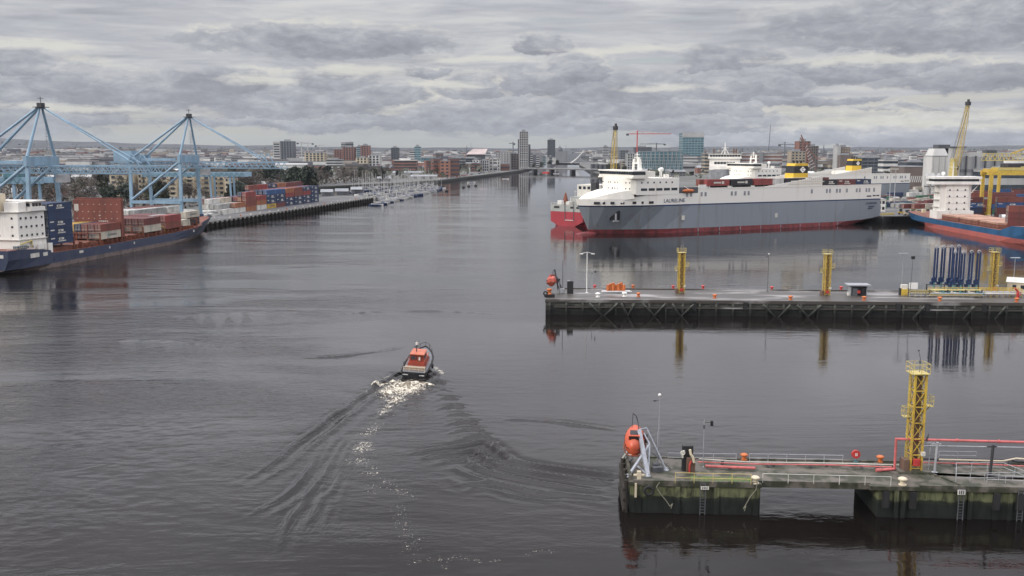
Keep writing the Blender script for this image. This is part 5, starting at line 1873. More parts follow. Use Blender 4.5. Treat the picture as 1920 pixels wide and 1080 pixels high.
# ---- container yard on the left quay
def yard_left():
    rnd = random.Random(21)
    ang = math.atan2(LQD.y, LQD.x)

    def at(Y, off):
        return Vector(LQP(Y, off) + (LAND_Z + 0.03,))
    bays = [494 + k * 13.0 for k in range(10)]
    # front row, from near to far, colours from the ground up
    front = [['white'], ['white', 'orange'], ['orange', 'red brown', 'red brown', 'red'], ['white', 'orange', 'red'], ['yellow', 'dark blue', 'dark blue', 'blue'], ['maroon', 'dark blue', 'dark blue', 'blue'],
             ['dark blue', 'dark blue', 'red', 'orange'], ['dark blue', 'dark blue', 'red brown', 'red brown'], ['dark blue', 'dark blue', 'red', 'dark blue'], ['dark blue', 'dark blue', 'dark blue', 'dark blue']]
    bw = ['nearest', 'second', 'third', 'fourth', 'fifth', 'sixth', 'seventh', 'eighth', 'ninth', 'tenth and farthest']
    for k, st in enumerate(front):
        for ti, c in enumerate(st):
            container(c, at(bays[k], 13 + 2.44) + Vector((0, 0, ti * 2.62)), ang, 12.19, '%s container, %s tier, %s stack of the left quay front row' % (c, TIER[ti].split()[0], bw[k].split()[0]), 'containers in the front row of the left quay', 3 if c in ('dark blue', 'white') else (2 if c == 'yellow' else 0))
    for r in range(1, 5):
        for k in range(10):
            hmax = 4 if r < 4 else 5
            hh = len(front[k]) if r == 1 else (hmax if k > 3 else 3)
            if k < 2 and r < 3:
                hh = 2
            for ti in range(hh):
                # only what can be seen: the near end of the row and the upper tiers
                if not (ti >= hh - 1 or k in (2, 4) or (k < 5 and ti >= hh - 2)):
                    continue
                c = rnd.choice(['maroon', 'dark blue', 'red brown', 'dark blue', 'maroon', 'red', 'orange', 'blue'] if k > 1 else ['white', 'cream', 'white', 'grey'])
                if ti == hh - 1 and k in (0, 1, 2, 3, 4) and r > 3:
                    c = rnd.choice(['maroon', 'red brown', 'maroon'])
                container(c, at(bays[k] + rnd.uniform(-.3, .3), 13 + 2.44 + r * 2.75) + Vector((0, 0, ti * 2.62)), ang, 12.19, '%s container, %s tier, %s stack, %s row back on the left quay' % (c, TIER[ti].split()[0], bw[k].split()[0], ['', 'second', 'third', 'fourth', 'fifth', 'sixth', 'seventh'][r]), 'containers stacked behind the front row of the left quay', 3 if c == 'dark blue' and rnd.random() < .5 else 0)
    # pale reefers and mixed boxes under the second crane
    k = 0
    for r in range(6):
        for q in range(5):
            Y = 404 + q * 12.8
            hh = [3, 3, 3, 2, 1][q] if r > 0 else [1, 1, 2, 1, 1][q]
            for ti in range(hh):
                c = rnd.choice(['white', 'cream', 'white', 'white', 'grey'])
                if q in (1, 2) and r > 2 and ti == hh - 1:
                    c = rnd.choice(['red', 'maroon', 'dark blue', 'red brown'])
                if not (ti == hh - 1 or q == 0 or r == 0):
                    continue
                k += 1
                container(c, at(Y, 6 + r * 3.0) + Vector((0, 0, ti * 2.62)), ang, 12.19, '%s container, %s tier, stack %s, %s row behind the second blue crane' % (c, TIER[ti].split()[0], ['one', 'two', 'three', 'four', 'five'][q], ['front', 'second', 'third', 'fourth', 'fifth', 'sixth'][r]), 'pale containers behind the second blue crane', 2 if rnd.random() < .4 else 0)
    for q in range(4):
        Y = 442 + q * 13.2
        container('white', at(Y, 17), ang, 12.19, 'white container alone by the quay edge, %s from the blue ship' % ORDS[q], 'white containers on the apron', 2)
        container('white', at(Y + 2, 21), ang, 12.19, 'white container behind another on the apron, %s from the blue ship' % ORDS[q], 'white containers on the apron', 0)
    # low stacks behind the ship between the cranes
    for q in range(5):
        c = ['grey', 'maroon', 'dark blue', 'cream', 'grey'][q]
        container(c, at(345 + q * 13, 44), ang, 12.19, '%s container on the ground between the two blue quay cranes, %s from the left' % (c, ORDS[q]), 'containers between the cranes')


ORDS = ['first', 'second', 'third', 'fourth', 'fifth', 'sixth', 'seventh', 'eighth']
yard_left()
# ================================================================ RIGHT BANK: ferries, ships, yard, cranes
M['ferry_grey'] = mat('ferry_grey', (0.24, 0.27, 0.30), 0.34, scale=0.5, col2=(0.19, 0.185, 0.18), stretch=(0.8, 0.8, 0.05), lo=0.50, hi=0.75, detail=8)
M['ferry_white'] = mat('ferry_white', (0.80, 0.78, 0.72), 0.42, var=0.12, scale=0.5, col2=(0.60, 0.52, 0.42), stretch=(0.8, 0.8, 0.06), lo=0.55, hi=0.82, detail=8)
M['ferry_house'] = mat('ferry_house', (0.82, 0.79, 0.71), 0.45, var=0.1, scale=0.15)
M['boot_red'] = mat('boot_red', (0.26, 0.05, 0.055), 0.6, var=0.4, scale=0.35, col2=(0.13, 0.035, 0.035), stretch=(1, 1, 0.5))
M['red_hull'] = mat('red_hull', (0.38, 0.035, 0.05), 0.4, var=0.2, scale=0.2, stretch=(1, 1, 0.3))
M['ship_greygreen'] = mat('ship_greygreen', (0.36, 0.37, 0.35), 0.55, var=0.2, scale=0.3)
M['funnel_yellow'] = mat('funnel_yellow', (0.66, 0.43, 0.04), 0.4, var=0.12, scale=0.3)
M['ropro_deck'] = mat('ropro_deck', (0.20, 0.19, 0.17), 0.8, var=0.3, scale=0.1)


def ferry(label, org, name_on=True):
    t = thing('ferry', label, 'ship', org, FANG, 'grey and white cargo ferries')
    B = 26.0
    hb = B / 2
    # levels: keel, waterline, top of red boot, black line (two), top of the white side
    zl = lambda top: [-4.0, 0.0, 1.9, 12.1, 12.7, top]

    def stn(x, f, top, rake):
        return (x, [hb * q for q in f], zl(top), [-rake * k for k in (-0.2, 0, 0.18, 0.86, 0.9, 1.0)])
    S = [stn(7.6, (0.0, 0.01, 0.015, 0.05, 0.06, 0.06), 15.4, 7.2), stn(10, (0.03, 0.07, 0.10, 0.33, 0.36, 0.36), 15.4, 6.4), stn(14, (0.10, 0.2, 0.25, 0.60, 0.63, 0.64), 15.4, 5.0), stn(20, (0.26, 0.40, 0.46, 0.82, 0.85, 0.86), 15.6, 3.0),
         stn(28, (0.5, 0.64, 0.70, 0.95, 0.97, 0.98), 17.0, 1.0), stn(38, (0.78, 0.86, 0.90, 1, 1, 1), 19.0, 0), stn(52, (0.95, 0.98, 0.99, 1, 1, 1), 19.3, 0), stn(100, (1, 1, 1, 1, 1, 1), 19.3, 0), stn(138, (0.96, 1, 1, 1, 1, 1), 19.3, 0)]
    S2 = []
    for x, z1, z2 in ((146, -0.6, 2.0), (156, 1.2, 2.4), (164, 2.6, 3.2), (168, 3.4, 3.9)):
        S2.append((x, [hb * q for q in ((0.5 if x < 150 else 0.3), 0.86, 0.97, 1, 1, 1)], [z1 - (3.0 if x < 150 else 0.4), z1, z2, 12.1, 12.7, 19.3], [0] * 6))
    ship_hull('hull', [M['boot_red'], M['ferry_grey'], M['navy'], M['ferry_white'], M['ropro_deck']], S + S2, t, hb, [0, 0, 1, 2, 3])
    MB().ellipsoid((6.0, hb, -0.4), (6.5, 1.7, 1.4), 12, 8).build('bulbous_bow', M['boot_red'], t, smooth=True)
    # fore superstructure: cream wedge sweeping up from the stem to the house front
    prof = [(1.2, 15.3, .06), (5, 16.0, .42), (10, 17.2, .66), (16, 18.2, .82)]
    mb = MB()
    rr = []
    for x, z, f in [(2.0, 15.41, .10), (6.5, 16.4, .46), (11, 17.7, .68), (17, 18.9, .86), (22, 19.4, .96)]:
        rr.append([(x, hb - hb * f, 15.2 if x < 20 else 15.6), (x, hb + hb * f, 15.2 if x < 20 else 15.6), (x, hb + hb * f * .97, z), (x, hb - hb * f * .97, z)])
    mb.loft(rr)
    mb.build('foredeck_shield', M['ferry_house'], t)
    # house: front bowed, side's shade put into its colour as a greyer white
    ply = [(18.5, hb), (19.0, 5.0), (20.5, 1.2), (22.5, 0.0), (45, 0.0), (45, B), (22.5, B), (20.5, B - 1.2), (19.0, B - 5)]
    hs = MB()
    hs.prism(ply, 17.5, 24.4)
    house = hs.build('deckhouse', M['ferry_house'], t)
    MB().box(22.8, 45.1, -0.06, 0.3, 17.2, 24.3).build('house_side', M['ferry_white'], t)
    # windows of the front (two rows) and the side strip
    for z in (19.9, 22.5):
        for k in range(13):
            y = 1.8 + k * 1.85
            x = 18.45 + 0.10 * abs(y - hb) if abs(y - hb) < 8 else 19.0 + (abs(y - hb) - 8) * 0.40
            if (k * 7 + int(z)) % 4 == 0:
                continue
            MB().box(x - 0.1, x + 0.25, y - 0.28, y + 0.28, z - 0.3, z + 0.35).build('window', M['glass'], t)
    for k in range(5):
        MB().box(25 + k * 4, 28.2 + k * 4, -0.12, -0.04, 19.0, 20.1).build('window', M['glass'], t)
    for k in range(6):
        MB().box(25 + k * 3.2, 25.7 + k * 3.2, -0.12, -0.04, 22.2, 22.9).build('window', M['glass'], t)
    # bridge with full-width wings
    MB().box(19.6, 27, -1.2, B + 1.2, 24.4, 25.0).box(20.4, 33, 1.0, B - 1, 25.0, 27.4).box(20.2, 26, -1.2, 1.0, 25.0, 25.9).box(20.2, 26, B - 1, B + 1.2, 25.0, 25.9).build('bridge', M['ferry_house'], t)
    MB().box(19.8, 27.5, -1.5, B + 1.5, 27.4, 27.9).build('bridge_roof', M['ferry_white'], t)
    for k in range(14):
        MB().box(20.26, 20.45, -0.9 + k * 2.0, 0.85 + k * 2.0, 26.0, 27.2).build('window', M['glass'], t)
    for k in range(2):
        MB().box(21 + k * 3, 23.4 + k * 3, -1.26, -1.12, 26.0, 27.2).build('window', M['glass'], t)
    MB().box(20.4, 26.4, -1.18, 0.9, 25.9, 27.4).box(20.4, 26.4, B - 0.9, B + 1.18, 25.9, 27.4).build('bridge_wing', M['glass'], t)
    # mast, radar domes, railings on the roof
    b = MB()
    for y in (9.5, 15.5):
        b.beam((31, y, 27.9), (31, y + (0.8 if y < 12 else -0.8), 32.6), 0.8)
    b.box(30.4, 31.6, 9.5, 15.5, 30.6, 31.1).beam((31, 12.5, 31.0), (31, 12.5, 35.6), 0.35).box(30.8, 31.2, 10.0, 15.0, 33.2, 33.5).box(30.7, 31.3, 10.8, 14.2, 34.4, 34.65)
    b.build('mast', M['ferry_white'], t)
    MB().tube((27, 5, 27.9), (27, 5, 33.5), 0.6, 8).build('vent_post', M['ferry_white'], t)
    for x, y, r in ((39, 6.0, 0.9), (41.5, 8.5, 1.0), (36, 17, 0.8)):
        MB().tube((x, y, 24.4), (x, y, 27.5), 0.25, 6).ellipsoid((x, y, 28.0), (r, r, r), 10, 8).build('satellite_dome', M['white'], t, smooth=True)
    b = MB()
    for k in range(16):
        b.beam((27.6 + k * 1.15, 0.2, 24.4), (27.6 + k * 1.15, 0.2, 25.5), 0.08)
    b.beam((27.6, 0.2, 25.5), (44.9, 0.2, 25.5), 0.08).beam((27.6, 0.2, 25.0), (44.9, 0.2, 25.0), 0.06)
    b.build('roof_rail', M['ferry_white'], t)
    for k in range(9):
        x = 29 + (k * 3.7) % 14
        MB().obox((x, 3 + (k * 5.3) % 18, 25.0), (1.2 + k % 2, 1.2, 1.2 + (k % 3) * 0.7)).build('roof_vent', M['ferry_white'], t)
    # mooring openings in the bow
    for x, w in ((11.2, 2.0), (13.6, 0.9), (16.0, 1.6), (19.2, 1.6), (23.6, 1.7), (27, 1.0), (30.3, 2.4)):
        f = np.interp(x, [10, 14, 20, 28, 38], [0.36, .635, .85, .97, 1.0])
        f2 = np.interp(x + w, [10, 14, 20, 28, 38], [0.36, .635, .85, .97, 1.0])
        dx = np.interp(x, [10, 14, 20, 28, 38], [-6, -4.7, -2.8, -1, 0])
        mb = MB()
        ya, yb = hb - hb * f, hb - hb * f2
        mb.add([(x + dx, ya - 0.07, 13.3), (x + w + dx, yb - 0.07, 13.3), (x + w + dx, yb - 0.07, 14.4), (x + dx, ya - 0.07, 14.4), (x + dx, ya + 0.3, 13.3), (x + w + dx, yb + 0.3, 13.3), (x + w + dx, yb + 0.3, 14.4), (x + dx, ya + 0.3, 14.4)],
               [(0, 1, 2, 3), (0, 3, 7, 4), (1, 5, 6, 2), (3, 2, 6, 7), (0, 4, 5, 1)])
        mb.build('mooring_port', M['black'], t)
    # anchor recess
    x, dx = 16.4, -1.9
    y = hb - hb * 0.62
    MB().add([(12.6, 6.0, 10.4), (16.6, 3.4, 10.4), (17.2, 4.4, 6.2), (13.6, 6.8, 6.2), (13.8, 9.5, 9.8), (17.2, 8.2, 9.8), (17.6, 8.2, 6.8), (14.6, 9.9, 6.8)], [(0, 1, 2, 3), (0, 4, 5, 1), (0, 3, 7, 4), (1, 5, 6, 2)]).build('anchor_pocket', M['black'], t)
    MB().box(14.8, 15.4, 3.9, 4.6, 6.3, 9.2).box(13.9, 16.7, 3.9, 4.9, 5.6, 6.2).build('anchor', M['grey'], t)
    # recess with rescue boat and davit behind the house
    MB().box(45.2, 55.5, -0.08, 6, 17.6, 20.2).build('boat_recess', M['darkgrey'], t)
    MB().ellipsoid((50, -0.3, 18.6), (3.4, 1.0, 0.9), 12, 6).build('rescue_boat', M['orange'], t)
    MB().beam((48, -0.2, 20.6), (52, -0.3, 18.2), 0.3).build('davit_arm', M['white'], t)
    # vents in the side
    for x in [49, 51.2, 57, 59.2, 74, 76.2, 81.5, 83.7, 122, 131.5, 133.5, 138, 140, 144.5, 151, 153, 157.5, 159.3, 162.6]:
        z = 15.8 + (0.2 if x < 100 else 0.3)
        MB().box(x, x + 1.15, -0.07, 0.2, z, z + 1.9).build('side_vent', M['grey'], t)
    for x in (163, 165.4):
        MB().box(x - 0.5, x + 1.4, -0.07, 0.2, 13.9, 14.5).build('mooring_port', M['black'], t)
    MB().box(158.5, 161.5, -0.07, 0.2, 13.7, 14.3).build('mooring_port', M['black'], t)
    # pilot marks and doors low on the hull
    for x, z in ((47, 5.6), (100.5, 5.2)):
        MB().box(x, x + 1.6, -0.05, 0.2, z, z + 2.0).box(x + 0.3, x + 1.2, -0.07, 0.1, z + 0.9, z + 1.8).build('pilot_door', M['offwhite'], t)
    for k in range(22):
        x = 56 + k * 4.0
        MB().box(x, x + 0.35, -0.10, 0.15, 0.3 + 0.3 * (k % 3), 1.7).build('scuff_mark', M['rust' if k % 3 else 'grey'], t)
    # upper deck edge, side screens, sloping trellis screen up to the funnel casing
    MB().box(60, 168, -0.10, 0.25, 19.3, 19.75).build('bulwark', M['ferry_house'], t)
    MB().box(56, 60, -0.05, 0.4, 19.3, 21.2).build('bulwark_block', M['ferry_white'], t)
    mb = MB()
    for y0, y1 in ((-0.04, 0.3), (B - 0.3, B + 0.04)):
        mb.loft([[(93, y0, 19.2), (93, y1, 19.2), (93, y1, 19.7), (93, y0, 19.7)], [(112, y0, 19.2), (112, y1, 19.2), (112, y1, 22.0), (112, y0, 22.0)], [(129, y0, 19.2), (129, y1, 19.2), (129, y1, 24.5), (129, y0, 24.5)]])
    mb.build('sloping_screen', M['ferry_white'], t)
    b = MB()
    for k in range(17):
        x = 108 + k * 1.25
        b.box(x, x + 0.16, -0.10, -0.04, 19.9, 19.75 + (x - 94) * 0.135)
    b.box(108, 129, -0.09, -0.04, 20.6, 20.75).box(115, 129, -0.09, -0.04, 21.7, 21.85).box(122, 129, -0.09, -0.04, 22.8, 22.95)
    b.build('screen_trellis', M['cream'], t)
    # canopy over the open deck
    MB().loft([[(61, 1.0, 21.3), (61, 25, 21.3), (61, 25, 21.6), (61, 1.0, 21.6)], [(80, 1.0, 22.3), (80, 25, 22.3), (80, 25, 22.6), (80, 1, 22.6)], [(103, 1.0, 21.4), (103, 25, 21.4), (103, 25, 21.7), (103, 1.0, 21.7)]]).build('weather_canopy', M['ferry_house'], t) if False else None
    # funnel and casing
    MB().box(112, 129, 4, 22, 19.3, 21.8).build('funnel_casing', M['ferry_white'], t)
    f = MB()
    f.loft([[(118.6, 9, 21.8), (128, 9, 21.8), (128, 15, 21.8), (118.6, 15, 21.8)], [(119, 9, 25.5), (128, 9, 25.5), (128, 15, 25.5), (119, 15, 25.5)]])
    f.loft([[(119, 9, 25.5), (128, 9, 25.5), (128, 15, 25.5), (119, 15, 25.5)], [(119.6, 9, 29.0), (128, 9, 29.0), (128, 15, 29.0), (119.6, 15, 29.0)]], 1)
    f.loft([[(119.6, 9, 29.0), (128, 9, 29.0), (128, 15, 29.0), (119.6, 15, 29.0)], [(120.2, 9, 30.2), (128, 9, 30.2), (128, 15, 30.2), (120.2, 15, 30.2)]])
    fn = f.build('funnel', [M['funnel_yellow'], M['black']], t)
    MB().add([(124.6, 8.93, 25.6), (126.5, 8.93, 27.2), (124.6, 8.93, 28.8), (122.7, 8.93, 27.2)], [(0, 1, 2, 3)]).build('diamond_badge', M['white'], fn)
    text_part('C', 1.9, M['black'], fn, (124.0, 8.91, 26.6), (PI / 2, 0, 0), 'badge_letter')
    for k in range(3):
        MB().tube((121.5 + k * 2.3, 12, 30.2), (121.5 + k * 2.3, 12, 31.6), 0.5, 8).build('exhaust_pipe', M['black'], t)
    # stern gear behind the ramp
    MB().box(165, 168.3, 2, 24, 4.0, 11.5).build('stern_door', M['ferry_grey'], t)
    if name_on:
        text_part('LAURELINE', 2.3, M['navy'], t, (37.0, -0.12, 13.7), (PI / 2, 0, 0), 'name_lettering', sx=1.0)
        text_part('LAURELINE', 1.5, M['navy'], t, (158.0, -0.12, 10.0), (PI / 2, 0, 0), 'name_lettering')
        for k, w in ((0, 4.0), (1, 2.8)):
            MB().box(160, 160 + w, -0.06, 0.1, 8.7 - k * 0.9, 9.1 - k * 0.9).build('port_lettering', M['navy'], t)
    return t


f1 = ferry('grey and white cargo ferry lettered LAURELINE on its bow', FO - FN * 1.2, True)
f2o = Vector((FO.x + 110.5, FO.y + 231.5, 0))
f2 = dup(f1, f2o, FANG, 'second grey and white cargo ferry lying behind, its yellow funnel further right', None, None, ('name_lettering', 'port_lettering'))


# trailers and containers on the weather deck of the ferry
def trailer(color, loc, ang, label, group, L=13.0, mark=0):
    t = thing('trailer', label, 'trailer', loc, ang, group)
    b = MB().box(0, L, 0, 2.5, 1.15, 4.0)
    b.box(0.02, L - .02, -0.02, 0.0, 1.2, 1.3)
    bd = b.build('box_body', M['box ' + color], t)
    if mark:
        MB().box(L * .3, L * .62, -0.06, 0.0, 2.2, 2.9).box(L * .66, L * .76, -0.06, 0, 2.0, 3.2).build('lettering_panel', M['offwhite'], bd)
    MB().box(0.2, L - 0.3, 0.6, 1.9, 0.95, 1.14).build('chassis', M['darkgrey'], t)
    for x in (L - 1.4, L - 2.7, L - 4.0):
        MB().tube((x, 0.05, 0.5), (x, 2.45, 0.5), 0.5, 10).build('wheel', M['rubber'], t)
    MB().box(2.2, 2.5, 0.3, 0.5, 0, 1.0).box(2.2, 2.5, 2.0, 2.2, 0, 1.0).build('landing_leg', M['darkgrey'], t)
    return t


fo = FO - FN * 1.2
for i, (s, c, lab, mk) in enumerate([(62, 'red', 'red trailer with white lettering at the front of the ferry weather deck', 1), (75.5, 'black', 'black trailer with white lettering on the ferry deck', 1),
                                     (89, 'red', 'plain red trailer amidships on the ferry deck', 0), (100, 'white', 'white tank trailer behind the plain red one on the ferry deck', 0), (107.5, 'black', 'black trailer half hidden by the sloping screen of the ferry', 1)]):
    p = fo + FE * s + FN * 2.0 + Vector((0, 0, 18.3 if s > 70 else 18.0))
    p.z = 18.2
    trailer(c, p + Vector((0, 0, 1.15)), FANG, lab, 'trailers on the weather deck of the ferry', 12.6 if c != 'white' else 6.8, mk)
for i, (s, c, lab) in enumerate([(130.5, 'black', 'black container with pale lettering on the stern deck of the ferry'), (142.2, 'maroon', 'maroon container on the stern deck of the ferry'), (154, 'dark blue', 'dark blue container at the very stern of the ferry')]):
    p = fo + FE * s + FN * 3.0 + Vector((0, 0, 19.35))
    inst(container_mesh(c, 11.2 if c != 'dark blue' else 10, 3 if c != 'maroon' else 1), 'shipping_container', p, FANG, lab, 'container', 'containers on the stern deck of the ferry', (1, 1, 1.15))
    inst(container_mesh('black' if c == 'maroon' else 'maroon', 11.2 if c != 'dark blue' else 10, 0), 'shipping_container', p + FN * 3.2, FANG, lab.replace('container', 'box lashed behind the outer row,').replace('on the', 'hidden on the') if False else 'inboard %s container behind the outer one, %s along the ferry stern deck' % ('black' if c == 'maroon' else 'maroon', ORDS[i]), 'container', 'containers on the stern deck of the ferry', (1, 1, 1.15))
# pink-white covers of the far trailers
for i in range(6):
    c = ['red brown', 'white', 'red', 'cream', 'white', 'maroon'][i]
    p = fo + FE * (61 + i * 13.2 % 80) + FN * 6.5 + Vector((0, 0, 19.35))
    trailer(c, p, FANG, '%s trailer in the inner lane of the ferry deck, %s from the bow' % (c, ORDS[i]), 'trailers on the weather deck of the ferry', 12.4, 0)


# ---- red and grey ship seen stern-on
def red_ship():
    o_ = G(1062, 424)
    ang = math.atan2(0.80, 0.60)
    t = thing('cargo_ship', 'red and grey ship seen stern-on beside the bow of the big ferry', 'ship', o_, ang)
    hb = 9.6
    # local x along the heading (away), y to port
    S = []
    for x, f in ((0, .98), (4, 1), (20, 1), (60, 1), (78, .7), (88, .1)):
        k = 1 if x > 3 else 0
        S.append((x, [hb * q * f for q in (0.3 + 0.5 * k, 0.55 + 0.4 * k, 0.985, 1, 1)], [-2, 0.25 if x < 2 else 0, 2.2, 7.0, 10.2], [0] * 5))
    ship_hull('hull', [M['red_hull'], M['ship_greygreen'], M['ropro_deck']], S, t, 0, [0, 0, 0, 1])
    for y in (-4.2, 0.9):
        MB().box(-0.25, -0.02, y - 0.14, y + 0.14, 2.6, 10.6).build('ramp_guide', M['darkgrey'], t)
    MB().box(-0.22, -0.02, -4.0, 0.8, 2.8, 3.1).build('ramp_sill', M['offwhite'], t)
    for y in (6.5, 5.0, -6.5, -3):
        MB().box(-0.12, -0.02, y - 0.8, y + 0.8, 8.6, 9.6).build('mooring_port', M['black'], t)
    b = MB()
    for k in range(12):
        y = -9.2 + k * 1.67
        b.beam((0.1, y, 10.2), (0.1, y, 11.3), 0.09)
    b.beam((0.1, -9.3, 11.3), (0.1, 9.3, 11.3), 0.08).beam((0.1, -9.3, 10.8), (0.1, 9.3, 10.8), 0.06)
    b.build('stern_rail', M['offwhite'], t)
    for x, y, z, sx, sy, sz, m in ((3, 5.5, 11.2, 2, 2.4, 2, 'white'), (4, 1, 11, 3, 2, 1.6, 'offwhite'), (8, -2, 11.6, 4, 5, 2.8, 'ship_greygreen'), (9, -6, 12, 3, 3, 3.6, 'offwhite'), (14, 2, 12, 5, 6, 3.5, 'ship_greygreen'), (5, -4, 10.9, 2, 1.5, 1.4, 'black'), (6, 7.4, 10.9, 2.4, 1.6, 1.4, 'black')):
        MB().obox((x, y, z), (sx, sy, sz)).build('deck_house', M[m], t)
    MB().lathe([(1.3, 10.2), (1.2, 12.5), (0.5, 15.2), (0.15, 16.0)], 10, (6, 4.6, 0)).build('vent_cowl', M['rust'], t)
    b = MB()
    for x, y, h_ in ((10, 0, 18), (9, -3, 16.5), (12, 3, 17), (7, -8, 15), (3, -7.5, 13.5)):
        b.tube((x, y, 10), (x, y, h_), 0.13, 6)
    b.beam((10, -2, 16.5), (10, 2, 16.5), 0.12).beam((9, -4.5, 15), (9, -1.5, 15), 0.1)
    b.build('mast', M['offwhite'], t)
    MB().box(16, 34, -8.5, 8.5, 10.2, 13).box(20, 34, -7, 7, 13, 19.5).build('deckhouse', M['offwhite'], t)
    for k in range(5):
        MB().box(19.9, 20.02, -6 + k * 2.6, -4.4 + k * 2.6, 17.2, 18.6).build('window', M['glass'], t)
    MB().box(13, 16, -8.5, -5.5, 10.2, 21).box(12.9, 16.1, -8.6, -5.4, 14, 15.6).build('stair_tower', M['boom_dark'], t)


red_ship()


# ---- third ship, seen bow-on between the ferries and the city
def third_ship():
    p = Vector((176, 800, 0))
    t = thing('cargo_ship', 'white-topped grey ship seen bow-on behind the ferries', 'ship', p, PI / 2 - 0.20)
    hb = 13.0
    S = []
    for x, f, top, rk in ((0, (0, .02, .06, .12), 21, 5), (5, (.1, .25, .5, .62), 21, 4), (12, (.3, .5, .8, .9), 20, 2), (22, (.6, .8, .97, 1), 20, 0), (120, (.9, 1, 1, 1), 20, 0)):
        S.append((x, [hb * q for q in f], [-3, 0, 13, top], [-rk * k for k in (0, 0, .8, 1)]))
    ship_hull('hull', [M['grey'], M['grey'], M['ship_white'], M['ropro_deck']], S, t, 0, [0, 1, 1])
    MB().prism([(4, -9), (14, -12.4), (40, -12.6), (40, 12.6), (14, 12.4), (4, 9), (0, 4), (0, -4)], 20.2, 23.5).build('forward_shield', M['ship_white'], t)
    MB().box(16, 40, -12.6, 12.6, 23.5, 29.5).build('deckhouse', M['ship_white'], t)
    MB().box(14.5, 26, -13.8, 13.8, 29.5, 31.0).box(15, 26, -13.4, 13.4, 31.0, 33).build('bridge', M['ship_white'], t)
    MB().box(14, 27, -14, 14, 33, 33.6).build('bridge_roof', M['offwhite'], t)
    for k in range(11):
        MB().box(14.9, 15.05, -12.6 + k * 2.3, -10.6 + k * 2.3, 31.2, 32.7).build('window', M['glass'], t)
    for k in range(7):
        MB().box(15.9, 16.05, -8.6 + k * 2.5, -6.4 + k * 2.5, 25.0, 26.9).build('window', M['glass'], t)
    b = MB().beam((18, 0, 33), (18, 0, 43), 0.8)
    for s in (-3, 3):
        b.beam((18, s, 33.6), (18, 0, 39), 0.5)
    b.box(17.7, 18.3, -3, 3, 38.4, 38.8)
    b.build('mast', M['ship_white'], t)
    for s in (-8, -10, 8.5):
        MB().box(20, 21.5, s, s + 1.2, 33.6, 38).build('vent_post', M['brown'], t)


third_ship()


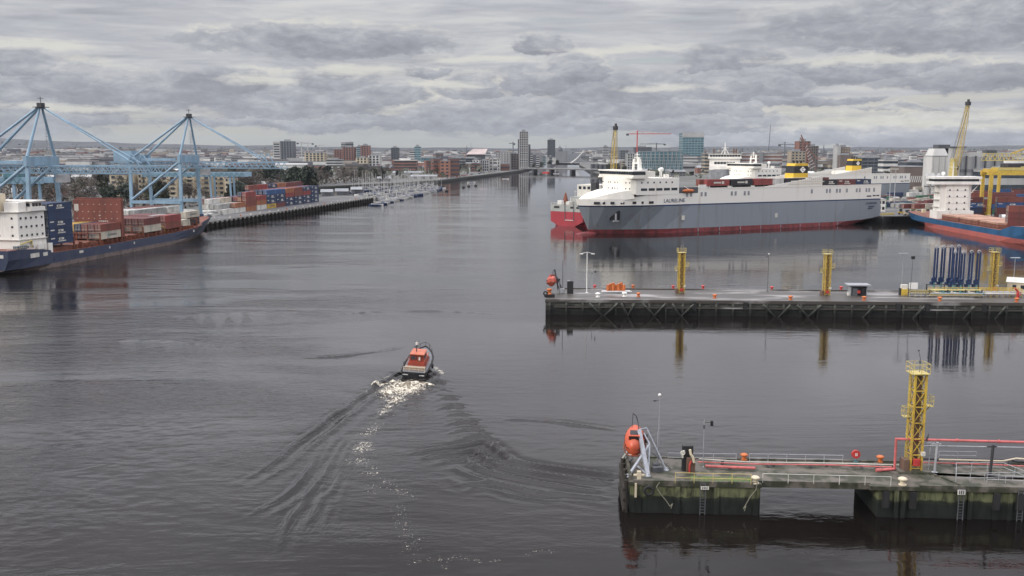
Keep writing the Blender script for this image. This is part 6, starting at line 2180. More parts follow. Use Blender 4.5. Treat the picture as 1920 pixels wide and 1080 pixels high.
# ---- blue and red ship on the right
def blue_ship():
    p = Vector((210, 488, 0))
    ang = math.atan2(-1, -0.018)
    t = thing('container_ship', 'empty blue and red container ship with a tall white deckhouse at its stern', 'ship', p, ang)
    hb = 10.0
    M['blue_hull'] = mat('blue_hull', (0.028, 0.105, 0.22), 0.4, var=0.3, scale=0.2, stretch=(1, 1, 0.2))
    M['salmon_boot'] = mat('salmon_boot', (0.40, 0.105, 0.085), 0.6, var=0.25, scale=0.25, col2=(0.33, 0.10, 0.09), stretch=(1, 1, 0.3))
    zz = lambda top: [-3, 0, 2.1, top]
    S = [(0, [hb * q for q in (0, .1, .78, .90)], [2.2, 2.6, 3.2, 6.0], [0] * 4), (6, [hb * q for q in (.1, .35, .92, 1)], [0.6, 1.4, 2.4, 5.6], [0] * 4), (14, [hb * q for q in (.4, .6, 1, 1)], [-2, 0.3, 2.1, 5.0], [0] * 4), (24, [hb * q for q in (.7, .92, 1, 1)], zz(4.6), [0] * 4)]
    for x, f, top in ((40, (.95, 1, 1, 1), 4.4), (98, (.95, 1, 1, 1), 4.4), (99, (.95, 1, 1, 1), 4.5), (108, (.8, .92, .98, 1), 6.8), (130, (.4, .6, .75, .95), 7.6), (145, (.0, .02, .05, .1), 8.4)):
        S.append((x, [hb * q for q in f], zz(top), [0] * 4))
    ship_hull('hull', [M['salmon_boot'], M['blue_hull'], M['deck_rust']], S, t, 0, [0, 0, 1])
    b = MB()
    for k in range(8):
        b.box(-0.3 + k * 1.3, -0.05 + k * 1.3, hb * (.9 + .02 * k) - 0.02, hb * (.9 + .02 * k) + 0.12, 4.6, 5.9)
    # deckhouse looking down the deck (towards the camera); ahead = +x
    MB().box(26, 34, -8.6, 8.6, 4.4, 8.2).box(26, 33, -7.2, 7.2, 8.2, 20.6).box(26, 33.6, -4.6, 6.0, 8.25, 20.5).build('deckhouse', M['ship_white'], t)
    for k in range(5):
        z = 6.0 + k * 3.0
        MB().box(33.6 if z > 8 else 34.0, (33.72 if z > 8 else 34.12), -8.0, 8.0, z + 1.55, z + 1.68).build('deck_seam', M['offwhite'], t) if False else None
        for y in (-3.0, 0.6, 4.2):
            x = 33.6 if z > 8 else 34.0
            MB().box(x, x + 0.08, y - 0.32, y + 0.32, z - 0.38, z + 0.38).build('porthole', M['glass'], t)
    for k in range(4):
        MB().box(33.6, 33.67, -4.6, 6.0, 8.6 + k * 3, 8.68 + k * 3).build('deck_seam', M['grey'], t)
    MB().box(34.0, 34.1, 7.0, 8.0, 5.4, 6.6).build('door', M['black'], t)
    MB().box(25.5, 34.5, -11.0, 11.0, 20.6, 22.0).build('bridge_wing', M['white'], t)
    MB().box(26.5, 34.0, -10.2, 10.2, 22.0, 23.2).build('bridge_window', M['glass'], t)
    MB().box(25.2, 34.8, -11.2, 11.2, 23.2, 24.3).build('bridge_roof', M['white'], t)
    for s in (-1, 1):
        b = MB().beam((33, s * 7.2, 16.5), (33, s * 10.6, 20.6), 0.3).beam((27, s * 7.2, 16.5), (27, s * 10.6, 20.6), 0.3)
        b.build('wing_bracket', M['ship_white'], t)
        b = MB()
        for k in range(3):
            z = 10 + k * 3.4
            b.box(26.5, 32.5, s * 7.2, s * 8.6, z, z + 0.15)
            b.beam((32.4, s * 8.5, z + 1.1), (26.6, s * 8.5, z + 1.1), 0.08)
        b.build('side_balcony', M['ship_white'], t)
    MB().beam((29, 0, 24.3), (29, 0, 31), 0.4).beam((29, -2, 28.5), (29, 2, 28.5), 0.2).build('mast', M['offwhite'], t)
    MB().ellipsoid((30, -5, 25.6), (0.9, 0.9, 0.9), 10, 8).tube((30, -5, 24.3), (30, -5, 25), 0.2, 6).build('satellite_dome', M['white'], t)
    # hatch covers and coamings, rust posts
    for k in range(3):
        MB().box(38 + k * 19, 55 + k * 19, -7.8, 7.8, 4.6, 6.2).build('hatch_coaming', M['deck_rust'], t)
        MB().box(38.3 + k * 19, 54.7 + k * 19, -8.0, 8.0, 6.2, 6.9).build('hatch_cover', mat('hatch_tan', (0.42, 0.24, 0.17), 0.7, var=0.3, scale=0.3) if k == 0 else D2.materials['hatch_tan'], t)
    for k in range(22):
        x = 37 + k * 2.8
        MB().box(x - 0.18, x + 0.18, 8.8, 9.2, 4.4, 6.0 + 0.5 * (k % 3)).build('lashing_post', M['rust'], t)
    b = MB()
    for k in range(30):
        b.beam((36 + k * 2.1, 9.7, 4.4), (36 + k * 2.1, 9.7, 5.6), 0.08)
    b.beam((36, 9.7, 5.6), (98, 9.7, 5.6), 0.08)
    b.build('deck_rail', M['rust'], t)
    b = MB()
    for k in range(9):
        b.beam((0.6 + k * 2.7, 9.2, 5.6), (0.6 + k * 2.7, 9.2, 7.0), 0.1)
    b.beam((0.6, 9.2, 7.0), (22, 9.6, 6.4), 0.1).beam((0.6, -8.6, 7.0), (22, -9.2, 6.4), 0.1).beam((0.5, -8.6, 7.0), (0.5, 9.2, 7.0), 0.1)
    b.build('stern_rail', M['paleyellow'], t)
    for k, (x, y) in enumerate(((3, 6), (7, 3), (12, 6.5), (5, -3), (15, 2))):
        MB().obox((x, y, 6.4), (2.2, 1.6, 1.8)).build('mooring_winch', M['cream' if k % 2 else 'black'], t)
    return t


blue_ship()


# ---- harbour cranes
def harbour_crane(base, tip, label, body_h=16, col='yellow'):
    """mobile harbour crane: portal, tower, cab, lattice boom from the tower to the tip"""
    d = tip - base
    rz = math.atan2(d.y, d.x)
    t = thing('harbour_crane', label, 'crane', base, rz, 'yellow harbour cranes')
    R = math.hypot(d.x, d.y)
    hz = tip.z - base.z
    MB().box(-6, 6, -6, 6, 1.0, 3.2).build('chassis', M['yellow'], t)
    for x in (-5, -1.8, 1.8, 5):
        for y in (-5.4, 5.4):
            MB().tube((x, y - 0.5, 0.85), (x, y + 0.5, 0.85), 0.85, 12).build('wheel', M['rubber'], t)
    MB().box(-6.5, 2.5, -3.2, 3.2, 3.4, 8.0).build('machinery_house', M['yellow'], t)
    MB().loft([[(-2.2, -2, 8), (2.2, -2, 8), (2.2, 2, 8), (-2.2, 2, 8)], [(-1.3, -1.3, body_h + 8), (1.3, -1.3, body_h + 8), (1.3, 1.3, body_h + 8), (-1.3, 1.3, body_h + 8)]]).build('tower', M['paleyellow'], t)
    MB().box(1.4, 3.4, -1.2, 1.2, body_h + 1, body_h + 3.6).build('cab', M['glass'], t)
    p0 = Vector((1.6, 0, body_h * 0.75))
    p1 = Vector((R, 0, hz))
    ax = (p1 - p0).normalized()
    up = Vector((-ax.z, 0, ax.x))
    b, br = MB(), MB()
    n = 16
    w = lambda f: 0.55 + 1.0 * math.sin(PI * min(1, max(0, 0.1 + 0.8 * f))) * (1 - 0.35 * f)
    cor = []
    for k in range(n + 1):
        f = k / n
        c = p0.lerp(p1, f)
        ww = w(f)
        cor.append([c + up * a * ww * 0.8 + Vector((0, b_ * ww, 0)) for a, b_ in ((-1, -1), (1, -1), (1, 1), (-1, 1))])
    for k in range(n):
        for i in range(4):
            b.beam(cor[k][i], cor[k + 1][i], 0.25)
            j = (i + 1) % 4
            br.beam(cor[k][i], cor[k + 1][j], 0.12)
            br.beam(cor[k][j], cor[k + 1][j], 0.1) if False else None
            br.beam(cor[k][i], cor[k][j], 0.12)
    b.build('boom', M['yellow'], t)
    br.build('boom_lacing', M['paleyellow'], t)
    MB().obox(p1 + Vector((0, 0, 0.6)), (1.8, 2.8, 2.2)).obox(p1 + Vector((0.2, 0, 2.4)), (0.9, 1.2, 1.6)).build('boom_head', M['boom_dark'], t)
    b = MB()
    for s in (-0.8, 0.8):
        b.tube((-1.0, s, body_h + 8), p1 + Vector((0, s, 0)), 0.09, 5)
        b.tube((-2.5, s, body_h + 6), p1 + Vector((-0.4, s * 1.6, -0.5)), 0.07, 5)
    b.tube(p1 + Vector((1.2, 0, 0)), p1 + Vector((1.2, 0, -14)), 0.06, 5)
    b.build('luffing_rope', M['boom_dark'], t)
    return t


harbour_crane(Vector((58.5, 574, LAND_Z)), A(1154, 242, 572), 'leaning yellow lattice crane boom rising behind the bridge of the big ferry', 12)
hb_ = A(1786, 330, 600)
harbour_crane(Vector((hb_.x, 600, LAND_Z)), A(1815, 196, 604), 'tall yellow harbour crane with a steep lattice boom and black head, by the silos', 20)


def portal_crane(px0, Y, w, h_, dep, label, girders=True, legs=(0, 1)):
    p = A(px0, 403, Y)
    t = thing('gantry_crane', label, 'crane', (p.x, Y, LAND_Z), -0.05, 'yellow yard gantry cranes')
    for x in (0, w):
        for y in (0, dep):
            MB().beam((x, y, 1.2), (x + (0.25 if y == 0 else -0.2), y, h_ - 2), 1.5, 1.3).build('leg', M['yellow'], t)
            MB().obox((x, y, 1.1), (1.4, 3.0, 1.8)).build('bogie', M['cream'], t)
            for s in (-0.8, 0.8):
                MB().tube((x - 0.5, y + s, 0.6), (x + 0.5, y + s, 0.6), 0.6, 10).build('wheel', M['rubber'], t)
        MB().box(x - 0.7, x + 0.7, 0, dep, 1.8, 3.0).build('sill_beam', M['yellow'], t)
        MB().box(x - 0.8, x + 0.8, 0.7, dep - 0.7, h_ - 2.2, h_ - 0.4).build('head_beam', M['yellow'], t)
    for y in (0.5, dep - 0.5):
        MB().box(-1.5, w + 1.5, y - 0.7, y + 0.7, h_ - 3.4, h_ - 1.2).build('girder', M['yellow'], t)
    MB().box(w * .3, w * .3 + 6, 0, dep, h_ - 0.3, h_ + 2).build('trolley', M['boom_dark'], t)
    MB().box(3, 16, -0.35, 0.0, h_ - 1.1, h_ + 0.3).build('walkway', M['paleyellow'], t)
    return t


portal_crane(1853, 468, 26, 24.5, 8.5, 'near yellow gantry crane straddling the container rows at the right edge')
portal_crane(1868, 560, 26, 23.5, 9.0, 'further yellow gantry crane behind the near one at the right edge')


def lattice_bridge():
    p = A(1848, 295, 640)
    t = thing('gantry_crane', 'big yellow lattice-girder crane far off at the right edge', 'crane', (p.x, 640, LAND_Z), -0.03, None)
    z0, z1 = p.z - LAND_Z - 2.0, p.z - LAND_Z + 2.4
    b, br = MB(), MB()
    for y in (0, 6):
        for z in (z0, z1):
            b.beam((0, y, z), (70, y, z), 0.5)
        for k in range(23):
            br.beam((k * 3, y, z0), (k * 3 + 1.5, y, z1), 0.25).beam((k * 3 + 1.5, y, z1), (k * 3 + 3, y, z0), 0.25)
    b.build('girder', M['paleyellow'], t)
    br.build('lacing', M['paleyellow'], t)
    for x in (36, 66):
        for y in (0, 6):
            MB().beam((x, y, 0), (x, y, z0), 1.2).build('leg', M['yellow'], t)
    MB().beam((18, 3, z1), (34, 3, z1 + 6), 0.9).build('boom', M['yellow'], t)
    MB().box(4, 30, -1, 0, z0 - 6, z0 - 4.5).build('walkway', M['paleyellow'], t)


lattice_bridge()


# ---- containers of the right yard
def yard_right():
    rnd = random.Random(5)
    k = 0
    cols = ['maroon', 'red brown', 'maroon', 'blue', 'dark blue', 'red brown', 'grey', 'green']
    # (px, py of the ground line, Y, tiers, colours)
    spec = [(1888, 436, 395, ['maroon', 'maroon', 'maroon', 'red brown'], 12.19), (1850, 425, 415, [], 0),
            (1868, 402, 470, ['maroon', 'maroon', 'blue', 'red brown'], 12.19), (1900, 402, 470, ['maroon', 'light blue', 'blue', 'red brown'], 12.19),
            (1818, 402, 470, ['maroon', 'dark blue', 'blue', 'maroon'], 6.06), (1836, 402, 472, ['maroon', 'maroon'], 6.06),
            (1806, 400, 478, ['cream', 'cream', 'cream'], 6.06), (1940, 402, 470, ['maroon', 'maroon', 'red brown', 'maroon'], 12.19)]
    for px, py, Y, st, L in spec:
        for ti, c in enumerate(st):
            p = A(px, py, Y)
            k += 1
            container(c, Vector((p.x, Y, LAND_Z + 0.03 + ti * 2.62)), -0.06, L, '%s container, %s of the stack at the right edge of the yard, %s from the ship' % (c, TIER[ti], ORDS[k % 8]) if False else '%s container in the right-hand yard, %s tier, stack %s' % (c, TIER[ti].split()[0], {1888: 'nearest the blue ship', 1868: 'right of the near gantry legs', 1900: 'with the light blue box', 1818: 'left of the near gantry legs', 1836: 'under the near gantry legs', 1806: 'beside the white deckhouse', 1940: 'at the picture edge'}[px]), 'containers in the right yard', 3 if c in ('blue', 'light blue') else 0)
    for r in range(4):
        for q in range(3 if r < 2 else 4):
            Y = 500 + r * 22
            p = A(1812, 390, Y)
            x = p.x + q * 13.0
            hh = 4 if (q + r) % 3 else 3
            for ti in range(hh - 2 if r else 0, hh):
                c = rnd.choice(cols)
                container(c, Vector((x, Y, LAND_Z + 0.03 + ti * 2.62)), -0.05, 12.19, '%s container, %s tier, %s stack, %s back row of the right yard' % (c, TIER[ti].split()[0], ORDS[q], ORDS[r]), 'containers in the back rows of the right yard', 0)


yard_right()
p = G(1886, 413, LAND_Z)
t = thing('tank_container', 'small white tank container standing at the foot of the maroon stack', 'tank', p)
MB().tube((-2.6, 0, 1.5), (2.6, 0, 1.5), 1.25, 14).build('tank', M['white'], t)
MB().box(-2.9, -2.7, -1.2, 1.2, 0, 2.7).box(2.7, 2.9, -1.2, 1.2, 0, 2.7).build('frame', M['grey'], t)

# ---- trailers and small buildings on the quay behind the ferry stern
rnd = random.Random(77)
tr = [(1632, 372, 'dark blue'), (1650, 368, 'dark blue'), (1668, 372, 'dark blue'), (1690, 366, 'white'), (1704, 372, 'white'), (1722, 378, 'green'), (1700, 384, 'grey'), (1680, 360, 'white'), (1716, 360, 'cream'), (1665, 362, 'dark blue'), (1738, 388, 'maroon'), (1672, 384, 'cream'), (1735, 366, 'white'), (1744, 376, 'red'), (1650, 358, 'black')]
place = ['just behind the ferry stern', 'left of the lamp mast', 'right of the lamp mast', 'beside the white tanks', 'below the white tanks', 'near the cargo ship stern', 'by the linkspan', 'behind the front row', 'at the back near the warehouse', 'behind the dark row', 'next to the white deckhouse', 'in the front row by the office', 'between the tanks and the deckhouse', 'behind the green trailer', 'at the back left']
for i, (px, py, c) in enumerate(tr):
    trailer(c, G(px, py, LAND_Z + 0.03), FANG + rnd.choice([0, PI / 2, 0.1]) - (0.35 if i % 3 == 0 else 0), '%s trailer parked %s' % (c, place[i]), 'trailers parked on the right quay', 13, i % 2)
k = 0
for _ in range(400):
    if k >= 46:
        break
    px, py = rnd.uniform(1640, 1775), rnd.uniform(348, 392)
    p = G(px, py, LAND_Z)
    q = p - FO
    if q.dot(FE) < 186 or (q.dot(FN) > 150 and q.dot(FE) < 380) or p.x > 262:
        continue
    k += 1
    c = rnd.choice(['dark blue', 'maroon', 'white', 'cream', 'grey', 'black', 'red brown', 'green', 'white'])
    mesh_ = container_mesh(c, 12.19 if rnd.random() < .6 else 6.06)
    inst(mesh_, 'shipping_container', (p.x, p.y, LAND_Z + .03), FANG + rnd.choice([0, PI / 2]) + rnd.uniform(-.1, .1), '%s container standing in the crowded trailer park behind the ferry stern' % c, 'container', '%s containers in the trailer park' % c)
p = G(1630, 397, LAND_Z)
t = thing('port_office', 'small white two-storey office beside the ferry stern', 'building', p, FANG - 0.35)
MB().box(0, 9, 0, 6, 0, 6.6).build('wall', M['ship_white'], t)
MB().box(-0.3, 9.3, -0.3, 6.3, 6.6, 6.9).build('roof', M['offwhite'], t)
for z in (1.0, 4.2):
    for k in range(4):
        MB().box(0.8 + k * 2.1, 2.2 + k * 2.1, -0.06, 0.02, z, z + 1.6).build('window', M['glass'], t)
for i, (px, py) in enumerate(((1667, 388), (1676, 388), (1655, 362))):
    h_ = 22 if i < 2 else 18
    pp = G(px, py, LAND_Z)
    t = thing('lamp_mast', 'tall thin white lamp mast on the quay behind the ferry, %s' % ['left of a close pair', 'right of a close pair', 'standing further back'][i], 'lamp post', pp, 0, 'lamp masts behind the ferry')
    MB().tube((0, 0, 0), (0, 0, h_), 0.22, 8, 0.14).build('pole', M['lightgrey'], t)
    MB().box(-1.5, 1.5, -0.3, 0.3, h_, h_ + 0.4).build('lamp', M['offwhite'], t)
# linkspan / pontoon at the head of the blue ship
p = G(1680, 399, LAND_Z - 1)
t = thing('linkspan', 'grey steel linkspan ramp at the ferry stern', 'ramp', (W_(170, 6)[0], W_(170, 6)[1], 0), FANG)
MB().box(-1.5, 16, 0, 14, 2.2, 3.3).build('deck', M['steel'], t)
for y in (0, 13.6):
    MB().box(-1.5, 16, y, y + 0.4, 3.3, 4.6).build('parapet', M['paleyellow'], t)
for y in (-2, 15):
    MB().box(2, 4, y, y + 1.5, -3, 9).build('tower', M['steel'], t)
for i, (px, py) in enumerate(((1700, 404), (1712, 402), (1724, 405), (1690, 402), (1738, 402))):
    pp = G(px, py, LAND_Z)
    t = thing('forklift', 'small yellow dock tractor beside the ship stern, %s from the ferry' % ORDS[i], 'tractor', pp, i * 0.9, 'yellow dock tractors')
    MB().box(-1.6, 1.6, -1.0, 1.0, 0.5, 1.5).build('body', M['yellow' if i % 2 else 'cream'], t)
    MB().box(-0.4, 1.0, -0.9, 0.9, 1.5, 2.9).build('cab', M['glass'], t)
    for x in (-1.0, 1.0):
        MB().tube((x, -1.1, 0.45), (x, 1.1, 0.45), 0.45, 8).build('wheel', M['rubber'], t)
# ================================================================ THE CITY, bridges, trees, marina
for k_, c_ in {'c_grey': (0.22, 0.225, 0.23), 'c_light': (0.40, 0.40, 0.39), 'c_white': (0.58, 0.575, 0.55), 'c_dark': (0.075, 0.08, 0.09), 'c_brick': (0.22, 0.105, 0.08), 'c_orange': (0.30, 0.145, 0.10), 'c_beige': (0.34, 0.29, 0.22),
               'c_cream': (0.50, 0.43, 0.31), 'c_teal': (0.22, 0.30, 0.315), 'c_brown': (0.15, 0.12, 0.105), 'c_slate': (0.12, 0.125, 0.14), 'c_pink': (0.42, 0.34, 0.32), 'c_roof': (0.26, 0.27, 0.28)}.items():
    M[k_] = mat(k_, c_, 0.75, var=0.22, scale=0.05, stretch=(1, 1, 0.4))
M['c_glass'] = glass_mat('c_glass', (0.045, 0.06, 0.075), 0.25)
M['c_blueglass'] = glass_mat('c_blueglass', (0.075, 0.17, 0.21), 0.22)
BP = {'wall': 0}


def bld(name, label, x0, x1, ytop, Y, depth, wall, style='bands', glass='c_glass', floor=3.6, roof='c_roof', cat='building', zb=None, rz=0.0, bay=4.0, plant=True, group=None, ybase=None):
    a, c = A(x0, ytop, Y), A(x1, ytop, Y)
    w = c.x - a.x
    zb = (hill_z(a.x, Y) if Y > 2700 else LAND_Z) if zb is None else zb
    h_ = a.z - zb
    t = thing(name, label, cat, (a.x, Y, zb), rz, group)
    MB().box(0, w, 0, depth, 0, h_).build('wall', M[wall], t)
    n = max(1, int(h_ / floor))
    if style in ('bands', 'grid', 'curtain'):
        fl = h_ / n
        for k in range(n):
            z = k * fl
            f0, f1 = (0.32, 0.80) if style == 'bands' else (0.2, 0.9)
            MB().box(-0.07, w + 0.07, -0.07, depth, z + fl * f0, z + fl * f1).build('window_strip', M[glass], t)
    if style in ('grid', 'curtain'):
        b = MB()
        m = max(2, int(w / bay))
        pw = bay * (0.42 if style == 'grid' else 0.10)
        for k in range(m + 1):
            x = k * (w - pw) / m
            b.box(x, x + pw, -0.20, -0.06, 0, h_ - 0.05)
        m = max(2, int(depth / bay))
        for s in (-0.20, w + 0.06):
            for k in range(m + 1):
                y = k * (depth - pw) / m
                b.box(s, s + 0.14, y, y + pw, 0, h_ - 0.05)
        b.build('pier_grid', M[wall], t)
    if style == 'punched':
        m = max(2, int(w / bay))
        q = 0
        for k in range(n):
            for j in range(m):
                if q > 90:
                    break
                q += 1
                fl = h_ / n
                x = (j + 0.25) * w / m
                MB().box(x, x + w / m * 0.5, -0.09, 0.05, k * fl + fl * .3, k * fl + fl * .8).build('window', M[glass], t)
    MB().box(-0.25, w + 0.25, -0.25, depth + 0.25, h_, h_ + 0.5).build('roof', M[roof], t)
    if plant:
        MB().box(w * 0.25, w * 0.7, depth * 0.3, depth * 0.7, h_ + 0.5, h_ + 0.5 + min(3.5, 1 + h_ * 0.05)).build('plant_room', M[roof], t)
    return t, w, h_


# ---- left bank landmarks
t, w, h_ = bld('tower_block', 'broad dark office tower with a pale left flank above the left wood', 525, 548, 265, 1950, 30, 'c_slate', 'grid', bay=6)
MB().box(-15, -0.3, 2, 30, 0, h_ - 0.5).build('pale_flank', M['c_light'], t)
for k in range(9):
    MB().box(-13.6, -2, 1.9, 2.05, 4 + k * 5, 6.4 + k * 5).build('window_strip', M['c_glass'], t)
p = A(651, 265, 2050)
t = thing('round_tower', 'round-topped grey cylinder tower behind the red brick blocks', 'tower', (p.x, 2050, LAND_Z))
MB().lathe([(13, 0), (13, p.z - LAND_Z - 6), (13.4, p.z - LAND_Z - 2), (10, p.z - LAND_Z)], 20).build('wall', M['c_grey'], t)
for k in range(7):
    MB().lathe([(13.3, 14 + k * 5), (13.3, 16 + k * 5)], 20).build('window_strip', M['c_glass'], t)
bld('apartment_tower', 'leftmost of the three red brick apartment towers', 626, 641, 280, 1880, 18, 'c_brick', 'grid', bay=5)
bld('apartment_tower', 'middle and widest of the three red brick apartment towers', 642, 664, 276, 1850, 20, 'c_brick', 'grid', bay=5)
bld('apartment_tower', 'right-hand red brick apartment tower with a pale left edge', 676, 692, 273, 1850, 20, 'c_brick', 'grid', bay=5)
bld('apartment_tower', 'slim pale green tower joined to the right-hand brick tower', 668, 676, 275, 1851, 16, 'c_teal', 'bands')
bld('office_block', 'cream apartment block with rows of windows right of the dark office tower', 571, 608, 287, 1700, 24, 'c_cream', 'grid', bay=6)
bld('office_block', 'low cream block in front of the brick towers', 667, 689, 296, 1500, 20, 'c_cream', 'grid', bay=6)
bld('office_block', 'small white block beside the low cream block', 690, 712, 292, 1520, 20, 'c_white', 'grid', bay=5)
bld('office_block', 'pale grey block under the round-topped tower', 612, 640, 299, 1450, 20, 'c_light', 'bands')
bld('tower_block', 'dark grey turreted tower standing alone left of centre', 733, 747, 277, 2000, 16, 'c_dark', 'grid', bay=4)
bld('apartment_tower', 'short white half of the pale twin tower', 768, 777, 284, 1700, 14, 'c_white', 'bands')
bld('apartment_tower', 'tall pale green half of the pale twin tower', 777, 788, 275, 1701, 14, 'c_teal', 'bands', glass='c_blueglass')
bld('office_block', 'low teal glass block right of the pale twin tower', 789, 816, 296, 1600, 24, 'c_teal', 'curtain', 'c_blueglass')
bld('warehouse', 'long brown brick warehouse with a white roof left of centre', 738, 780, 301, 1280, 26, 'c_brick', 'bands', roof='c_white')
bld('office_block', 'orange brick block, the left one of the pair by the water', 809, 824, 304, 1200, 22, 'c_orange', 'punched', bay=5)
bld('office_block', 'orange brick block with stacked balconies by the water', 825, 843, 302, 1190, 24, 'c_orange', 'punched', bay=4)
bld('office_block', 'grey slab block behind the orange brick pair', 846, 872, 296, 1500, 20, 'c_grey', 'bands')
bld('office_block', 'pale slab block with vertical stripes left of the pink roof', 849, 862, 294, 1640, 20, 'c_light', 'grid')
p = A(882, 290, 1850)
t = thing('theatre', 'theatre with a broad sloping pink-grey roof', 'building', (p.x, 1850, LAND_Z))
z1, z2 = p.z - LAND_Z, A(890, 280, 1850).z - LAND_Z
MB().loft([[(-6, 0, 0), (30, 0, 0), (26, 30, 0), (-2, 30, 0)], [(-6, 0, z1), (28, 0, z1), (26, 30, z2 - 1), (-2, 30, z2 - 1)]]).build('wall', M['c_dark'], t)
MB().loft([[(-8, -2, z1), (28, -2, z1), (32, 31, z2), (4, 31, z2)], [(-8, -2, z1 + 1), (28, -2, z1 + 1), (32, 31, z2 + 1), (4, 31, z2 + 1)]]).build('roof', M['c_pink'], t)
bld('office_block', 'dark glass block under the pink sloping roof', 868, 900, 297, 1600, 24, 'c_dark', 'bands')
t, w, h_ = bld('office_block', 'white framed office block on the left waterfront', 917, 938, 297, 1560, 24, 'c_white', 'bands', floor=5)
b = MB()
for x in (0, w * .28, w * .72, w - 1.6):
    b.box(x, x + 1.6, -1.6, -0.2, 0, h_)
b.box(0, w, -1.6, -0.2, h_ - 1.6, h_).box(w * .2, w * .8, -1.7, -0.3, h_ * .35, h_ * .45)
b.build('frame', M['c_white'], t)
bld('office_block', 'striped pale block left of the white framed office', 900, 917, 301, 1540, 20, 'c_light', 'grid', bay=3)
bld('office_block', 'red brick block with a white blank gable by the left waterfront', 884, 899, 306, 1500, 18, 'c_brick', 'bands')
bld('office_block', 'white cube above the red brick waterfront block', 886, 898, 300, 1530, 14, 'c_white', 'punched', bay=6)
bld('warehouse', 'white-walled quay shed left of the red brick waterfront block', 866, 881, 314, 1420, 12, 'c_white', 'none', plant=False)
bld('office_block', 'long grey brick block with tall pale windows left of the brick tower', 930, 958, 286, 1640, 24, 'c_grey', 'grid', 'c_light', bay=4.5)
bld('office_block', 'brown brick block with tall windows touching the brick tower', 958, 973, 288, 1660, 24, 'c_brown', 'grid', bay=4)
t, w, h_ = bld('tower_block', 'tallest slim brick and white gridded tower at the river bend', 974, 990.5, 247, 1750, 17, 'c_brown', 'curtain', floor=6.0, bay=3.6)
MB().box(-3, -0.3, 3, 17, 0, h_ * 0.80).build('side_wing', M['c_slate'], t)
MB().box(w + 0.3, w + 4, 3, 17, 0, h_ * 0.66).build('side_wing', M['c_slate'], t)
b = MB()
for k in range(5):
    x = k * (w - 0.7) / 4
    b.box(x - .35, x + 1.05, -0.5, -0.21, 0, h_ + 0.5)
for k in range(16):
    b.box(-.3, w + .3, -0.45, -0.22, k * h_ / 16, k * h_ / 16 + .8)
b.build('pale_frame', M['c_light'], t)
cols = ['c_light', 'c_slate', 'c_light', 'c_grey', 'c_teal', 'c_light', 'c_grey', 'c_white']
dsc = ['pale', 'dark', 'light stone', 'grey', 'greenish', 'buff', 'mid grey', 'white']
for k in range(8):
    x = 993 + k * 6.1
    bld('office_block', '%s quayside office, %s in the row beyond the brick tower' % (dsc[k], ORDS[k]), x, x + 5.9, 287 + k * 1.0 + (k % 3) * 2, 1800 + k * 75, 30, cols[k], 'grid' if k % 2 else 'bands', bay=5, group='quayside offices beyond the brick tower')
bld('tower_block', 'dark square office tower right of the river bend', 1027, 1041, 262, 2600, 24, 'c_dark', 'grid', bay=3)
p = A(1050, 284, 2800)
t = thing('domed_building', 'far domed building just right of the dark square tower', 'building', (p.x, 2800, LAND_Z))
MB().box(-20, 22, 0, 20, 0, p.z - LAND_Z).build('wall', M['c_grey'], t)
MB().lathe([(8, 0), (8, 5), (7, 9), (4, 12.5), (1.2, 14), (0.6, 18)], 14, (0, 8, p.z - LAND_Z)).build('dome', M['c_slate'], t)
for px, top, Y, r, lab in ((1061, 272, 2800, 1.0, 'thin needle spire right of the far dome'), (875, 272, 2700, 2.6, 'dark church spire above the left city'), (883, 267, 2700, 0.9, 'pale chimney stack beside the dark church spire'), (1545, 269, 2600, 3.0, 'dark church spire above the right city'), (1650, 273, 2600, 0.8, 'thin radio mast above the right city')):
    p = A(px, top, Y)
    t = thing('spire', lab, 'spire', (p.x, Y, LAND_Z))
    hh = p.z - LAND_Z
    if r > 2:
        MB().box(-r, r, -r, r, 0, hh * .6).build('tower', M['c_slate'], t)
        MB().lathe([(r, hh * .6), (0.1, hh)], 8).build('spire_cap', M['c_slate'], t)
    else:
        MB().tube((0, 0, 0), (0, 0, hh), r, 8, r * 0.5).build('shaft', M['c_grey'], t)
bld('office_block', 'boxy white-faced block seen between the quay crane legs', 222, 244, 280, 1500, 20, 'c_grey', 'none')
# cream apartments behind the crane legs
for i, (x0, x1, yt, Y) in enumerate(((205, 232, 328, 640), (233, 247, 322, 646), (258, 272, 326, 650), (300, 330, 330, 700), (332, 362, 328, 705), (364, 394, 329, 710), (398, 420, 331, 715), (421, 436, 334, 700))):
    t, w, h_ = bld('apartment_block', 'cream apartment block with balconies, %s from the left behind the cranes' % ORDS[i], x0, x1, yt, Y, 14, 'c_cream', 'punched', floor=3.0, bay=4.5, group='cream apartments behind the cranes', roof='c_slate')
    for k in range(int(h_ / 3.0)):
        MB().box(w * .45, w * .95, -1.3, -0.1, k * 3.0 + 2.8, k * 3.0 + 3.0).build('balcony', M['c_slate'], t)
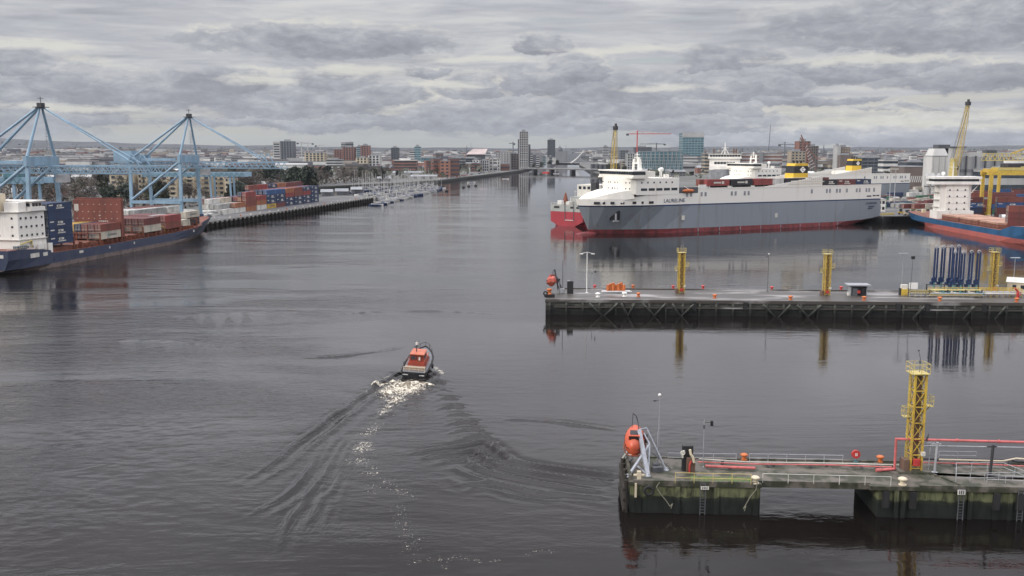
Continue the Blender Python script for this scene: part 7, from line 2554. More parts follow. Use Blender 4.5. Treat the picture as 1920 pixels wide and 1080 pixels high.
# low houses and depot roofs behind the yard
rnd = random.Random(41)
for i in range(26):
    px, Y = rnd.uniform(0, 210), rnd.uniform(560, 1150)
    p = A(px, 340, Y)
    t = thing('house', 'low pitched-roof house among the trees far left, too small to tell apart', 'house', (p.x, Y, LAND_Z), rnd.uniform(-.6, .6), 'low houses far left')
    wd, dp, h_ = rnd.uniform(9, 16), rnd.uniform(8, 10), rnd.uniform(4.5, 7)
    MB().box(0, wd, 0, dp, 0, h_).build('wall', M[rnd.choice(['c_white', 'c_cream', 'c_brick', 'c_light'])], t)
    MB().loft([[(-.4, -.4, h_), (-.4, dp + .4, h_), (-.4, dp / 2, h_ + 3)], [(wd + .4, -.4, h_), (wd + .4, dp + .4, h_), (wd + .4, dp / 2, h_ + 3)]]).build('roof', M[rnd.choice(['c_slate', 'c_grey', 'c_roof'])], t)
for i, (px, py, Y, w_, d_, m_, lab) in enumerate(((545, 306, 1250, 40, 16, 'c_white', 'long white shed roof at the edge of the left wood'), (640, 356, 712, 9, 8, 'c_beige', 'long pale boathouse near the end of the left quay'), (612, 357, 700, 8, 7, 'c_grey', 'low shed beside the blue container stack'), (668, 356, 745, 8, 8, 'c_grey', 'grey shed near the marina'),
                                                   (488, 340, 760, 9, 12, 'c_white', 'white shed behind the maroon stacks'), (760, 321, 1180, 44, 16, 'c_light', 'low pale row building behind the marina'), (720, 336, 1040, 14, 8, 'c_light', 'low pale clubhouse among the masts'), (795, 333, 1120, 30, 12, 'c_light', 'low pale quay building right of the clubhouse'), (120, 328, 820, 46, 16, 'c_white', 'white flat-roofed depot between the left crane legs'), (185, 330, 850, 20, 14, 'c_white', 'small white depot left of the cream apartments'))):
    p = A(px, py, Y)
    t = thing('shed', lab, 'shed', (p.x - w_ / 2, Y, LAND_Z), 0.1)
    h_ = max(3.0, p.z - LAND_Z - 2)
    MB().box(0, w_, 0, d_, 0, h_).build('wall', M[m_], t)
    MB().loft([[(-.5, -.5, h_), (-.5, d_ + .5, h_), (-.5, d_ / 2, h_ + 2)], [(w_ + .5, -.5, h_), (w_ + .5, d_ + .5, h_), (w_ + .5, d_ / 2, h_ + 2)]]).build('roof', M['c_light' if m_ == 'c_white' else 'c_roof'], t)
    for k in range(3):
        MB().box(w_ * (0.1 + .3 * k), w_ * (0.1 + .3 * k) + 4, -0.08, 0.0, 0, 3.2).build('door', M['c_slate'], t)

# ---- right bank landmarks
bld('round_tower', 'pale banded tower left of the leaning yellow boom', 1131, 1141, 275, 2300, 20, 'c_light', 'bands')
bld('office_block', 'grey flat block behind the leaning yellow boom', 1163, 1178, 282, 1900, 24, 'c_grey', 'curtain')
bld('office_block', 'tall-windowed grey block left of the teal glass building', 1176, 1196, 288, 1500, 24, 'c_light', 'grid', bay=3.5)
bld('office_block', 'dark brown block behind the tall-windowed grey block', 1190, 1222, 276, 2000, 24, 'c_slate', 'bands')
t, w, h_ = bld('office_block', 'long teal glass building with slanting braces', 1200, 1281, 284, 1250, 24, 'c_teal', 'curtain', 'c_blueglass', bay=5, plant=False)
b = MB()
for k in range(10):
    x = k * w / 10
    b.beam((x, -0.35, 0), (x + w / 20, -0.35, h_), 0.45).beam((x + w / 20, -0.35, h_), (x + w / 10, -0.35, 0), 0.45)
b.build('brace', M['c_light'], t)
t, w, h_ = bld('tower_block', 'tall square teal glass tower with a pale crown', 1280, 1320, 249, 1700, 34, 'c_teal', 'curtain', 'c_blueglass', floor=4.2, bay=5, plant=False)
MB().box(-0.4, w + 0.4, -0.45, -0.25, h_ - 7.5, h_ + 0.4).build('crown', M['c_light'], t)
for i, (x0, x1, m_) in enumerate(((1322, 1352, 'c_beige'), (1353, 1383, 'c_brick'), (1391, 1424, 'c_brick'), (1433, 1467, 'c_brick'))):
    bld('office_block', ['beige', 'red-brown', 'red-brown', 'red-brown'][i] + ' office block with pale stripes, %s in the banded row' % ORDS[i], x0, x1, 288, 1350, 26, m_, 'bands', 'c_light' if i else 'c_glass', floor=4.5, group='striped offices behind the ships')
for i, (x0, x1) in enumerate(((1384, 1390), (1425, 1432))):
    bld('stair_tower', 'slim grey stair tower between two striped offices, %s of two' % ORDS[i], x0, x1, 286, 1345, 20, 'c_grey', 'none')
bld('mill', 'dark brick mill block with a stepped top on the right', 1498, 1520, 265, 1500, 22, 'c_brick', 'punched', bay=5)
bld('mill', 'lower brick block stepping down from the dark brick mill', 1520, 1535, 274, 1490, 22, 'c_brown', 'grid')
bld('mill', 'beige block with notched windows in front of the brick mill', 1484, 1511, 284, 1380, 20, 'c_beige', 'punched', bay=5)
bld('silo_tower', 'slim pale slab of the twin brown tower on the right', 1570, 1577, 274, 1300, 16, 'c_light', 'none')
bld('silo_tower', 'ribbed brown half of the twin tower on the right', 1577, 1594, 276, 1302, 18, 'c_brown', 'grid', 'c_beige', bay=2.4)
bld('silo_tower', 'plain grey-brown block at the foot of the twin tower', 1576, 1600, 291, 1290, 16, 'c_brown', 'none')
bld('office_block', 'dark glass office behind the second yellow funnel', 1616, 1651, 296, 1150, 20, 'c_slate', 'curtain', 'c_glass', bay=6)
bld('office_block', 'white office with two rows of openings right of the second funnel', 1657, 1684, 300, 1050, 16, 'c_white', 'bands', floor=5)
bld('office_block', 'pale block joined to the white office', 1684, 1697, 299, 1060, 16, 'c_light', 'bands')
bld('office_block', 'dark low block in front of the distant hills on the right', 1700, 1745, 304, 1000, 20, 'c_slate', 'bands')
t, w, h_ = bld('warehouse', 'brown warehouse with white slanting stripes on its wall', 1696, 1736, 313, 800, 30, 'c_brown', 'none', plant=False)
b = MB()
for k in range(6):
    x = w * .28 + k * 1.7
    b.add([(x, -0.08, h_ * .35), (x + 0.8, -0.08, h_ * .35), (x + 2.0, -0.08, h_ * .62), (x + 1.2, -0.08, h_ * .62)], [(0, 1, 2, 3)])
b.build('stripe', M['c_white'], t)
# grain silos
t, w, h_ = bld('grain_silo', 'tall pale grain elevator with stepped top', 1748, 1780, 293, 760, 16, 'c_white', 'none', plant=False)
MB().loft([[(0.5, 0.5, h_ + .5), (w - .5, .5, h_ + .5), (w - .5, 15, h_ + .5), (.5, 15, h_ + .5)], [(2.5, 2, h_ + 6), (w - 3, 2, h_ + 6), (w - 3, 13, h_ + 6), (2.5, 13, h_ + 6)]]).build('stepped_top', M['c_white'], t)
MB().box(w * .4, w + 1, 2, 12, h_ + 6, h_ + 9).box(w, w + 5, 2, 10, h_ - 4, h_ + 6).build('conveyor_head', M['c_dark'], t)
b = MB()
for k in range(3):
    b.box(w * k / 3 + 1, w * k / 3 + 1.5, -0.2, -0.02, 0, h_)
b.build('pilaster', M['c_light'], t)
p = A(1806, 294, 740)
t = thing('grain_silo', 'row of tall grey silo cylinders behind the harbour crane', 'silo', (p.x, 740, LAND_Z))
hh = p.z - LAND_Z
for k in range(5):
    MB().lathe([(3.6, 0), (3.6, hh), (3.2, hh + 0.6)], 16, (k * 7.3, 4, 0)).build('cylinder', M['c_grey'], t)
    for j in range(2):
        MB().lathe([(3.66, hh * (.28 + .3 * j)), (3.66, hh * (.28 + .3 * j) + 2.4)], 16, (k * 7.3, 4, 0)).build('vent_band', M['c_slate'], t)
MB().box(-3, 32, 2, 7, hh + .6, hh + 3).box(-8, -2, 0, 8, 0, hh + 7).build('head_house', M['c_light'], t)
MB().box(-9, 2, -0.5, 8.5, hh + 7, hh + 7.8).box(18, 26, 1, 8, hh + 3, hh + 5).build('head_roof', M['c_dark'], t)
for i in range(5):
    p = A(1740 + i * 5.2, 320, 690)
    t = thing('storage_tank', 'small grey storage tank, %s in the row left of the silos' % ORDS[i], 'tank', (p.x, 690 + 5 * (i % 2), LAND_Z), 0, 'small grey tanks')
    MB().lathe([(1.9, 0), (1.9, 15), (0.4, 17)], 12).build('shell', M['c_light'], t)
    MB().lathe([(1.96, 7), (1.96, 8)], 12).build('band', M['c_slate'], t)
bld('warehouse', 'wide low grey warehouse at the right edge below the lattice crane', 1850, 1990, 318, 720, 30, 'c_light', 'bands', floor=8)
bld('warehouse', 'long dark roofed shed behind the near gantry cranes', 1862, 1990, 306, 900, 30, 'c_brown', 'none', roof='c_white')
bld('warehouse', 'brown transit shed between the ferries and the striped warehouse', 1560, 1700, 331, 1000, 20, 'c_brown', 'none', roof='c_light')


# ---- cranes on the skyline
def tower_crane(px, ytop, Y, x0, x1, label, col, yj):
    p = A(px, ytop, Y)
    zb = LAND_Z
    t = thing('tower_crane', label, 'crane', (p.x, Y, zb), 0, 'cranes on the skyline')
    s = Y / 1800
    MB().tube((0, 0, 0), (0, 0, p.z - zb), 1.15, 4).build('mast', M[col], t)
    zj = A(px, yj, Y).z - zb
    MB().beam(((x0 - px) * s, 0, zj), ((x1 - px) * s, 0, zj), 1.1, 1.3).build('jib', M[col], t)
    cx = x0 if abs(x0 - px) < abs(x1 - px) else x1
    MB().obox(((cx - px) * s, 0, zj - 1.4), (5, 2, 4)).build('counterweight', M['c_dark'], t)
    MB().tube((0, 0, p.z - zb), ((x0 - px) * s * .7, 0, zj), 0.2, 4).tube((0, 0, p.z - zb), ((x1 - px) * s * .6, 0, zj), 0.2, 4).build('tie', M[col], t)
    return t


tower_crane(1195, 245, 1900, 1177, 1258, 'tall red tower crane with a long jib behind the big ferry', 'red', 251)
tower_crane(1231, 268, 2300, 1200, 1246, 'small dark tower crane low behind the teal glass tower', 'c_dark', 270)
tower_crane(565, 266, 2400, 558, 575, 'pale tower crane left of a pair behind the left wood', 'c_light', 268)
tower_crane(577, 266, 2500, 565, 586, 'pale tower crane right of a pair behind the left wood', 'c_light', 269)
tower_crane(600, 271, 2600, 592, 612, 'faint small tower crane far behind the cream block', 'c_light', 273)
tower_crane(962, 266, 2200, 954, 964, 'small tower crane with black weights left of the brick tower', 'c_slate', 269)
tower_crane(1472, 266, 2000, 1462, 1500, 'thin dark tower crane left of the brick mill', 'c_slate', 271)
p = A(1440, 275, 1900)
t = thing('crawler_crane', 'single thin steep crane boom against the sky on the right', 'crane', (p.x, 1900, LAND_Z))
q = A(1445, 234, 1900) - t.location
MB().tube((0, 0, 2), q, 0.9, 6, 0.5).build('boom', M['c_slate'], t)
MB().box(-4, 4, -3, 3, 0, 5).build('carrier', M['c_slate'], t)
p = A(1512, 318, 1250)
t = thing('grab_crane', 'red and white lattice dockside crane before the brick mill', 'crane', (p.x, 1250, LAND_Z))
L0 = t.location
b = MB()
for a_, c_ in (((1520, 318), (1510, 272)), ((1530, 318), (1512, 276)), ((1512, 276), (1502, 253)), ((1510, 272), (1500, 258)), ((1514, 278), (1534, 300))):
    b.beam(A(a_[0], a_[1], 1250) - L0, A(c_[0], c_[1], 1250) - L0, 1.2)
b.build('frame', M['c_brick'], t)
b = MB()
for k in range(8):
    x0 = 1521 - k * 1.4
    b.beam(A(1519 - k * 1.2, 316 - k * 5.5, 1248) - L0, A(1529 - k * 2.2, 311 - k * 5.5, 1248) - L0, 0.8)
b.build('lacing', M['c_light'], t)
t['label'] = 'dull red and pale lattice dockside crane before the brick mill'


# ---- bridges
def bridges():
    # low road bridge across the river
    a, c = G(982, 323), G(1122, 326)
    zt = 7.0
    t = thing('bridge', 'low flat road bridge across the river', 'bridge', (a.x, a.y, 0), math.atan2(c.y - a.y, c.x - a.x))
    L = math.hypot(c.x - a.x, c.y - a.y)
    MB().box(-8, L, 0, 12, 5.2, 6.8).build('deck', M['c_slate'], t)
    MB().box(-8, L, -0.2, 0, 6.8, 7.8).build('parapet', M['c_light'], t)
    for f in (0.12, 0.36, 0.64, 0.92):
        MB().box(L * f - 2, L * f + 2, 1, 11, -3, 5.2).build('pier', M['c_dark'], t)
    MB().box(L * 0.36 - 12, L * .36 + 1, -4, -0.5, -1, 1.6).build('fender', M['red'], t)
    MB().box(L * 0.36 - 5, L * .36 + 2, 0.5, 8, 6.8, 13.5).build('control_house', M['c_slate'], t)
    for k in range(4):
        MB().box(L * .9 + k * 9, L * .9 + k * 9 + 4, 0, 6, 0, 15).build('gantry_pylon', M['c_dark'], t)
    # curved white pylon of the upstream bridge
    b0 = A(1070, 306, 2350)
    t = thing('bridge', 'far bridge with a curved white pylon leaning over the river', 'bridge', (b0.x, 2350, 0))
    pts = []
    for k in range(13):
        f = k / 12
        px = 1070 + 25 * f ** 0.85
        py = 306 - 24.5 * (0.75 * f + 0.25 * f * f)
        pts.append(A(px, py, 2350 + 3 * f) - t.location)
    mb = MB()
    for i, (p, q) in enumerate(zip(pts[:-1], pts[1:])):
        mb.tube(p, q, 2.3 - 1.1 * i / 12, 8, 2.3 - 1.1 * (i + 1) / 12)
    mb.build('pylon', M['c_white'], t)
    e = A(1118, 306, 2350) - t.location
    s0 = A(1040, 305, 2350) - t.location
    MB().beam(s0 + Vector((0, 6, 0)), e + Vector((0, 6, 0)), 12, 1.6).build('deck', M['c_light'], t)
    b = MB()
    for k in range(12):
        p = pts[3 + k % 9 + 0]
        b.tube(pts[12 - k % 9], s0.lerp(e, 0.45 + 0.5 * (k % 9) / 9) + Vector((0, 0, 1)), 0.12, 4)
    b.build('cable_stay', M['c_light'], t)


bridges()

# ---- marina: yachts with masts
def yacht_meshes(hc):
    L = 10.0
    S = [(-5, 1.3, .9), (-2, 1.6, .9), (1.5, 1.55, 1.0), (3.8, .9, 1.15), (5, .05, 1.3)]
    rings = [[(x, -w, z), (x, -w * .7, 0), (x, 0, -.35), (x, w * .7, 0), (x, w, z)] for x, w, z in S]
    h_ = MB().loft(rings).mesh('hull', M[hc])
    b = MB().loft([[(-2, -1, .95), (-2, 1, .95), (-1.8, .9, 1.7), (-1.8, -.9, 1.7)], [(2, -.8, 1), (2, .8, 1), (1.2, .6, 1.6), (1.2, -.6, 1.6)]])
    c = b.mesh('cabin', M['c_grey' if hc != 'white' else 'navy'])
    m = MB().tube((0.6, 0, 1), (0.6, 0, 15), 0.15, 5).beam((0.6, 0, 2.2), (-3.6, 0, 2.1), 0.3).beam((0.6, -1.2, 8.5), (0.6, 1.2, 8.5), 0.08).mesh('mast', M['c_light'])
    return h_, c, m


ym = [yacht_meshes(k) for k in ('white', 'navy', 'c_light')]
rnd = random.Random(19)
yk = 0
lines = [((702, 386), (824, 356), 26), ((712, 377), (832, 352), 22), ((702, 372), (820, 350), 22), ((676, 368), (815, 346), 24), ((660, 362), (800, 344), 24), ((668, 356), (790, 341), 20)]
for li, (p0, p1, n) in enumerate(lines):
    for k in range(n):
        f = (k + rnd.uniform(-.25, .25)) / n
        p = G(p0[0] + (p1[0] - p0[0]) * f, p0[1] + (p1[1] - p0[1]) * f, 0)
        if p.x < LQP(min(p.y, 692))[0] and p.y < 694:
            continue
        hm = rnd.choice([0, 1, 2, 2, 1])
        hs_, cs_, ms_ = ym[hm]
        t = thing('yacht', 'moored yacht with a bare mast in the crowded marina', 'yacht', (p.x, p.y, 0), rnd.uniform(-.5, .3) + (PI if rnd.random() < .5 else 0), 'yachts in the marina')
        s = rnd.uniform(.75, 1.15)
        t.scale = (s, s, s * rnd.uniform(.85, 1.25))
        inst(hs_, 'hull', (0, 0, 0), parent=t)
        inst(cs_, 'cabin', (0, 0, 0), parent=t)
        if rnd.random() < .8:
            inst(ms_, 'mast', (0, 0, 0), parent=t)
        yk += 1
for i, (p0, p1) in enumerate((((706, 380), (822, 354)), ((690, 370), (815, 349)))):
    a, c = G(*p0), G(*p1)
    t = thing('pontoon', 'grey floating pontoon, the %s of two running through the marina' % ('front' if i == 0 else 'back'), 'pontoon', (a.x, a.y, 0), math.atan2(c.y - a.y, c.x - a.x))
    MB().box(0, (c - a).length, -1, 1, -0.3, 0.5).build('deck', M['concrete'], t)
    for k in range(8):
        MB().tube(((c - a).length * k / 7, 1.2, -2), ((c - a).length * k / 7, 1.2, 4), 0.25, 6).build('pile', M['offwhite'], t)
# boats lying loose on the river, and buoys
for px, py, lab in ((948, 336, 'small white motor boat alone near the left bank upriver'), (884, 343, 'small white launch among the dark buoys'), (827, 354, 'small white launch at the outer end of the marina'), (1043, 326, 'small dark workboat under the flat road bridge')):
    p = G(px, py)
    t = thing('launch', lab, 'boat', p, rnd.uniform(-.4, .4))
    inst(ym[0][0], 'hull', (0, 0, 0), parent=t)
    inst(ym[0][1], 'cabin', (0, 0, 0), parent=t)
    t.scale = (.9, .9, 1.1)
for i, (px, py) in enumerate(((837, 359), (828, 350), (869, 352), (879, 350), (892, 349))):
    p = G(px, py)
    t = thing('buoy', 'dark mooring buoy on the water off the left bank, %s from the marina' % ORDS[i], 'buoy', p, 0, 'dark buoys off the marina')
    MB().lathe([(0.9, -.4), (1.5, .2), (1.5, 1.0), (.9, 1.6)], 10).build('float', M['black'], t)
    MB().tube((0, 0, 1.5), (0, 0, 3.0), .25, 6).build('post', M['rust'], t)


# ---- trees
def leafy(seed, n, rx, rz, z0, m, twig=False):
    rnd = random.Random(seed)
    b = MB()
    lobes = [(rnd.uniform(-.55, .55) * rx, rnd.uniform(-.55, .55) * rx, z0 + rz * rnd.uniform(.3, 1.6), rnd.uniform(.35, .62) * rx) for _ in range(9)]
    for _ in range(n):
        lx, ly, lz, lr = rnd.choice(lobes)
        a, e = rnd.uniform(0, 2 * PI), math.asin(rnd.uniform(-1, 1))
        r = lr * rnd.uniform(.55, 1.05)
        c = Vector((lx + r * math.cos(a) * math.cos(e), ly + r * math.sin(a) * math.cos(e), lz + r * math.sin(e) * .9))
        s = rnd.uniform(.35, .8) * (0.75 if twig else 1)
        u = Vector((rnd.uniform(-1, 1), rnd.uniform(-1, 1), rnd.uniform(-1, 1))).normalized()
        v = u.orthogonal().normalized()
        w_ = 0.35 if twig else 1
        b.add([c - u * s, c + v * s * w_, c + u * s, c - v * s * w_], [(0, 1, 2, 3)])
    return b.mesh('crown', M[m], normals=False)


M['leaf_dark'] = mat('leaf_dark', (0.040, 0.055, 0.038), 0.8, scale=0.35, col2=(0.020, 0.030, 0.022), lo=.45, hi=.6)
M['leaf_olive'] = mat('leaf_olive', (0.055, 0.058, 0.036), 0.8, scale=0.35, col2=(0.03, 0.036, 0.022), lo=.45, hi=.6)
M['twig'] = mat('twig', (0.105, 0.088, 0.074), 0.9, scale=0.3, col2=(0.055, 0.047, 0.041), lo=.45, hi=.6)
M['bark'] = mat('bark', (0.05, 0.042, 0.035), 0.9, scale=1.0)


def trunk_mesh(h_, seed):
    rnd = random.Random(seed)
    b = MB().tube((0, 0, -.5), (0.1, 0, h_), .32, 7, .12)
    for k in range(6):
        a = rnd.uniform(0, 2 * PI)
        z = h_ * rnd.uniform(.35, .8)
        b.tube((0, 0, z), (math.cos(a) * 2.2, math.sin(a) * 2.2, z + h_ * .35), .12, 5, .04)
    return b.mesh('trunk', M['bark'])


kinds = []
for i in range(3):
    kinds.append((leafy(10 + i, 620, 4.6, 4.2, 3.5, 'leaf_dark'), trunk_mesh(8, i), 'dark evergreen tree in the wood behind the left quay', 'dark evergreen trees'))
for i in range(2):
    kinds.append((leafy(20 + i, 560, 4.4, 4.0, 3.5, 'leaf_olive'), trunk_mesh(8, i + 5), 'olive-green tree in the wood behind the left quay', 'olive trees'))
for i in range(3):
    kinds.append((leafy(30 + i, 760, 4.6, 4.6, 3.2, 'twig', True), trunk_mesh(9, i + 9), 'bare brown winter tree in the wood behind the left quay', 'bare winter trees'))


def tree(k, x, y, s, zb=LAND_Z, sz=1.0, lab=None, grp=None):
    cm, tm, l_, g = kinds[k]
    t = thing('tree', lab or l_, 'tree', (x, y, zb), random.uniform(0, 6.28), grp or g)
    t.scale = (s, s, s * sz)
    inst(tm, 'trunk', (0, 0, 0), parent=t)
    inst(cm, 'crown', (0, 0, 0), parent=t)


rnd = random.Random(91)
random.seed(4)
nt_ = 0
def in_left(x, y):
    if y < 700:
        return x < LQP(y)[0] - 62
    if y < 1010:
        return x < np.interp(y, [700, 770, 900, 1010], [-125, -205, -185, -120]) - 8
    return x < np.interp(y, [1010, 1085, 1449], [-120, -88, -24]) - 25
for _ in range(4000):
    if nt_ >= 270:
        break
    px, Y = rnd.uniform(20, 735), rnd.uniform(540, 1080)
    if px < 380 and rnd.random() < .3:
        continue
    if 195 < px < 440 and 630 < Y < 740:
        continue
    x = (px - 960) / 1800 * Y
    if not in_left(x, Y):
        continue
    r = rnd.random()
    dark = 505 < px < 590 and Y < 900
    k = rnd.choice([0, 1, 2]) if (dark or r < .16) else (rnd.choice([3, 4]) if r < .30 else rnd.choice([5, 6, 7]))
    tree(k, x, Y, rnd.uniform(.9, 1.45) * (1.25 if dark else 1), sz=rnd.uniform(.85, 1.15))
    nt_ += 1
# hedge and scrub at the foot of the wood: one tangled mass nobody could count
b = MB()
for _ in range(9000):
    px, Y = rnd.uniform(-40, 730), rnd.uniform(430, 1120)
    x = (px - 960) / 1800 * Y
    if not in_left(x, Y) or (195 < px < 440 and 630 < Y < 735):
        continue
    c = Vector((x, Y, LAND_Z + rnd.uniform(0, 3.2)))
    u = Vector((rnd.uniform(-1, 1), rnd.uniform(-1, 1), rnd.uniform(-1, 1))).normalized()
    v = u.orthogonal().normalized()
    s = rnd.uniform(.8, 1.9)
    b.add([c - u * s, c + v * s * .6, c + u * s, c - v * s * .6], [(0, 1, 2, 3)])
o = b.build('scrub', M['twig'], normals=False)
tag(o, 'brown winter scrub filling the ground under the trees', 'scrub', None, 'stuff')
for i, (px, Y) in enumerate(((700, 1300), (716, 1330), (726, 1290), (745, 1400), (860, 1380), (872, 1400), (905, 1500), (930, 1500), (1000, 1720), (1016, 1800), (1030, 1900), (1044, 2000), (1140, 1500), (1152, 1480), (1170, 1300), (1560, 1100), (1600, 1120), (1710, 1000), (1660, 900), (1745, 900))):
    x = (px - 960) / 1800 * Y
    if px < 960 and not in_left(x, min(Y, 1449)) and px > 900:
        x -= 30
    tree(rnd.choice([0, 3, 4, 5, 6]), x, Y, rnd.uniform(.9, 1.3), lab='street tree among the city buildings on the %s bank' % ('left' if px < 1080 else 'right'), grp='street trees in the city %s' % ('left' if px < 1080 else 'right'))

# ---- the mass of the city: small distant buildings, one object each
M['far_window'] = mat('far_window', (0.06, 0.065, 0.075), 0.4, var=0.3)
fm = {}


def far_mesh(v, wall, roof):
    key = (v, wall, roof)
    if key in fm:
        return fm[key]
    b = MB()
    if v == 0:       # flat block with window strips
        b.box(0, 1, 0, 1, 0, 1)
        for k in range(4):
            b.box(-.012, 1.012, -.012, 1.012, .12 + k * .23, .22 + k * .23, 1)
        b.box(-.02, 1.02, -.02, 1.02, 1, 1.04, 2).box(.3, .6, .3, .6, 1.04, 1.16, 2)
    elif v == 1:     # terrace with pitched roof
        b.box(0, 1, 0, 1, 0, .7)
        b.loft([[(-.02, -.06, .7), (-.02, 1.06, .7), (-.02, .5, 1.05)], [(1.02, -.06, .7), (1.02, 1.06, .7), (1.02, .5, 1.05)]], 2)
        for k in range(5):
            for z in (.14, .42):
                b.box(.06 + k * .19, .15 + k * .19, -.015, .01, z, z + .16, 1)
        for x in (.2, .75):
            b.box(x, x + .06, .4, .6, .9, 1.2, 0)
    elif v == 2:     # shed with bright roof
        b.box(0, 1, 0, 1, 0, .75)
        b.loft([[(-.01, -.03, .75), (-.01, 1.03, .75), (-.01, .5, 1.0)], [(1.01, -.03, .75), (1.01, 1.03, .75), (1.01, .5, 1.0)]], 2)
        b.box(.2, .35, -.01, .01, 0, .45, 1).box(.6, .8, -.01, .01, 0, .45, 1)
    else:            # stepped block with piers
        b.box(0, .6, 0, 1, 0, 1).box(.6, 1, .05, .95, 0, .72)
        for k in range(5):
            b.box(-.01, .61, -.012, .3, .1 + k * .18, .19 + k * .18, 1)
            if k < 3:
                b.box(.6, 1.01, .04, .3, .1 + k * .18, .19 + k * .18, 1)
        for k in range(4):
            b.box(.02 + k * .18, .05 + k * .18, -.03, -.012, 0, 1, 0)
        b.box(-.02, .62, -.02, 1.02, 1, 1.04, 2)
    fm[key] = b.mesh('far_building', [M[wall], M['far_window'], M[roof]])
    return fm[key]


rnd = random.Random(64)
adj = {'c_grey': 'grey', 'c_light': 'pale grey', 'c_white': 'white', 'c_brick': 'red-brick', 'c_brown': 'brown', 'c_beige': 'beige', 'c_slate': 'dark'}
kd = ['flat-roofed block', 'pitched-roof terrace', 'shed', 'stepped block']
cnt = 0
for _ in range(3000):
    if cnt >= 285:
        break
    px = rnd.uniform(-10, 1930)
    Y = 1150 + 3900 * rnd.random() ** 1.25
    x = (px - 960) / 1800 * Y
    # keep the river open
    rl = np.interp(Y, [1085, 1449, 1640, 1900, 2300, 2700, 5000], [-110, -50, -20, 10, 40, 62, 180])
    rr = np.interp(Y, [1000, 1500, 1700, 2300, 2700, 5000], [150, 160, 170, 200, 230, 330])
    if rl < x < rr:
        continue
    if x < 0 and px < 560 and Y < 1250:
        continue
    wall = rnd.choice(['c_grey', 'c_light', 'c_white', 'c_brick', 'c_brown', 'c_beige', 'c_slate', 'c_grey', 'c_light'])
    v = rnd.choice([0, 1, 1, 2, 3, 0])
    roof = rnd.choice(['c_slate', 'c_roof', 'c_slate']) if v != 2 else rnd.choice(['c_white', 'c_light', 'c_roof'])
    big = 1 + (Y - 1150) / 3500
    w = rnd.uniform(14, 46) * big * .8
    h_ = {0: rnd.uniform(11, 24), 1: rnd.uniform(9, 13), 2: rnd.uniform(8, 12), 3: rnd.uniform(13, 26)}[v]
    # stay below the skyline
    zb = hill_z(x, Y) - 0.5
    zmax = A(px, 279.5 - rnd.random() ** 4 * 4, Y).z
    h_ = min(h_, zmax - zb)
    if h_ < 5:
        continue
    side = 'left' if x < 60 else 'right'
    ds = 'nearer' if Y < 1900 else ('middle-distance' if Y < 3000 else 'farthest')
    inst(far_mesh(v, wall, roof), 'city_building', (x, Y, zb), rnd.uniform(-.5, .5), '%s %s in the %s city on the %s side of the river' % (adj[wall], kd[v], ds, side), 'building', '%s %ss, %s city %s' % (adj[wall], kd[v], ds, side), (w, rnd.uniform(11, 24), h_))
    cnt += 1
# the rest of the far roofs: thousands, one mass
b = MB()
pal = ['c_grey', 'c_light', 'c_white', 'c_brick', 'c_brown', 'c_slate', 'c_beige']
for _ in range(2600):
    px = rnd.uniform(-40, 1960)
    Y = 1500 + 3600 * rnd.random() ** 1.15
    x = (px - 960) / 1800 * Y
    rl = np.interp(Y, [1449, 1640, 1900, 2300, 2700, 5000], [-60, -25, 5, 35, 60, 180])
    rr = np.interp(Y, [1000, 1500, 1700, 2300, 2700, 5000], [160, 170, 180, 210, 240, 340])
    if rl < x < rr:
        continue
    zb = hill_z(x, Y) - 1
    h_ = min(rnd.uniform(7, 15) * (1 + Y / 9000), A(px, 277.5, Y).z - zb)
    if h_ < 4:
        continue
    i = rnd.choice([0, 1, 1, 2, 2, 3, 4, 5, 6])
    w, d = rnd.uniform(10, 46) * (1 + Y / 6000), rnd.uniform(10, 22)
    c, r = (x, Y, zb + h_ / 2), rnd.uniform(-.5, .5)
    b.obox(c, (w, d, h_), r, i)
    b.obox((x, Y, zb + h_ * .55), (w * 1.01, d * 1.03, h_ * .22), r, 7)
    b.obox((x, Y, zb + h_ + .4), (w * 1.02, d * 1.02, .8), r, rnd.choice([5, 5, 0, 2, 1]))
o = b.build('city_roofs', [M[k] for k in pal] + [M['far_window']])
tag(o, 'mass of small far-off buildings filling the city up to the hills', 'buildings', None, 'stuff')
# distant greenery between the roofs, one mass
b = MB()
for _ in range(14000):
    px = rnd.uniform(-40, 1960)
    Y = 1150 + 5600 * rnd.random() ** 1.5
    x = (px - 960) / 1800 * Y
    rl = np.interp(Y, [1085, 1449, 1640, 1900, 2300, 2700, 5000], [-100, -40, -10, 20, 50, 72, 190])
    rr = np.interp(Y, [1000, 1500, 1700, 2300, 2700, 5000], [140, 150, 160, 190, 220, 320])
    if rl < x < rr or vnoise(np.array([x]), np.array([Y]), 260, 7)[0] < 0.0:
        continue
    z = hill_z(x, Y) + rnd.uniform(0, 9)
    s = rnd.uniform(2.0, 4.5) * (1 + Y / 5000)
    u = Vector((rnd.uniform(-1, 1), rnd.uniform(-1, 1), rnd.uniform(-.6, .6))).normalized()
    v = u.orthogonal().normalized()
    c = Vector((x, Y, z))
    b.add([c - u * s, c + v * s * .7, c + u * s, c - v * s * .7], [(0, 1, 2, 3)])
o = b.build('treeline', M['leaf_olive'], normals=False)
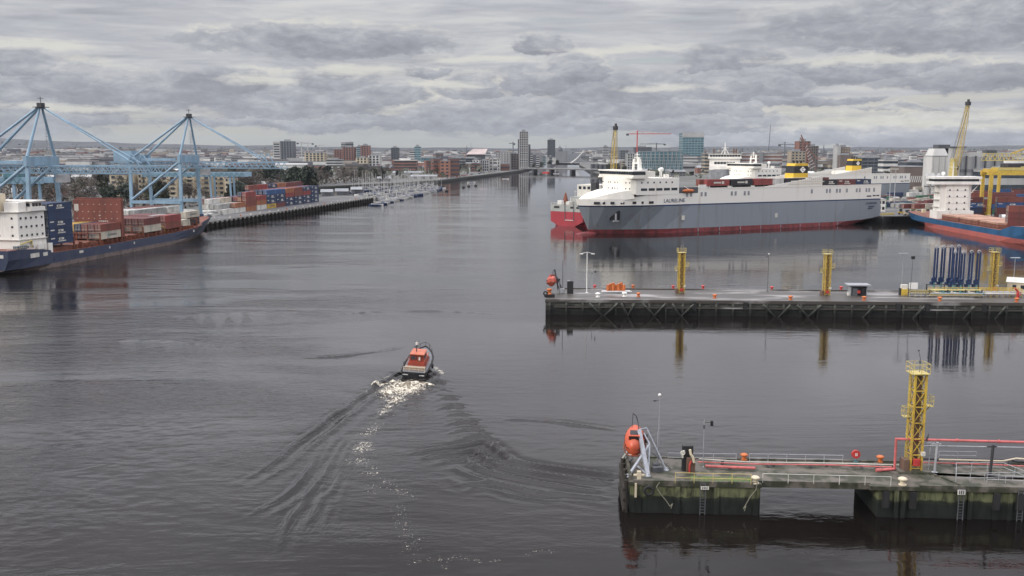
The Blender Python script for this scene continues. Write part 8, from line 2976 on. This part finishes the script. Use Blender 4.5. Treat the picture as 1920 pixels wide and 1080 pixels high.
tag(o, 'far-off winter trees scattered between the roofs of the city', 'trees', None, 'stuff')

# cars and boats on the left riverside road
cm_ = {}
def car_mesh(c):
    if c in cm_:
        return cm_[c]
    b = MB().loft([[(-2.1, -.85, .35), (-2.1, .85, .35), (-2.1, .8, .85), (-2.1, -.8, .85)], [(2.1, -.85, .35), (2.1, .85, .35), (2.1, .8, .8), (2.1, -.8, .8)]])
    b.loft([[(-1.5, -.78, .86), (1.1, -.78, .84), (1.1, .78, .84), (-1.5, .78, .86)], [(-1.1, -.6, 1.42), (.5, -.6, 1.42), (.5, .6, 1.42), (-1.1, .6, 1.42)]], 1)
    for x in (-1.3, 1.3):
        b.tube((x, -.88, .32), (x, .88, .32), .32, 8, m=2)
    cm_[c] = b.mesh('car', [M[c], M['glass'], M['rubber']])
    return cm_[c]


for i in range(34):
    f = rnd.random()
    px, py = 845 + 100 * f + rnd.uniform(-4, 4), 337 - 16 * f
    p = G(px, py, LAND_Z)
    p.x -= 14
    c = rnd.choice(['white', 'darkgrey', 'steel', 'red', 'navy'])
    cn = {'white': 'white', 'darkgrey': 'dark grey', 'steel': 'silver', 'red': 'red', 'navy': 'dark blue'}[c]
    inst(car_mesh(c), 'parked_car', (p.x, p.y, LAND_Z), 1.3 + rnd.uniform(-.3, .3), 'tiny %s car parked along the left riverside road' % cn, 'car', '%s cars along the left riverside road' % cn)
# ================================================================ the air between here and the far hills
hz_ = MB().box(-7200, 7200, -400, 9700, -7.0, 175)
ho = hz_.build('haze', [])
hm = D2.materials.new('haze_air')
hm.use_nodes = True
hm.node_tree.nodes.clear()
pv = hm.node_tree.nodes.new('ShaderNodeVolumePrincipled')
pv.inputs['Color'].default_value = (0.74, 0.81, 0.92, 1)
pv.inputs['Density'].default_value = 0.000025
ou = hm.node_tree.nodes.new('ShaderNodeOutputMaterial')
hm.node_tree.links.new(pv.outputs[0], ou.inputs['Volume'])
ho.data.materials.clear()
ho.data.materials.append(hm)
tag(ho, None, None, None, 'stuff')
